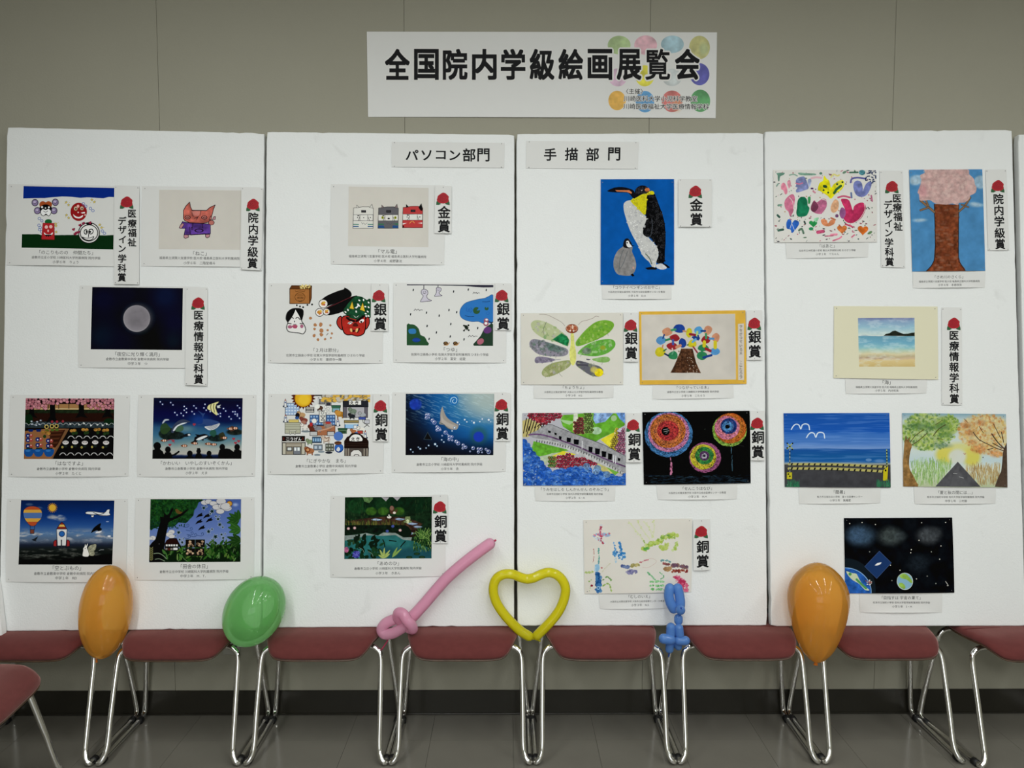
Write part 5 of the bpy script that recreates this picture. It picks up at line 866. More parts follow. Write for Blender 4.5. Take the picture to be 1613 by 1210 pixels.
def art_path():
    c = Cv('84 82 1320 94 1338 968 98 956', 'c8d0c4', seed=25); R = c.R
    c.grad([(80, '6c94a8'), (160, 'a8bcc0'), (500, 'c0ccc4'), (640, 'b0c4c8'), (760, 'c4ccc0'), (960, 'a8b48c')], n=50, ns=200)
    c.ell(600, 580, 120, 110, 'd0c02c', a=.8, s_=60).ell(910, 600, 110, 120, 'd0c030', a=.8, s_=60).ell(780, 500, 220, 70, 'ccc45c', a=.7, s_=60).ell(740, 600, 110, 90, 'c4c8bc', a=.95, s_=40)
    def cloud(n, f, cols, r): 
        for _ in range(n):
            x, y = R.uniform(90, 1330), R.uniform(85, 640)
            if f(x, y): c.blob(x, y, r * R.uniform(.5, 1.1), R.choice(cols), a=.6, n=6, j=.4)
    c.ell(370, 300, 300, 220, '94a85c', a=.75, s_=60, tx=.15).ell(620, 230, 140, 120, '8ca44c', a=.8, s_=40).ell(1070, 300, 310, 210, 'c8ac6c', a=.75, s_=60, tx=.1).ell(1100, 520, 190, 60, 'c49c5c', a=.6, s_=40)
    inL = lambda x, y: ((x - 390) / 330) ** 2 + ((y - 300) / 230) ** 2 < 1 and y < 640 - max(0, x - 300) * .35 or (x > 480 and ((x - 620) / 150) ** 2 + ((y - 230) / 130) ** 2 < 1)
    cloud(1500, inL, ['7c9c2c', '94b03c', 'a8bc5c', '5c8434', '4c7438', 'b4c468'], 17)
    c.ell(300, 240, 170, 50, '44703c', a=.6, s_=50, tx=.3).ell(560, 240, 90, 50, '44703c', a=.6, s_=40).ell(600, 340, 90, 34, '4c7838', a=.55, s_=30).ell(560, 470, 110, 30, '5c7c78', a=.6, s_=30)
    inR = lambda x, y: ((x - 1070) / 330) ** 2 + ((y - 300) / 210) ** 2 < 1 or (x > 900 and 440 < y < 610 and y < 530 + (x - 900) * .25)
    cloud(1350, inR, ['c49c4c', 'd0ac5c', 'c08040', 'ccb474', 'd4c084', 'b87038'], 16)
    for x, y, r in ((840, 230, 60), (890, 320, 55), (1000, 510, 70), (920, 430, 45), (1200, 570, 60), (1020, 200, 50)): c.ell(x, y, r * 1.2, r * .7, 'bc6c34', a=.5, s_=34, tx=.3)
    for _ in range(500):
        x = R.uniform(190, 680); y = R.uniform(680, 950)
        if x < 730 - (y - 660) * .85 + 20 and y > 650 + abs(x - 300) * .1: c.line([(x, y), (x + R.uniform(-12, 12), y - R.uniform(40, 90))], 5, R.choice(['7cac4c', '94bc64', '5c8c3c', 'b0c88c', '84a854']), a=.75)
    for _ in range(420):
        x = R.uniform(800, 1240); y = R.uniform(740, 950)
        if x > 770 + (y - 680) * .85 - 20: c.line([(x, y), (x + R.uniform(-12, 12), y - R.uniform(40, 90))], 5, R.choice(['a4844c', 'b89c5c', '8c7040', 'c4b07c', '9c7838']), a=.75)
    c.poly('745 662 1015 960 475 956', '4c4c50', tx=.12, ts=60).poly('650 960 700 780 760 700 760 780 900 960', '5c5c60', a=.5, s_=20); c.line('690 800 735 805', 5, 'b0b0b0').line('760 840 810 855', 6, 'a8a8a8')
    c.poly('105 470 118 400 128 340 140 400 180 360 165 420 200 460 180 540 165 640 170 740 210 820 250 900 270 960 95 960', '8a6434', sm=2, tx=.22, ts=34)
    for P, w_ in (('200 460 280 410 380 320', 9), ('180 430 240 350 340 280', 8), ('455 350 520 270 600 220', 9), ('480 220 560 170', 6), ('500 380 570 400', 6)): c.line(P, w_, '4c4024', sm=2)
    c.poly('1335 415 1300 490 1280 560 1275 660 1260 780 1220 860 1185 960 1340 968', '4c3c30', sm=1, tx=.12)
    for P, w_ in (('1290 530 1200 500 1120 460 1000 400 930 310', 9), ('1300 510 1220 430 1150 330', 13), ('1160 440 1270 500', 10), ('1290 430 1265 310', 10), ('1255 380 1170 210', 8), ('1100 520 1165 500', 9), ('1000 240 1050 320', 6), ('820 150 870 200', 5)): c.line(P, w_, '3c3028', sm=2)
    c.line('815 560 828 578 840 560', 5, 'a04c3c').ell(1045, 610, 7, 7, '4c4444')
    return c.tone(1.0, 0.85)
def art_space():
    c = Cv('203 112 1382 106 1406 925 216 932', '0a0c0e', seed=26); c.fill('0b0d10', tx=.4, ts=80); R = c.R
    for x, y, rx, ry, k, a in ((390, 305, 150, 110, '34485c', .9), (340, 300, 100, 90, '3c5470', .6), (710, 310, 130, 100, '3c4444', .9), (820, 310, 70, 50, '3c4448', .5), (1120, 305, 120, 90, '44484c', .9), (1200, 270, 70, 60, '34383c', .7), (1020, 600, 120, 100, '181e24', .9)): c.ell(x, y, rx, ry, k, a=a, s_=ry * .8, tx=.2, ts=22)
    c.ell(215, 880, 330, 330, '141c22').ell(215, 915, 285, 265, '7ca4cc').ell(215, 920, 278, 262, '2454a0', tx=.2, ts=36).poly('225 690 260 700 300 712 340 720 370 780 420 850 480 895 430 895 370 830 300 790 250 740', 'b8c4a4', sm=2).ell(268, 722, 17, 17, '4c8c4c').line('340 780 380 820 440 875', 24, '4c8c54', sm=2)
    for _ in range(20): c.blob(480 + R.gauss(0, 14), 815 + R.gauss(0, 16), 7, R.choice(['e0dcd8', '8c3c34', 'b0a8a4']), n=5)
    c.poly('588 472 718 600 558 770 428 640', '1c3460', ow=3, oc='4c608c').poly('535 628 565 602 612 594 600 615 560 630', 'dcdcdc', sm=1)
    c.ell(864, 800, 88, 92, 'c4ccc0').ell(864, 800, 83, 87, '7ca4bc').poly('805 740 850 715 900 740 945 800 930 820 880 780 830 770', '8cb04c', sm=2, tx=.1).poly('800 820 840 820 870 860 850 885 800 850', '8cb04c', sm=2, tx=.1)
    for x, y in pts('265 172 400 160 545 182 482 480 1048 162 1310 160 1258 416 936 456 1154 480 1244 560 1108 744 990 774 1202 824 708 626 722 792 812 680 930 490 1020 355'): c.ell(x, y, 6, 6, R.choice(['c8c8c0', '8c9088', 'd8d4c8']))
    c.line('1308 802 1338 846 1325 848', 6, 'c4c4bc', sm=2)
    return c
# ---------------------------------------------------------------- materials
M = {}
M['wall'] = add_noise(principled('wall_paint', (0.345, 0.332, 0.265), 0.75, 0.15), 3.0, 0.03, bump=0.25, bdist=0.002, bscale=160)
M['ceiling'] = principled('ceiling_paint', (0.75, 0.75, 0.72), 0.9, 0.1)
M['skirt'] = add_noise(principled('vinyl_skirting', (0.020, 0.018, 0.013), 0.3, 0.4), 8, 0.1)
M['tile'] = add_noise(principled('vinyl_tile', (0.165, 0.155, 0.13), 0.17, 0.5), 7, 0.10, bump=0.06, bdist=0.002, bscale=9)
M['slab'] = principled('floor_joint', (0.05, 0.047, 0.04), 0.6)
M['board'] = add_noise(principled('expanded_polystyrene', (0.83, 0.845, 0.835), 0.55, 0.25), 2.2, 0.035, bump=0.35, bdist=0.0022, bscale=170)
_N, _L, _b = nodes(M['board'])                             # faint scuffs on the soft foam
_s = _N.new('ShaderNodeTexNoise'); _s.inputs['Scale'].default_value = 7; _s.inputs['Detail'].default_value = 8; _s.inputs['Distortion'].default_value = 1.2
_r = _N.new('ShaderNodeMapRange'); _r.inputs[1].default_value = 0.64; _r.inputs[2].default_value = 0.78; _r.inputs[4].default_value = 0.28
_m = _N.new('ShaderNodeMix'); _m.data_type = 'RGBA'; _m.inputs[7].default_value = (0.5, 0.5, 0.48, 1)
_q = _b.inputs['Base Color'].links[0].from_socket; _L.new(_N['Texture Coordinate'].outputs['Object'], _s.inputs['Vector']); _L.new(_s.outputs['Fac'], _r.inputs[0]); _L.new(_r.outputs[0], _m.inputs[0]); _L.new(_q, _m.inputs[6]); _L.new(_m.outputs[2], _b.inputs['Base Color'])
M['paper'] = add_noise(principled('white_paper', (0.745, 0.745, 0.725), 0.6, 0.2), 30, 0.008)
M['cream'] = principled('cream_card', alb('ccc8ae')[:3], 0.7, 0.2)
M['ink'] = principled('black_ink', (0.006, 0.006, 0.007), 0.6, 0.15)
M['grey_ink'] = principled('grey_print_ink', (0.05, 0.05, 0.05), 0.6, 0.15)
M['halo'] = principled('white_print_halo', alb('d0cfcc')[:3], 0.6, 0.2)
M['rose'] = principled('rose_red_print', alb('9c1f28')[:3], 0.6, 0.2)
M['rose_dark'] = principled('rose_dark_print', alb('6c101c')[:3], 0.6, 0.2)
M['rose_leaf'] = principled('rose_leaf_print', alb('2c5636')[:3], 0.6, 0.2)
M['pin'] = principled('steel_pin', (0.25, 0.25, 0.25), 0.35, 0.5, 0.8)
M['chrome'] = principled('chrome_tube', (0.90, 0.89, 0.87), 0.07, 0.5, 1.0)
M['rubber'] = principled('black_rubber', (0.01, 0.01, 0.01), 0.5, 0.4)
M['pale'] = principled('pale_room_paint', (0.72, 0.71, 0.66), 0.8, 0.2)  # for the unseen front wall, lightened to brighten reflections in the chrome
M['plastic'] = principled('black_plastic', (0.012, 0.012, 0.012), 0.4, 0.4)
M['fabric'] = add_noise(principled('wine_red_fabric', (0.125, 0.032, 0.030), 0.92, 0.1), 40, 0.22, bump=0.5, bdist=0.0008, bscale=900, detail=6)
M['fabric'].node_tree.nodes['Principled BSDF'].inputs['Sheen Weight'].default_value = 0.55; M['fabric'].node_tree.nodes['Principled BSDF'].inputs['Sheen Tint'].default_value = (0.9, 0.55, 0.5, 1); M['fabric'].node_tree.nodes['Principled BSDF'].inputs['Sheen Roughness'].default_value = 0.4
M['ply'] = add_noise(principled('plywood_shell', (0.085, 0.045, 0.025), 0.4, 0.4), 30, 0.6)
M['plate'] = principled('outlet_plate', (0.36, 0.35, 0.30), 0.4, 0.4)
def balloon_mat(name, color, thin=0.45, trans=0.5, rough=0.09):
    m = bpy.data.materials.new(name); m.use_nodes = True; N, L, b = nodes(m)
    b.inputs['Base Color'].default_value = tuple(color) + (1,); b.inputs['Roughness'].default_value = rough; b.inputs['Specular IOR Level'].default_value = 0.6
    t = N.new('ShaderNodeBsdfTranslucent'); t.inputs['Color'].default_value = tuple(color) + (1,)
    tp = N.new('ShaderNodeBsdfTransparent'); tp.inputs['Color'].default_value = tuple(min(1, c ** 0.35) for c in color) + (1,)
    a = N.new('ShaderNodeMixShader'); a.inputs[0].default_value = trans; L.new(b.outputs[0], a.inputs[1]); L.new(t.outputs[0], a.inputs[2])
    c = N.new('ShaderNodeMixShader'); c.inputs[0].default_value = thin; L.new(a.outputs[0], c.inputs[1]); L.new(tp.outputs[0], c.inputs[2])
    fr = N.new('ShaderNodeFresnel'); fr.inputs[0].default_value = 1.32; gl = N.new('ShaderNodeBsdfGlossy'); gl.inputs['Roughness'].default_value = rough; gl.inputs['Color'].default_value = (1, 1, 1, 1)
    k = N.new('ShaderNodeMixShader'); L.new(fr.outputs[0], k.inputs[0]); L.new(c.outputs[0], k.inputs[1]); L.new(gl.outputs[0], k.inputs[2])
    b.inputs['Specular IOR Level'].default_value = 0.0
    L.new(k.outputs[0], N['Material Output'].inputs['Surface']); return m

# ---------------------------------------------------------------- the room
RX, RY = 4.6, -6.6
wall = mesh('wall_back', *[(lambda v, f: (v, f))([(-RX, 0.0, 0), (RX, 0.0, 0), (RX, 0.0, CEIL), (-RX, 0.0, CEIL), (-RX, .1, 0), (RX, .1, 0), (RX, .1, CEIL), (-RX, .1, CEIL)],
            [(0, 3, 2, 1), (4, 5, 6, 7), (0, 1, 5, 4), (3, 7, 6, 2), (0, 4, 7, 3), (1, 2, 6, 5)])][0], M['slab'])
tag(wall, 'beige panelled wall behind the display boards', kind='structure')
for i in range(-4, 7):
    x0, x1 = (i - 1.5) * 0.9 + 0.0005, (i - 0.5) * 0.9 - 0.0005
    x0, x1 = max(x0, -RX), min(x1, RX)
    if x1 > x0: bm_obj('wall_panel', box_bm(x0, x1, -0.008, -0.0002, 0.0, CEIL, 0.0008), M['wall'], wall)
fl = bm_obj('floor', box_bm(-RX, RX, RY, 0.0, -0.06, -0.003), M['slab']); tag(fl, 'grey-brown vinyl tile floor', kind='structure')
tb = box_bm(-0.1495, 0.1495, -0.1495, 0.1495, -0.003, 0.0)
t0 = bm_obj('floor_tile', tb, M['tile'], fl)
first = True
NY = 12
for i in range(-15, 16):
    for j in range(NY):
        if abs(i) > 11 and j > 3: continue
        o = t0 if first else t0.copy()
        if not first: COL.objects.link(o); o.parent = fl
        first = False
        o.location = (-0.05 + 0.15 + i * 0.3, -0.2 + 0.15 - j * 0.3, 0)
        if o.location.x - .15 < -RX or o.location.x + .15 > RX: bpy.data.objects.remove(o); continue
sk = bm_obj('baseboard_back', box_bm(-RX, RX, -0.0125, -0.0082, 0.0, 0.097, 0.001), M['skirt']); tag(sk, 'dark vinyl skirting along the wall foot', kind='structure')
V, Fc = tube_data([(-RX, -0.0135, 0.004), (RX, -0.0135, 0.004)], 0.0035, 8)
fix_normals(mesh('skirting_lip', V, Fc, M['skirt'], sk, smooth=True))
ce = bm_obj('ceiling', box_bm(-RX, RX, RY, 0.1, CEIL, CEIL + 0.06), M['ceiling']); tag(ce, 'pale ceiling above the room', kind='structure')
for nm, b in (('wall_left', (-RX - .1, -RX, RY, 0.1)), ('wall_right', (RX, RX + .1, RY, 0.1)), ('wall_front', (-RX, RX, RY - .1, RY))):
    o = bm_obj(nm, box_bm(*b, 0, CEIL), M['pale'] if nm == 'wall_front' else M['wall']); tag(o, 'beige side of the room out of view', kind='structure')

we = mesh('added_rear_pane', [(-2.2, RY + .002, .15), (.4, RY + .002, .15), (.4, RY + .002, 2.15), (-2.2, RY + .002, 2.15)], [(0, 1, 2, 3)], principled('added_pane_glass', (0.7, 0.75, 0.8), 0.1, 0.5)); tag(we, 'unseen pane added behind the camera with the fill light', kind='structure')  # out-of-view pane, added only to back the fill light
# ---------------------------------------------------------------- display boards
ZB = 0.418; YT = -0.044
class Board:
    def __init__(s, tl, tr, br, bl, zb=ZB, yt=YT, yb=None):
        g = (lambda p: at_z(p[0], p[1], zb)) if yb is None else (lambda p: at_y(p[0], p[1], yb))
        s.W = [at_y(*tl, yt), at_y(*tr, yt), g(br), g(bl)]
        s.p0 = (s.W[0] + s.W[1] + s.W[2] + s.W[3]) / 4
        n = np.cross(s.W[2] - s.W[0], s.W[1] - s.W[3]); n /= np.linalg.norm(n)
        s.n = n if n[1] < 0 else -n
    def at(s, px, py, off=0.0): return on_plane(px, py, s.p0 + s.n * off, s.n)
    def build(s, label, seed):
        th = 0.030; R = random.Random(seed); fr = []
        W = [w - s.n * np.dot(w - s.p0, s.n) for w in s.W]
        per = []
        for k in range(4):                                    # outline with slightly crushed, uneven edges
            a, b = W[k], W[(k + 1) % 4]; d = b - a; L = np.linalg.norm(d); d = d / L; inn = np.cross(s.n, d); c = (W[0] + W[2]) / 2
            if np.dot(inn, c - a) < 0: inn = -inn
            m = 40 if k in (0, 2) else 56
            for i in range(m):
                t = (i + .0) / m * L
                if i == 0: per.append(a + (d * 0.004) + inn * 0.0015); continue
                per.append(a + d * t + inn * (R.random() * 0.0009 + (R.random() < .05) * R.uniform(0, .0028)))
        n0 = len(per); c = s.p0; V = []; Fc = []
        rings = [(0.0035, 0.0), (0.0012, -0.0012), (0.0, -0.004), (0.0, -th + 0.003), (0.003, -th)]
        for ins, dz in rings:
            for p in per:
                e = c - p; e = e / np.linalg.norm(e); V.append(p + e * ins * 1.3 + s.n * dz)
        for r in range(len(rings) - 1):
            for i in range(n0): j = (i + 1) % n0; Fc.append((r * n0 + i, r * n0 + j, (r + 1) * n0 + j, (r + 1) * n0 + i))
        Fc.append(tuple(range(n0))); Fc.append(tuple((len(rings) - 1) * n0 + i for i in range(n0))[::-1])
        o = fix_normals(mesh('display_board', V, Fc, M['board'])); tag(o, label, 'display board', 'white polystyrene display boards')
        s.o = o; return s
B0 = Board((-500, 200), (-88, 200), (4.2, 1012), (-414, 1012), yb=-0.268).build('white polystyrene board cut by the left edge, only its lower corner showing', 1)
B1 = Board((12.5, 201), (416, 208), (410.6, 990.5), (-4, 996)).build('white polystyrene board holding the face, cat, moon, garden and aquarium pictures', 2)
B2 = Board((419.8, 207.6), (810.6, 211), (810, 986.8), (412.6, 990)).build('white polystyrene board second from left, with three train-cats at its top', 3)
B3 = Board((813.2, 210.4), (1202.8, 208.8), (1209, 986), (814.8, 986.6)).build('white polystyrene board with the blue penguin picture and the butterfly', 4)
B4 = Board((1204, 206.6), (1594.5, 204), (1616, 986.8), (1214.4, 987.2)).build('white polystyrene board with the cherry tree and outer space paintings', 5)
B5 = Board((1604, 211), (1996, 211), (2040, 986.8), (1620, 986.8)).build('white polystyrene board cut off by the right edge', 6)
class WallB:                                                  # same mapping for things taped straight to the wall
    n = np.array([0, -1.0, 0]); p0 = np.array([0, -0.008, 0])
    def at(s, px, py, off=0.0): return at_y(px, py, -0.008 - off)
WB = WallB()

# ---------------------------------------------------------------- sheets of paper that follow a board, with print laid on them
def inv_bilin(q, P):
    q = np.asarray(q, float); P = np.asarray(P, float); uv = np.full(P.shape, .5)
    for _ in range(8):
        u, v = uv[:, :1], uv[:, 1:]
        f = (q[0] * (1 - u) + q[1] * u) * (1 - v) + (q[3] * (1 - u) + q[2] * u) * v - P
        du = (q[1] - q[0]) * (1 - v) + (q[2] - q[3]) * v; dv = (q[3] - q[0]) * (1 - u) + (q[2] - q[1]) * u
        det = du[:, 0] * dv[:, 1] - du[:, 1] * dv[:, 0]
        uv = uv - np.stack([(f[:, 0] * dv[:, 1] - f[:, 1] * dv[:, 0]) / det, (du[:, 0] * f[:, 1] - du[:, 1] * f[:, 0]) / det], 1)
    return uv
class Sheet:
    def __init__(s, bd, q, off=0.0012, curl=(0.003, 0.0012), seed=0):
        s.bd, s.q, s.off = bd, [tuple(p) for p in q], off
        s.c = [bd.at(*p, off) for p in s.q]; s.cb, s.cs = curl; s.R = random.Random(seed + int(q[0][0] * 7)); s.k = s.R.uniform(.8, 1.25)
    def S(s, uv, d=0.0):
        u, v = uv[:, :1], uv[:, 1:]; c = s.c
        P = (c[0] * (1 - u) + c[1] * u) * (1 - v) + (c[3] * (1 - u) + c[2] * u) * v
        uc, vc = np.clip(u, 0, 1), np.clip(v, 0, 1)
        lift = s.cb * s.k * (4 * uc * (1 - uc)) * vc ** 4 + s.cs * (4 * vc * (1 - vc)) * ((1 - uc) ** 4 + uc ** 5) + 0.0006 * (4 * uc * (1 - uc)) * (1 - vc) ** 4
        return P + s.bd.n * (lift + d)
    def px(s, P, d=0.0): return s.S(inv_bilin(s.q, P), d)
    def build(s, name, mat, parent=None, nu=12, nv=10, th=0.00025, uvmap=True, jag=0):
        V = []; UV = []
        for d in (0.0, -th):
            g = np.array([(i / nu, j / nv) for j in range(nv + 1) for i in range(nu + 1)]); V += list(s.S(g, d)); UV += [(a, 1 - b) for a, b in g]
        w = nu + 1; n = w * (nv + 1); Fc = []
        for j in range(nv):
            for i in range(nu):
                a = j * w + i; Fc.append((a, a + w, a + w + 1, a + 1)); Fc.append((n + a, n + a + 1, n + a + w + 1, n + a + w))
        per = [i for i in range(w)] + [j * w + nu for j in range(1, nv + 1)] + [nv * w + i for i in range(nu - 1, -1, -1)] + [j * w for j in range(nv - 1, 0, -1)]
        for a, b in zip(per, per[1:] + per[:1]): Fc.append((a, b, n + b, n + a))
        o = fix_normals(mesh(name, V, Fc, mat, parent, uv=UV)); s.o = o; return o
    def patch(s, name, q, mat, parent, d=0.00012, nu=12, nv=10):      # a printed area inside the sheet
        g = [(i / nu, j / nv) for j in range(nv + 1) for i in range(nu + 1)]; q = np.array(q, float)
        P = np.array([(q[0] * (1 - u) + q[1] * u) * (1 - v) + (q[3] * (1 - u) + q[2] * u) * v for u, v in g])
        w = nu + 1; Fc = [(j * w + i, (j + 1) * w + i, (j + 1) * w + i + 1, j * w + i + 1) for j in range(nv) for i in range(nu)]
        return mesh(name, s.px(P, d), Fc, mat, parent, uv=[(a, 1 - b) for a, b in g])
pin_me = None
def pins(s, where=((.025, .03), (.975, .03), (.975, .97), (.025, .97))):
    global pin_me
    for u, v in where:
        P = s.S(np.array([[u, v]]), 0.0)[0]
        if pin_me is None:
            bm = bmesh.new(); bmesh.ops.create_uvsphere(bm, u_segments=8, v_segments=4, radius=0.0017)
            for vv in bm.verts: vv.co.y *= 0.6
            pin_me = bpy.data.meshes.new('pin'); bm.to_mesh(pin_me); bm.free(); pin_me.materials.append(M['pin'])
        o = bpy.data.objects.new('pin', pin_me); COL.objects.link(o); o.parent = s.o; o.location = P

# ---------------------------------------------------------------- lettering
_gc = {}
def glyphs(txt, bold=0.0, res=3):
    k = (txt, bold, res)
    if k in _gc: return _gc[k]
    cu = bpy.data.curves.new('t', 'FONT'); cu.body = txt; cu.size = 1.0; cu.resolution_u = res; cu.offset = bold; cu.fill_mode = 'FRONT'
    o = bpy.data.objects.new('t', cu); COL.objects.link(o)
    dg = bpy.context.evaluated_depsgraph_get(); me = bpy.data.meshes.new_from_object(o.evaluated_get(dg))
    V = np.zeros(len(me.vertices) * 3); me.vertices.foreach_get('co', V); V = V.reshape(-1, 3)[:, :2]
    Fc = [tuple(p.vertices) for p in me.polygons]
    bpy.data.objects.remove(o); bpy.data.curves.remove(cu); bpy.data.meshes.remove(me)
    _gc[k] = (V, Fc); return _gc[k]
def text_px(s, txt, cx, cy, w, h=None, bold=0.0, res=3, name_sq=False):
    V, Fc = glyphs(txt, 0.0, res); nv0 = len(V)
    if bold:
        sqr = name_sq; n = 24 if sqr else 8 if bold < .05 else 14; nv = len(V)
        V = np.concatenate([V] + [V + bold * (np.array([math.cos(6.2832 * i / n), math.sin(6.2832 * i / n)]) * (1 / max(abs(math.cos(6.2832 * i / n)), abs(math.sin(6.2832 * i / n))) if sqr else 1)) for i in range(n)]); Fc = [tuple(q + j * nv for q in f) for j in range(n + 1) for f in Fc]
    Z = np.repeat(np.arange(len(V) // max(nv0, 1)), nv0)[:, None] * 0.00001      # copies stacked a hair apart
    lo, hi = V.min(0), V.max(0); sx = w / (hi[0] - lo[0]); sy = sx if h is None else h / (hi[1] - lo[1])
    q = np.array(s.q, float); e = (q[1] - q[0]) + (q[2] - q[3]); e /= np.linalg.norm(e); g = (q[3] - q[0]) + (q[2] - q[1]); g /= np.linalg.norm(g)
    a = (V[:, :1] - (lo[0] + hi[0]) / 2) * sx; b = ((lo[1] + hi[1]) / 2 - V[:, 1:]) * sy
    return np.concatenate([np.array([cx, cy]) + a * e + b * g, Z], 1), Fc
def lettering(s, name, items, mat, d=0.0003, parent=None):
    V = []; Fc = []
    for P, f in items:
        o = len(V); V += list(s.px(P[:, :2], d + P[:, 2:])); Fc += [tuple(i + o for i in q) for q in f]
    return mesh(name, V, Fc, mat, parent if parent is not None else s.o)
def caption(s, fr, lines, res=2):
    it = []
    for k, (t, cx, cy, w) in enumerate(lines):
        (x, y), = fr.px([(cx, cy)]); it.append(text_px(s, t, x, y, w / fr.k, None, 0.0, res))
    return lettering(s, 'caption_text', it, M['grey_ink'])
def rose(s, cx, cy, r=10.5):
    outer = [(0, -1), (.35, -.93), (.62, -.7), (.88, -.42), (.84, -.08), (.9, .2), (.62, .5), (.3, .58), (0, .62), (-.4, .56), (-.72, .38), (-.9, .12), (-.82, -.2), (-.74, -.5), (-.4, -.78)]
    lv1 = [(-.9, .22), (-.98, .5), (-1.0, .82), (-.6, .84), (-.25, .66), (-.5, .52)]; lv2 = [(.9, .2), (1.0, .5), (1.02, .86), (.62, .8), (.28, .64), (.55, .5)]
    def ring(rad, a0, a1, w_, n=14, sq=.78):
        A = [a0 + (a1 - a0) * i / n for i in range(n + 1)]
        return [(rad * math.cos(a), -.18 + rad * sq * math.sin(a)) for a in A] + [((rad - w_) * math.cos(a), -.18 + (rad - w_) * sq * math.sin(a)) for a in A[::-1]]
    arcs = [ring(.66, .4, 3.2, .06), ring(.62, 3.6, 6.0, .05), ring(.44, 1.2, 4.6, .06), ring(.40, 4.9, 7.2, .05), ring(.22, .2, 5.0, .06)]
    V = []; Fc = []; fm = []
    def add(P, d, mi):
        o = len(V); V.extend(list(s.px(np.array([(cx + a * r, cy + b * r) for a, b in P]), d))); Fc.append(tuple(range(o, o + len(P)))); fm.append(mi)
    add(lv1, 0.0003, 2); add(lv2, 0.0003, 2); add(catmull(outer, 3, True), 0.00045, 0)
    for a in arcs:
        n = len(a) // 2
        for i in range(n - 1): add([a[i], a[i + 1], a[2 * n - 2 - i], a[2 * n - 1 - i]], 0.0006, 1)
    return mesh('rose', V, Fc, [M['rose'], M['rose_dark'], M['rose_leaf']], s.o, fm=fm)

# printed computer pictures: (name, board, frame, sheet quad, painter, picture-is-part, caption, label)
SK = '倉敷市立倉敷東小学校 倉敷中央病院 院内学級'; SC = '倉敷市立倉敷東中学校 倉敷中央病院 院内学級'; SH = '倉敷市立庄小学校 川崎医科大学附属病院 院内学級'
FK = '福島県立須賀川支援学校 医大校 福島県立医科大学附属病院'; SG = '佐賀市立鍋島小学校 佐賀大学医学部附属病院 ひまわり学級'
OS = '大阪府立光陽支援学校 大阪市立総合医療センター分教室'; MT = '松本市立旭町小学校 信州大学医学部附属病院 院内学級'
PRINTS = [
 (B1, FA, '95 143 1430 165 1420 1068 75 1052', art_faces, (('「のこりものの　仲間たち」', 745, 912, 600), (SH, 745, 970, 770), ('小学６年　りょう', 742, 1020, 290)), 'printed sheet with cartoon faces between a blue sky band and dark green ground'),
 (B1, FB, '168 165 1490 178 1480 1075 158 1062', art_cat, (('「ねこ」', 820, 922, 150), (FK, 815, 975, 900), ('小学６年　二階堂颯斗', 815, 1030, 355)), 'printed sheet with one red cat in a purple hoodie on grey'),
 (B1, FC, '170 100 1450 112 1440 975 155 968', art_moon, (('「夜空に光り輝く満月」', 785, 828, 470), (SC, 785, 880, 665), ('中学３年　つ', 787, 928, 205)), 'printed sheet with a grey full moon in a dark blue sky'),
 (B1, FD, '118 88 1503 92 1483 1030 100 1035', art_garden, (('「はなですよ」', 803, 880, 315), (SK, 798, 943, 735), ('小学３年　たくと', 795, 995, 295)), 'printed sheet with pink blossom trees above a dark flower garden'),
 (B1, FE, '95 88 1458 88 1443 1030 80 1035', art_aquarium, (('「かわいい　いやしのすいぞくかん」', 765, 877, 815), (SK, 768, 940, 722), ('小学１年　えま', 768, 990, 250)), 'printed sheet with whales and fish before black silhouettes of visitors'),
 (B1, FF, '85 115 1478 118 1460 1075 65 1075', art_sky, (('「空とぶもの」', 775, 915, 325), (SC, 775, 978, 755), ('中学１年　REI', 768, 1028, 245)), 'printed sheet with a rocket, striped hot-air balloon and aeroplane in the sky'),
 (B1, FG, '62 105 1438 98 1430 1045 50 1055', art_country, (('「田舎の休日」', 742, 895, 310), ('倉敷市立庄中学校 川崎医科大学附属病院 院内学級', 740, 955, 795), ('中学３年　M．T．', 730, 1005, 290)), 'printed sheet with a big dark tree, small house and green leaves under blue sky'),
 (B2, FH, '148 142 1405 152 1402 1035 148 1025', art_trains, (('「マル電」', 775, 887, 200), (FK, 775, 942, 855), ('小学４年　紺野蒼汰', 780, 992, 310)), 'printed sheet with three train-shaped cats in white, grey and red'),
 (B2, FI, '100 88 1485 88 1482 1055 92 1050', art_setsubun, (('「２月は節分」', 795, 897, 300), (SG, 790, 960, 950), ('小学６年　薬師寺一陽', 795, 1010, 380)), 'printed sheet with a red horned demon mask, sushi rolls and a wooden box'),
 (B2, FJ, '112 80 1480 85 1478 1050 112 1045', art_rain, (('「つゆ」', 803, 890, 160), (SG, 795, 950, 935), ('小学２年　冨安　結愛', 800, 1002, 370)), 'printed sheet with raindrops, a blue pond, two snails and hanging cloth dolls'),
 (B2, FTOWN, '100 118 1500 120 1490 1080 90 1095', art_town, (('「にぎやかな　まち」', 800, 930, 465), (SK, 797, 993, 740), ('小学４年　けす', 797, 1045, 265)), 'printed sheet crowded with small town buildings under a big yellow sun'),
 (B2, FL, '102 102 1480 100 1472 1062 92 1072', art_sea, (('「海の中」', 797, 910, 205), (SH, 790, 972, 795), ('小学５年　杏', 795, 1025, 215)), 'printed sheet with a pale fin shape and bubbles in deep blue water'),
 (B2, FM, '152 82 1480 72 1480 1010 148 1022', art_pond, (('「あめのひ」', 818, 860, 245), (SH, 815, 918, 775), ('小学３年　きあん', 815, 972, 285)), 'printed sheet with a green pond, frog and duck among dark plants'),
]
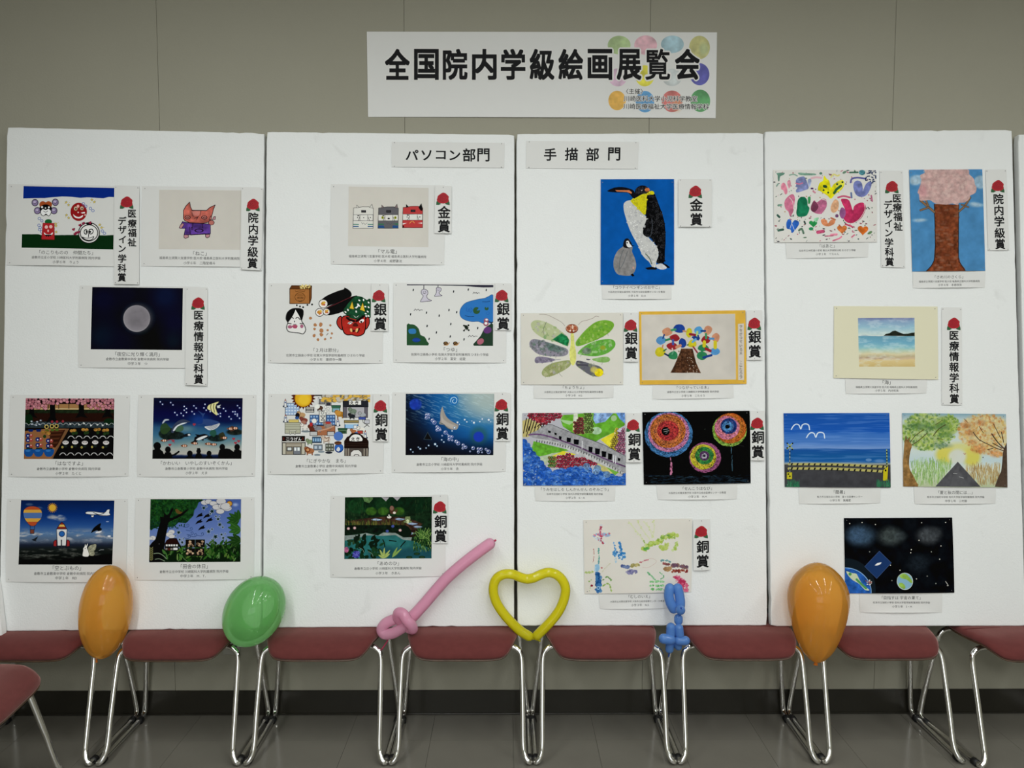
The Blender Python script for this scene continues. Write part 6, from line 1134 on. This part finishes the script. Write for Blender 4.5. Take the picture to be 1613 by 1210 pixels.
for n, (bd, fr, q, fn, cap, lab) in enumerate(PRINTS):
    s = Sheet(bd, fr.px(pts(q)), 0.0012, (0.0045, 0.0018), n); o = s.build('picture_sheet', M['paper']); tag(o, lab, 'picture', 'printed computer pictures')
    cv = fn(); s.patch('picture', fr.px(cv.q), print_mat('print_' + fn.__name__[4:], cv.image(fn.__name__[4:])), o)
    caption(s, fr, cap); pins(s)
# hand-made pictures: the sheet carries the painting over its whole face; a separate caption card hangs behind its lower edge
HAND = [
 (B3, FN, art_penguin, None, '158 1030 775 1028 775 1162 160 1162', (('「コウテイペンギンのおやこ」', 465, 1057, 410), (OS, 465, 1098, 505), ('小学１年　D.H', 467, 1132, 155)), 'blue collage of a tall penguin and its grey chick', 'penguin collage'),
 (B3, FO, art_butterfly, None, '200 965 1185 970 1180 1145 200 1155', (('「ちょうちょ」', 690, 1018, 260), ('大阪府立光陽支援学校 大阪公立大学医学部附属病院分教室', 690, 1075, 720), ('小学３年　KG', 692, 1117, 205)), 'painting of a green and violet butterfly with eight wings', 'butterfly painting'),
 (B3, FP, art_bloctree, None, '215 945 1190 940 1195 1130 212 1145', (('「つながっている木」', 700, 1003, 385), (SH, 703, 1055, 625), ('小学５年　こたろう', 703, 1102, 280)), 'collage of a brown trunk with coloured paper leaves on an orange mount', 'orange-mounted tree collage'),
 (B3, FQ, art_train, None, '210 960 1205 960 1200 1165 220 1165', (('「うみをはしる しんかんせん のぞみごう」', 705, 1023, 830), (MT, 705, 1080, 690), ('小学１年　K・A', 710, 1125, 235)), 'painting of a grey bullet train crossing green above blue waves', 'train painting'),
 (B3, FR_, art_fireworks, None, '262 935 1240 925 1235 1125 275 1132', (('「せんこうはなび」', 755, 995, 350), (OS, 755, 1047, 695), ('小学２年　M.M', 755, 1093, 225)), 'black picture with three round scribbled fireworks', 'fireworks picture'),
 (B3, FS, art_insects, None, '265 895 1140 885 1130 1072 280 1085', (('「むしのいえ」', 715, 945, 235), (OS, 694, 998, 600), ('小学３年　N.S', 722, 1038, 195)), 'painting of small stamped insects in green, blue and red on off-white', 'insect painting'),
 (B4, FT, art_hearts, None, '230 885 1160 880 1155 1070 240 1085', (('「はあと」', 697, 943, 165), ('仙台市立木町通小学校 東北大学病院分校 わかぎり学級', 697, 993, 635), ('小学１年　Ｔちゃん', 698, 1035, 260)), 'painting of many watercolour hearts and dashes on white', 'heart painting'),
 (B4, FU, art_sakura, None, '100 955 745 950 738 1115 100 1120', (('「さめ川のさくら」', 420, 1020, 250), (FK, 422, 1060, 540), ('小学４年　本郷咲来', 425, 1092, 210)), 'tall painting of a pink cherry tree with a thick brown trunk', 'cherry tree painting'),
 (B4, FV, art_beach, '95 85 1222 90 1230 885 90 868', '215 860 1110 870 1100 1035 222 1042', (('「海」', 667, 915, 85), (FK, 665, 967, 670), ('小学５年　内池拓実', 667, 1005, 255)), 'small seaside painting on a large cream mount', 'cream-mounted seaside painting'),
 (B4, FW, art_crossing, None, '285 950 1265 955 1260 1155 292 1163', (('「酷暑」', 772, 1020, 130), ('枚方市立桜丘北小学校　星ヶ丘医療センター', 775, 1078, 540), ('小学５年　眞庵愛', 780, 1120, 250)), 'painting of a railway crossing barrier before a blue sea with two white gulls', 'railway crossing painting'),
 (B4, FX, art_path, None, '220 940 1200 945 1195 1160 232 1165', (('「夏と秋の間には…」', 717, 1028, 405), ('松本市立旭町中学校 信州大学医学部附属病院 院内学級', 720, 1082, 680), ('中学１年　三村碧', 722, 1128, 260)), 'painting of a dark path between a green tree and an orange tree', 'tree-lined path painting'),
 (B4, FY, art_space, None, '370 915 1275 920 1270 1140 375 1140', (('「目指すは 宇宙の果て」', 825, 980, 420), (MT, 828, 1032, 620), ('小学５年　S・M', 832, 1075, 215)), 'black painting of outer space with a blue planet and a small green one', 'outer space painting'),
]
for n, (bd, fr, fn, mount, cq, cap, lab, short) in enumerate(HAND):
    cs = Sheet(bd, fr.px(pts(cq)), 0.0008, (0.004, 0.0012), n + 40); co = cs.build('caption_card', M['paper'])
    tag(co, 'white caption card with grey print below the ' + short, 'caption card', 'caption cards under the hand-made pictures'); caption(cs, fr, cap)
    cv = fn(); mt = print_mat('painting_' + fn.__name__[4:], cv.image(fn.__name__[4:]), 0.75, 0.05)
    if mount is None:
        s = Sheet(bd, fr.px(cv.q), 0.0026, (0.003, 0.0012), n + 20); o = s.build('artwork', [mt])
    else:
        s = Sheet(bd, fr.px(pts(mount)), 0.0026, (0.003, 0.0012), n + 20); o = s.build('artwork', M['cream']); s.patch('painting', fr.px(cv.q), mt, o)
    tag(o, lab, 'painting', 'hand-made pictures'); pins(s)
    if fn is art_bloctree:
        it = []
        for k, ch in enumerate('つながっている木　　こたろう'):
            if ch.strip('　'): (x, y), = fr.px([(1282, 262 + k * 47)]); it.append(text_px(s, ch, x, y, 4.4))
        lettering(s, 'name_text', it, M['grey_ink'])

# award strips: white card, rose, black lettering down the strip
def q4(a): return pts(a)
AW = [
 (B1, '180.2 292 219.5 293 219.2 448.2 179.6 447.6', (199.5, 320.3), 13.6, [(208.2, 336.7, '医'), (208.3, 352.2, '療'), (208.2, 367, '福'), (208, 382, '祉'), (192.8, 348, 'デ'), (192.8, 362.2, 'ザ'), (192.8, 377.5, 'イ'), (192.6, 392, 'ン'), (192.6, 407.4, '学'), (192.4, 422.4, '科'), (192.2, 437, '賞')], 'long award strip with two columns of characters beside the cartoon faces picture'),
 (B1, '380.2 294.6 414.4 296 412.1 426.2 378.7 424.5', (398.4, 324), 16.5, [(399.2, 343.1, '院'), (399.2, 361.3, '内'), (398.8, 378.9, '学'), (398.4, 397.1, '級'), (397.8, 414.7, '賞')], 'long award strip right of the red cat picture'),
 (B1, '293 452.6 327 452.6 326.3 607.8 291.5 606.9', (311.9, 479.2), 15.4, [(313, 496.7 + i * 16.8, ch) for i, ch in enumerate('医療情報学科賞')], 'long award strip right of the full moon picture'),
 (B2, '685.4 292.8 711.3 293 710.7 367.7 684 367.7', (697.6, 314.2), 19.8, [(699.6, 334.2, '金'), (699.4, 356.3, '賞')], 'short gold award strip right of the three train-cats'),
 (B2, '585.1 446.7 611.8 447 611.1 521.6 584.5 521.6', (596.4, 467.5), 20, [(599, 487.7, '銀'), (599, 510.2, '賞')], 'short silver award strip right of the red demon picture'),
 (B2, '780 446 805.5 446.4 805 520.5 779.5 520.3', (790.1, 467.3), 20, [(792.7, 487, '銀'), (792.5, 509.9, '賞')], 'short silver award strip right of the raindrop picture'),
 (B2, '587.7 620.6 612.4 621 612 695.5 587.4 695.5', (599, 641.2), 20, [(600.7, 661.6, '銅'), (600.6, 684.4, '賞')], 'short bronze award strip right of the crowded town picture'),
 (B2, '778.8 618.7 804.2 618.9 804 694.8 778.6 694.8', (789.6, 639.5), 20, [(791.2, 660.3, '銅'), (791.2, 682.9, '賞')], 'short bronze award strip right of the deep sea picture'),
 (B2, '682 779.5 705.3 779.3 705.3 856 682 856', (692.6, 800.3), 20, [(694, 821.6, '銅'), (694, 844.3, '賞')], 'short bronze award strip right of the green pond picture'),
 (B3, '1068.9 282.2 1121.6 282.2 1120.8 357.6 1068.9 357.4', (1095, 303.2), 20, [(1096.8, 322.7, '金'), (1096.8, 345.8, '賞')], 'wide gold award card right of the penguin collage'),
 (B3, '982.2 492.2 1005.9 492.6 1005.6 569.9 982.6 569.7', (993.1, 514), 20, [(994.4, 533.2, '銀'), (994.2, 556.2, '賞')], 'silver award strip right of the butterfly painting'),
 (B3, '1175.8 489.1 1200.5 488.8 1200.6 566.8 1176.4 567', (1187.9, 511.2), 20, [(1188.8, 530.8, '銀'), (1188.8, 553.6, '賞')], 'silver award strip right of the orange-mounted tree collage'),
 (B3, '986 650.9 1010.4 650.6 1010.6 728.5 986.4 728.4', (996.9, 671.4), 20, [(999.1, 692.5, '銅'), (999, 715.3, '賞')], 'bronze award strip right of the train painting'),
 (B3, '1181.6 647.2 1204.4 647 1204.6 725.5 1182.4 725.3', (1192.4, 668.6), 20, [(1193.7, 688.8, '銅'), (1193.7, 711.6, '賞')], 'bronze award strip right of the fireworks picture'),
 (B3, '1091.8 818.5 1118.2 818 1118.2 898 1092.5 898.8', (1104.3, 839.2), 20, [(1106.8, 861.3, '銅'), (1106.8, 884.1, '賞')], 'bronze award strip right of the insect painting'),
 (B4, '1385.6 268.6 1422.1 269.1 1425.9 422 1388.1 420.8', (1404.6, 295.8), 14, [(1413, 312.6, '医'), (1413.4, 326.9, '療'), (1414, 341.6, '福'), (1414.6, 356.9, '祉'), (1399, 322.5, 'デ'), (1399.3, 337.2, 'ザ'), (1399.6, 352, 'イ'), (1400, 367.2, 'ン'), (1400.3, 382.4, '学'), (1400.7, 397.2, '科'), (1401, 412.4, '賞')], 'long award strip with two columns of characters right of the heart painting'),
 (B4, '1552.4 267.1 1585.3 266.7 1589.7 394.5 1556.5 394.5', (1571.4, 294.5), 16.4, [(1572.8, 313.6, '院'), (1573.4, 331.4, '内'), (1574, 348.8, '学'), (1574.6, 367, '級'), (1575, 384.4, '賞')], 'long award strip right of the cherry tree painting'),
 (B4, '1483.4 484 1515.1 484.5 1515.8 638.1 1483.4 637.8', (1502.1, 511.2), 15.2, [(1502.8, 528.6 + i * 16.6, ch) for i, ch in enumerate('医療情報学科賞')], 'long award strip right of the cream-mounted seaside painting'),
]
for n, (bd, q, rc, sz, chars, lab) in enumerate(AW):
    s = Sheet(bd, pts(q), 0.0058 if bd is not B4 else 0.0024, (0.0018, 0.0002), n + 60); o = s.build('award_strip', M['paper'], nu=4, nv=8)
    tag(o, lab, 'award label', 'award strips with a printed rose'); rose(s, *rc, 10.6)
    it = []
    for x, y, ch in chars:
        V, _ = glyphs(ch, 0.0); ww = (V[:, 0].max() - V[:, 0].min()); hh = V[:, 1].max() - V[:, 1].min(); k = sz / 0.92
        it.append(text_px(s, ch, x, y, ww * k, hh * k, 0.025))
    lettering(s, 'lettering', it, M['ink']); pins(s, ((.5, .03), (.5, .97)) if sz > 18 and n != 9 else ((.06, .02), (.94, .02), (.94, .985), (.06, .985)))
# two section signs
fs = Fr(600, 200, 3.84)
for bd, q, items, lab in ((B2, '65 90 748 97 745 248 65 242', [('パ', 188, 170, 78, 62), ('ソ', 275, 172, 62, 62), ('コ', 362, 170, 60, 52), ('ン', 447, 172, 66, 60), ('部', 533, 170, 78, 80), ('門', 620, 170, 74, 80)], 'wide white sign reading the computer section, above the train-cats'),
                          (B3, '880 85 1560 90 1555 255 878 250', [('手', 1024, 167, 76, 76), ('描', 1152, 165, 80, 78), ('部', 1280, 166, 78, 80), ('門', 1411, 164, 74, 80)], 'wide white sign with four spaced characters, above the penguin collage')):
    s = Sheet(bd, fs.px(pts(q)), 0.0016, (0.001, 0.0006)); o = s.build('section_sign', M['paper'], nu=10, nv=4); tag(o, lab, 'sign', 'section signs')
    for t, cx, cy, w_, h_ in items:
        (x, y), = fs.px([(cx, cy)]); lettering(s, 'character', [text_px(s, t, x, y, w_ / fs.k, h_ / fs.k, 0.022, 4)], M['ink'])
    pins(s)
# title banner taped to the wall
fb = Fr(570, 35, 2.8298); f2 = Fr(930, 40, 8.065)
s = Sheet(WB, fb.px(pts('22 42 1583 45 1577 428 28 422')), 0.0012, (0.004, 0.001)); ban = s.build('title_banner', M['paper'], nu=30, nv=8)
tag(ban, 'long white paper title banner with heavy black characters high on the wall', 'banner')
cv = Cv('190 100 1560 100 1560 1130 190 1130', 'ccccc9', seed=30)
for x, y, rx, ry, k, a in ((362, 250, 145, 118, '94ac74', .8), (700, 250, 145, 122, 'c495a0', .8), (1040, 240, 145, 110, '8cacb8', .8), (1385, 280, 132, 148, 'b8b474', .85), (345, 660, 115, 115, 'c09cb4', .75), (688, 640, 120, 135, 'c8c03c', .85), (1035, 660, 125, 110, 'b0b8b8', .7), (1385, 620, 125, 140, '54549c', .9), (335, 955, 110, 125, 'd0a04c', .9), (690, 970, 118, 138, '4c84b4', .85), (1035, 965, 132, 138, 'b85c58', .8), (1395, 958, 125, 142, '4c8c54', .85)):
    cv.ell(x, y, rx, ry, k, a=a, tx=.14, ts=90)
cv.ell(1100, 1000, 60, 90, 'c89468', a=.6, s_=50); cv.ell(1440, 300, 60, 80, '94a88c', a=.5, s_=50)
s.patch('watercolour_dots', f2.px(cv.q), print_mat('print_banner_dots', cv.image('banner_dots')), ban, d=0.0001)
big = [(158, '全'), (287, '国'), (415, '院'), (545, '内'), (673, '学'), (802, '級'), (930, '絵'), (1060, '画'), (1190, '展'), (1318, '覧'), (1450, '会')]
for nm, mt, bo, d, gx in (('character_outline', M['halo'], 0.085, 0.00025, 14), ('character', M['ink'], 0.028, 0.0006, 0)):
    for x, ch in big:
        (X, Y), = fb.px([(x, 188)]); lettering(s, nm, [text_px(s, ch, X, Y, (110 + gx) / fb.k, (138 + gx) / fb.k, bo * (.6 if ch == '覧' and not gx else 1), 4, not gx)], mt, d)
for nm, mt, bo, d, gx in (('small_text_outline', M['halo'], 0.07, 0.00025, 4), ('small_text', M['ink'], 0.006, 0.0006, 0)):
    it = []
    for t, cx, cy, w_ in (('〈主催〉', 1214, 308, 74), ('川崎医科大学小児科学教室', 1330, 341, 328), ('川崎医療福祉大学医療情報学科', 1355, 376, 382)):
        (X, Y), = fb.px([(cx, cy)]); it.append(text_px(s, t, X, Y, (w_ + gx) / fb.k, None, bo, 3))
    lettering(s, nm, it, mt, d)

# ---------------------------------------------------------------- wall outlet
def wbox(name, px0, py0, px1, py1, y0, y1, mat, parent=None, bev=0.0015):
    a = at_y(px0, py1, (y0 + y1) / 2); b = at_y(px1, py0, (y0 + y1) / 2)
    return bm_obj(name, box_bm(a[0], b[0], y0, y1, a[2], b[2], bev), mat, parent)
op = wbox('wall_outlet', 351, 1001, 378, 1031.5, -0.0135, -0.0085, M['plate']); tag(op, 'beige socket plate on the wall below the green balloon', 'socket')
for x in (360, 366, 372): wbox('socket_slot', x - .9, 1011, x + .9, 1017, -0.0145, -0.0137, M['rubber'], op, 0)
op2 = wbox('wall_outlet', 316, 1001, 341.5, 1032.5, -0.0135, -0.0085, M['plate']); tag(op2, 'beige socket plate on the wall, mostly hidden behind the chair seat', 'socket')

# ---------------------------------------------------------------- chairs
CX = [-1.726, -1.224, -0.724, -0.231, 0.262, 0.755, 1.250, 1.738]
def seat_outline(grow=0.0):
    ctrl = [(0.0, -.348), (.10, -.347), (.148, -.337), (.172, -.305), (.188, -.255), (.198, -.20), (.199, -.14), (.192, -.085), (.17, -.055), (.12, -.045)]
    half = catmull(ctrl, 4)[:-1]
    P = [(x, y) for x, y in half] + [(.06, -.043), (0, -.043)]
    P = P + [(-x, y) for x, y in P[-2:0:-1]]
    c = (0, -.19)
    return [(x + grow * (1 if x > 0.001 else -1 if x < -0.001 else 0), y + grow * (1 if y > c[1] else -1)) for x, y in P]
def drop(y):                                                   # waterfall front edge and slight dish
    return -0.034 * max(0.0, (-y - .265) / .085) ** 1.6 + 0.004 * max(0, (y + .16) / .12)
def seat_layers(rings, crown=0.004):
    V = []; Fc = []; n = None
    for ins, z in rings:
        P = seat_outline(-ins); n = len(P); V += [(x, y, z + drop(y)) for x, y in P]
    for r in range(len(rings) - 1):
        for i in range(n): j = (i + 1) % n; Fc.append((r * n + i, r * n + j, (r + 1) * n + j, (r + 1) * n + i))
    top = V[(len(rings) - 1) * n:]; base = (len(rings) - 1) * n
    prev = base
    for k, s_ in enumerate((.8, .55, .28)):
        o = len(V); V += [(x * s_, -.19 + (y + .19) * s_, rings[-1][1] + drop(-.19 + (y + .19) * s_) + crown * (1 - s_)) for x, y, z in top]
        for i in range(n): j = (i + 1) % n; Fc.append((prev + i, prev + j, o + j, o + i))
        prev = o
    Fc.append(tuple(prev + i for i in range(n))); Fc.append(tuple(range(n))[::-1]); return V, Fc
def make_chair():
    ch = empty('stacking_chair')
    V, Fc = seat_layers([(0.006, .387), (0.001, .3885), (0.000, .392), (0.003, .394)], 0)
    fix_normals(mesh('seat_shell', V, Fc, M['ply'], ch, smooth=False))
    V, Fc = seat_layers([(0.004, .3938), (0.000, .396), (-0.001, .404), (0.004, .413), (0.014, .4175)], 0.001)
    fix_normals(mesh('seat_cushion', V, Fc, M['fabric'], ch, smooth=True))
    hw = 0.236
    for s_ in (-1, 1):
        pth = catmull([(0, -.25, .3725), (s_ * .10, -.25, .3725), (s_ * .165, -.251, .372), (s_ * .193, -.255, .362), (s_ * .208, -.262, .338), (s_ * .211, -.285, .265), (s_ * .213, -.318, .155), (s_ * .214, -.345, .062),
                       (s_ * .222, -.362, .027), (s_ * .236, -.364, .0125), (s_ * hw, -.335, .011), (s_ * hw, -.25, .011), (s_ * hw, -.15, .011), (s_ * hw, -.06, .011),
                       (s_ * .2365, -.034, .018), (s_ * .234, -.0275, .042), (s_ * .225, -.036, .13), (s_ * .211, -.055, .26), (s_ * .203, -.066, .335), (s_ * .185, -.07, .363), (s_ * .15, -.072, .3715), (s_ * .07, -.072, .3725), (0, -.072, .3725)], 5)
        tube('sled_leg', pth, 0.0098, M['chrome'], ch, 14)
        for gy in (-.338, -.07): 
            V, Fc = tube_data([(s_ * hw, gy - .012, .0085), (s_ * hw, gy + .012, .0085)], 0.0132, 10)
            V = [(v[0], v[1], max(v[2], 0.0005)) for v in V]; fix_normals(mesh('glide', V, Fc, M['rubber'], ch, smooth=True))
    bm_obj('back_bracket', box_bm(-.165, .165, -.066, -.03, .384, .432, .004), M['plastic'], ch)
    for x in (-.09, .09): bm_obj('mount_bracket', box_bm(x - .02, x + .02, -.262, -.06, .3815, .3845, .0005), M['plastic'], ch)
    return ch
def copy_tree(o, parent=None):
    c = o.copy(); COL.objects.link(c); c.parent = parent
    for k in list(o.children): copy_tree(k, c)
    return c
chair0 = make_chair()
CH = [(0, 0, 0, 'wine red chair left of the slim orange balloon, cut by the left edge'), (1, 0, 0, 'wine red chair between the slim orange and the green balloon'), (2, 0, 0, 'wine red chair between the green balloon and the pink balloon sword'),
      (3, 0, 0, 'wine red chair between the pink sword and the yellow heart balloon'), (4, 0, 0, 'wine red chair between the yellow heart and the blue dog balloon'), (5, 0, 0, 'wine red chair between the blue dog and the right orange balloon'),
      (6, 0, 0, 'wine red chair right of the big orange balloon, under the outer space painting'), (7, 0, -0.08, 'wine red chair turned a little, cut by the right edge')]
for i, dx, rz, lab in CH:
    c = chair0 if i == 0 else copy_tree(chair0)
    c.location = (CX[i] + dx, -0.0 - (0.012 if rz else 0), 0); c.rotation_euler = (0, 0, -rz)
    tag(c, lab, 'chair', 'wine red stacking chairs along the wall')
# nearer chair of another row, entering at lower left
c = copy_tree(chair0); c.location = (-1.868, -0.705, 0); c.rotation_euler = (0, 0, math.radians(97)); tag(c, 'nearest wine red chair, turned sideways in the lower left corner', 'chair', 'wine red stacking chairs along the wall')

# ---------------------------------------------------------------- balloons
def revolve(name, px_top, px_bot, y, prof, mat, parent=None, tilt=0.0, n=40, seg=40):
    a = at_y(*px_top, y); b = at_y(*px_bot, y + tilt); ax = b - a; L = np.linalg.norm(ax); ax = ax / L
    u = np.cross(ax, [0, 1.0, 0]); u /= np.linalg.norm(u); v = np.cross(ax, u); V = []; Fc = []
    for i in range(n + 1):
        t = i / n; tt = .5 - .5 * math.cos(math.pi * t); r = prof(tt)
        for k in range(seg): q = 2 * math.pi * k / seg; V.append(a + ax * L * tt + r * (math.cos(q) * u + math.sin(q) * v))
    for i in range(n):
        for k in range(seg): k2 = (k + 1) % seg; Fc.append((i * seg + k, i * seg + k2, (i + 1) * seg + k2, (i + 1) * seg + k))
    Fc.append(tuple(range(seg))[::-1]); Fc.append(tuple(n * seg + k for k in range(seg)))
    return fix_normals(mesh(name, V, Fc, mat, parent, smooth=True))
def knot(px, y, mat, parent, r=0.006, tail=(0.0, -0.012)):
    p = at_y(*px, y); return tube('knot', [p + np.array([0, 0, .007]), p + np.array([0, 0, .002]), p + np.array([tail[0] * .3, 0, -.004]), p + np.array([tail[0], 0, tail[1]])], [r * .5, r, r * .6, r * 1.1], mat, parent, 10)
PXM = 1 / 455.0                                                # metres per picture pixel at the balloons
m_or = balloon_mat('orange_latex', (1.0, 0.52, 0.085), .32, .55, .04); m_gr = balloon_mat('green_latex', (0.30, 0.74, 0.26), .36, .55, .04)
m_pk = balloon_mat('pink_latex', (0.96, 0.50, 0.68), .22, .45, .08); m_ye = balloon_mat('yellow_latex', (0.90, 0.82, 0.02), .3, .45, .12); m_bl = balloon_mat('blue_latex', (0.16, 0.38, 0.85), .25, .4, .18)
m_orK = principled('orange_knot', (0.75, 0.2, 0.02), .4); m_rd = principled('crimson_latex_tail', (0.45, 0.03, 0.09), .4); m_blK = principled('dark_blue_latex', (0.01, 0.06, 0.35), .4)
sq = lambda t: math.sqrt(max(0, 1 - (2 * t - 1) ** 2))
o = revolve('orange_balloon', (174, 891.5), (159, 1037), -0.285, lambda t: 38.6 * PXM * sq(t) * (1 - .10 * (t - .45)), m_or); knot((152, 1038), -0.285, m_orK, o, .004)
tag(o, 'slim oval orange balloon leaning on the board below the rocket picture', 'balloon', 'round balloons wedged between the chairs')
o = revolve('green_balloon', (427, 914), (373, 1013), -0.285, lambda t: 45.5 * PXM * sq(t) * (1 - .06 * (t - .5)), m_gr); knot((372, 1013), -0.275, principled('dark_green_latex', (.0, .05, .02), .4), o, .005)
tag(o, 'green oval balloon in front of the gap between the two left boards', 'balloon', 'round balloons wedged between the chairs')
def prof_r(t):
    k = [(0, 0), (.02, .30), (.06, .52), (.12, .73), (.2, .9), (.3, .99), (.36, 1.0), (.45, .975), (.55, .91), (.65, .82), (.75, .71), (.85, .57), (.92, .42), (.97, .25), (1, .05)]
    wd = min(.07, t * .8, (1 - t) * .9)
    return 47 * PXM * sum(float(np.interp(t + wd * j / 6, [a for a, _ in k], [b for _, b in k])) for j in range(-6, 7)) / 13
o = revolve('orange_balloon', (1290, 886.5), (1286.5, 1044), -0.29, prof_r, m_or); knot((1285, 1042), -0.29, m_orK, o, .0075)
tag(o, 'large pear-shaped orange balloon touching the outer space painting', 'balloon', 'round balloons wedged between the chairs')
def yat(px, py, base=-0.215):                                  # a modelling balloon lies just in front of the leaning boards
    z = at_y(px, py, base)[2]; return base + (max(z, ZB) - ZB) * ((YT + 0.20) / 1.79)
def W3(px, py, d): p = at_y(px, py, yat(px, py) - d); return p
def fpath(fr, s, d, n=8, closed=False): return catmull([W3(*fr.px([p])[0], dd) for p, dd in zip(pts(s), d if hasattr(d, '__len__') else [d] * 99)], n, closed)
def caps(path, r, k=5):                                        # rounded sausage ends
    P = [np.asarray(p) for p in path]; d0 = P[0] - P[1]; d0 /= np.linalg.norm(d0); d1 = P[-1] - P[-2]; d1 /= np.linalg.norm(d1)
    A = []; RA = []
    for i in range(k): a = math.pi / 2 * i / k; A.append(P[0] + d0 * r * math.cos(a)); RA.append(max(r * math.sin(a), .0004))
    Bp = []; RB = []
    for i in range(k - 1, -1, -1): a = math.pi / 2 * i / k; Bp.append(P[-1] + d1 * r * math.cos(a)); RB.append(max(r * math.sin(a), .0004))
    return A + P + Bp, RA + [r] * len(P) + RB
# pink balloon sword
sw = empty('balloon_sword', tuple(W3(640, 990, .03))); tag(sw, 'pink modelling balloon sword standing diagonally with a looped grip', 'balloon')
fp = Fr(580, 840, 6.368); r = 0.0205
def part(name, path, r, mat, parent):
    P, R_ = caps(path, r); V, Fc = tube_data(P, R_, 18); loc = np.array(parent.matrix_world.translation) if False else np.array(parent.location)
    return fix_normals(mesh(name, [v - loc for v in V], Fc, mat, parent, smooth=True))
part('blade', fpath(fp, '1218 108 1090 200 940 318 800 440 690 560 580 690 480 800 420 862', .024), r, m_pk, sw)
part('grip_loop', fpath(fp, '330 850 255 868 175 905 135 965 165 1010 240 1005 320 965 390 920', [.030, .030, .028, .026, .030, .036, .040, .040]), r * .93, m_pk, sw)
part('guard_loop', fpath(fp, '345 905 300 850 305 800 350 812 385 870 430 920 445 960 415 955', [.030, .042, .056, .066, .070, .068, .058, .04]), r * .92, m_pk, sw)
P = fpath(fp, '1262 82 1278 72 1284 68', .026, 2); tube('knot', [p - np.array(sw.location) for p in P], [.002, .0035, .004, .0035, .002][:len(P)], m_rd, sw, 8)
P = fpath(fp, '205 1060 175 1110 130 1175', .03, 3); tube('tail', [p - np.array(sw.location) for p in P], .0022, m_rd, sw, 8)
# yellow heart
he = empty('heart_balloon', tuple(W3(838, 1005, .02))); tag(he, 'yellow modelling balloon bent into a heart between the two middle boards', 'balloon')
fh = Fr(755, 870, 7.5625)
part('heart_tube', fpath(fh, '590 1000 500 945 400 855 300 745 215 620 172 500 172 390 215 305 300 262 400 265 480 295 560 318 640 308 720 272 810 243 900 258 980 320 1025 420 1018 530 965 670 890 780 800 880 730 950 690 990', .022), .0172, m_ye, he)
P = fpath(fh, '610 1025 650 1030 690 1045 732 1060', .024, 3); tube('knot', [p - np.array(he.location) for p in P], [.003, .005, .0055, .004, .003, .0028, .0024, .0026, .003, .002][:len(P)], m_ye, he, 8)
# blue dog seen from the front
dg = empty('balloon_dog', tuple(W3(1062, 1030, .05))); tag(dg, 'blue modelling balloon dog with two tall ears facing the room', 'balloon')
fd = Fr(1020, 890, 7.1222)
def bub(name, s, d, r, m=m_bl): part(name, fpath(fd, s, d, 6), r / 7.1222 * PXM, m, dg)
bub('ear', '250 262 238 340 255 420 290 490', .035, 57); bub('ear', '340 262 358 340 368 420 362 490', .035, 56)
bub('snout', '365 500 370 506', [.045, .085], 54); bub('neck', '347 600 346 625', .045, 50)
bub('front_leg', '262 700 258 780', .06, 52); bub('front_leg', '352 710 360 780', .06, 50)
bub('body', '305 800 300 880', .035, 52); bub('hind_leg', '180 828 260 838', .07, 56); bub('hind_leg', '350 850 425 850', .065, 52)
bub('hind_leg', '250 900 246 945', .05, 48); bub('hind_leg', '330 880 345 915', .05, 44)
P = fpath(fd, '378 485 379 492', [.106, .114], 3); tube('nose_tip', [p - np.array(dg.location) for p in P], [.004, .0035, .003, .002][:len(P)], m_blK, dg, 8)
P = fpath(fd, '245 975 240 1010 236 1035', .045, 3); tube('tail', [p - np.array(dg.location) for p in P], [.006, .004, .003, .0026, .0024, .002, .002][:len(P)], m_blK, dg, 8)
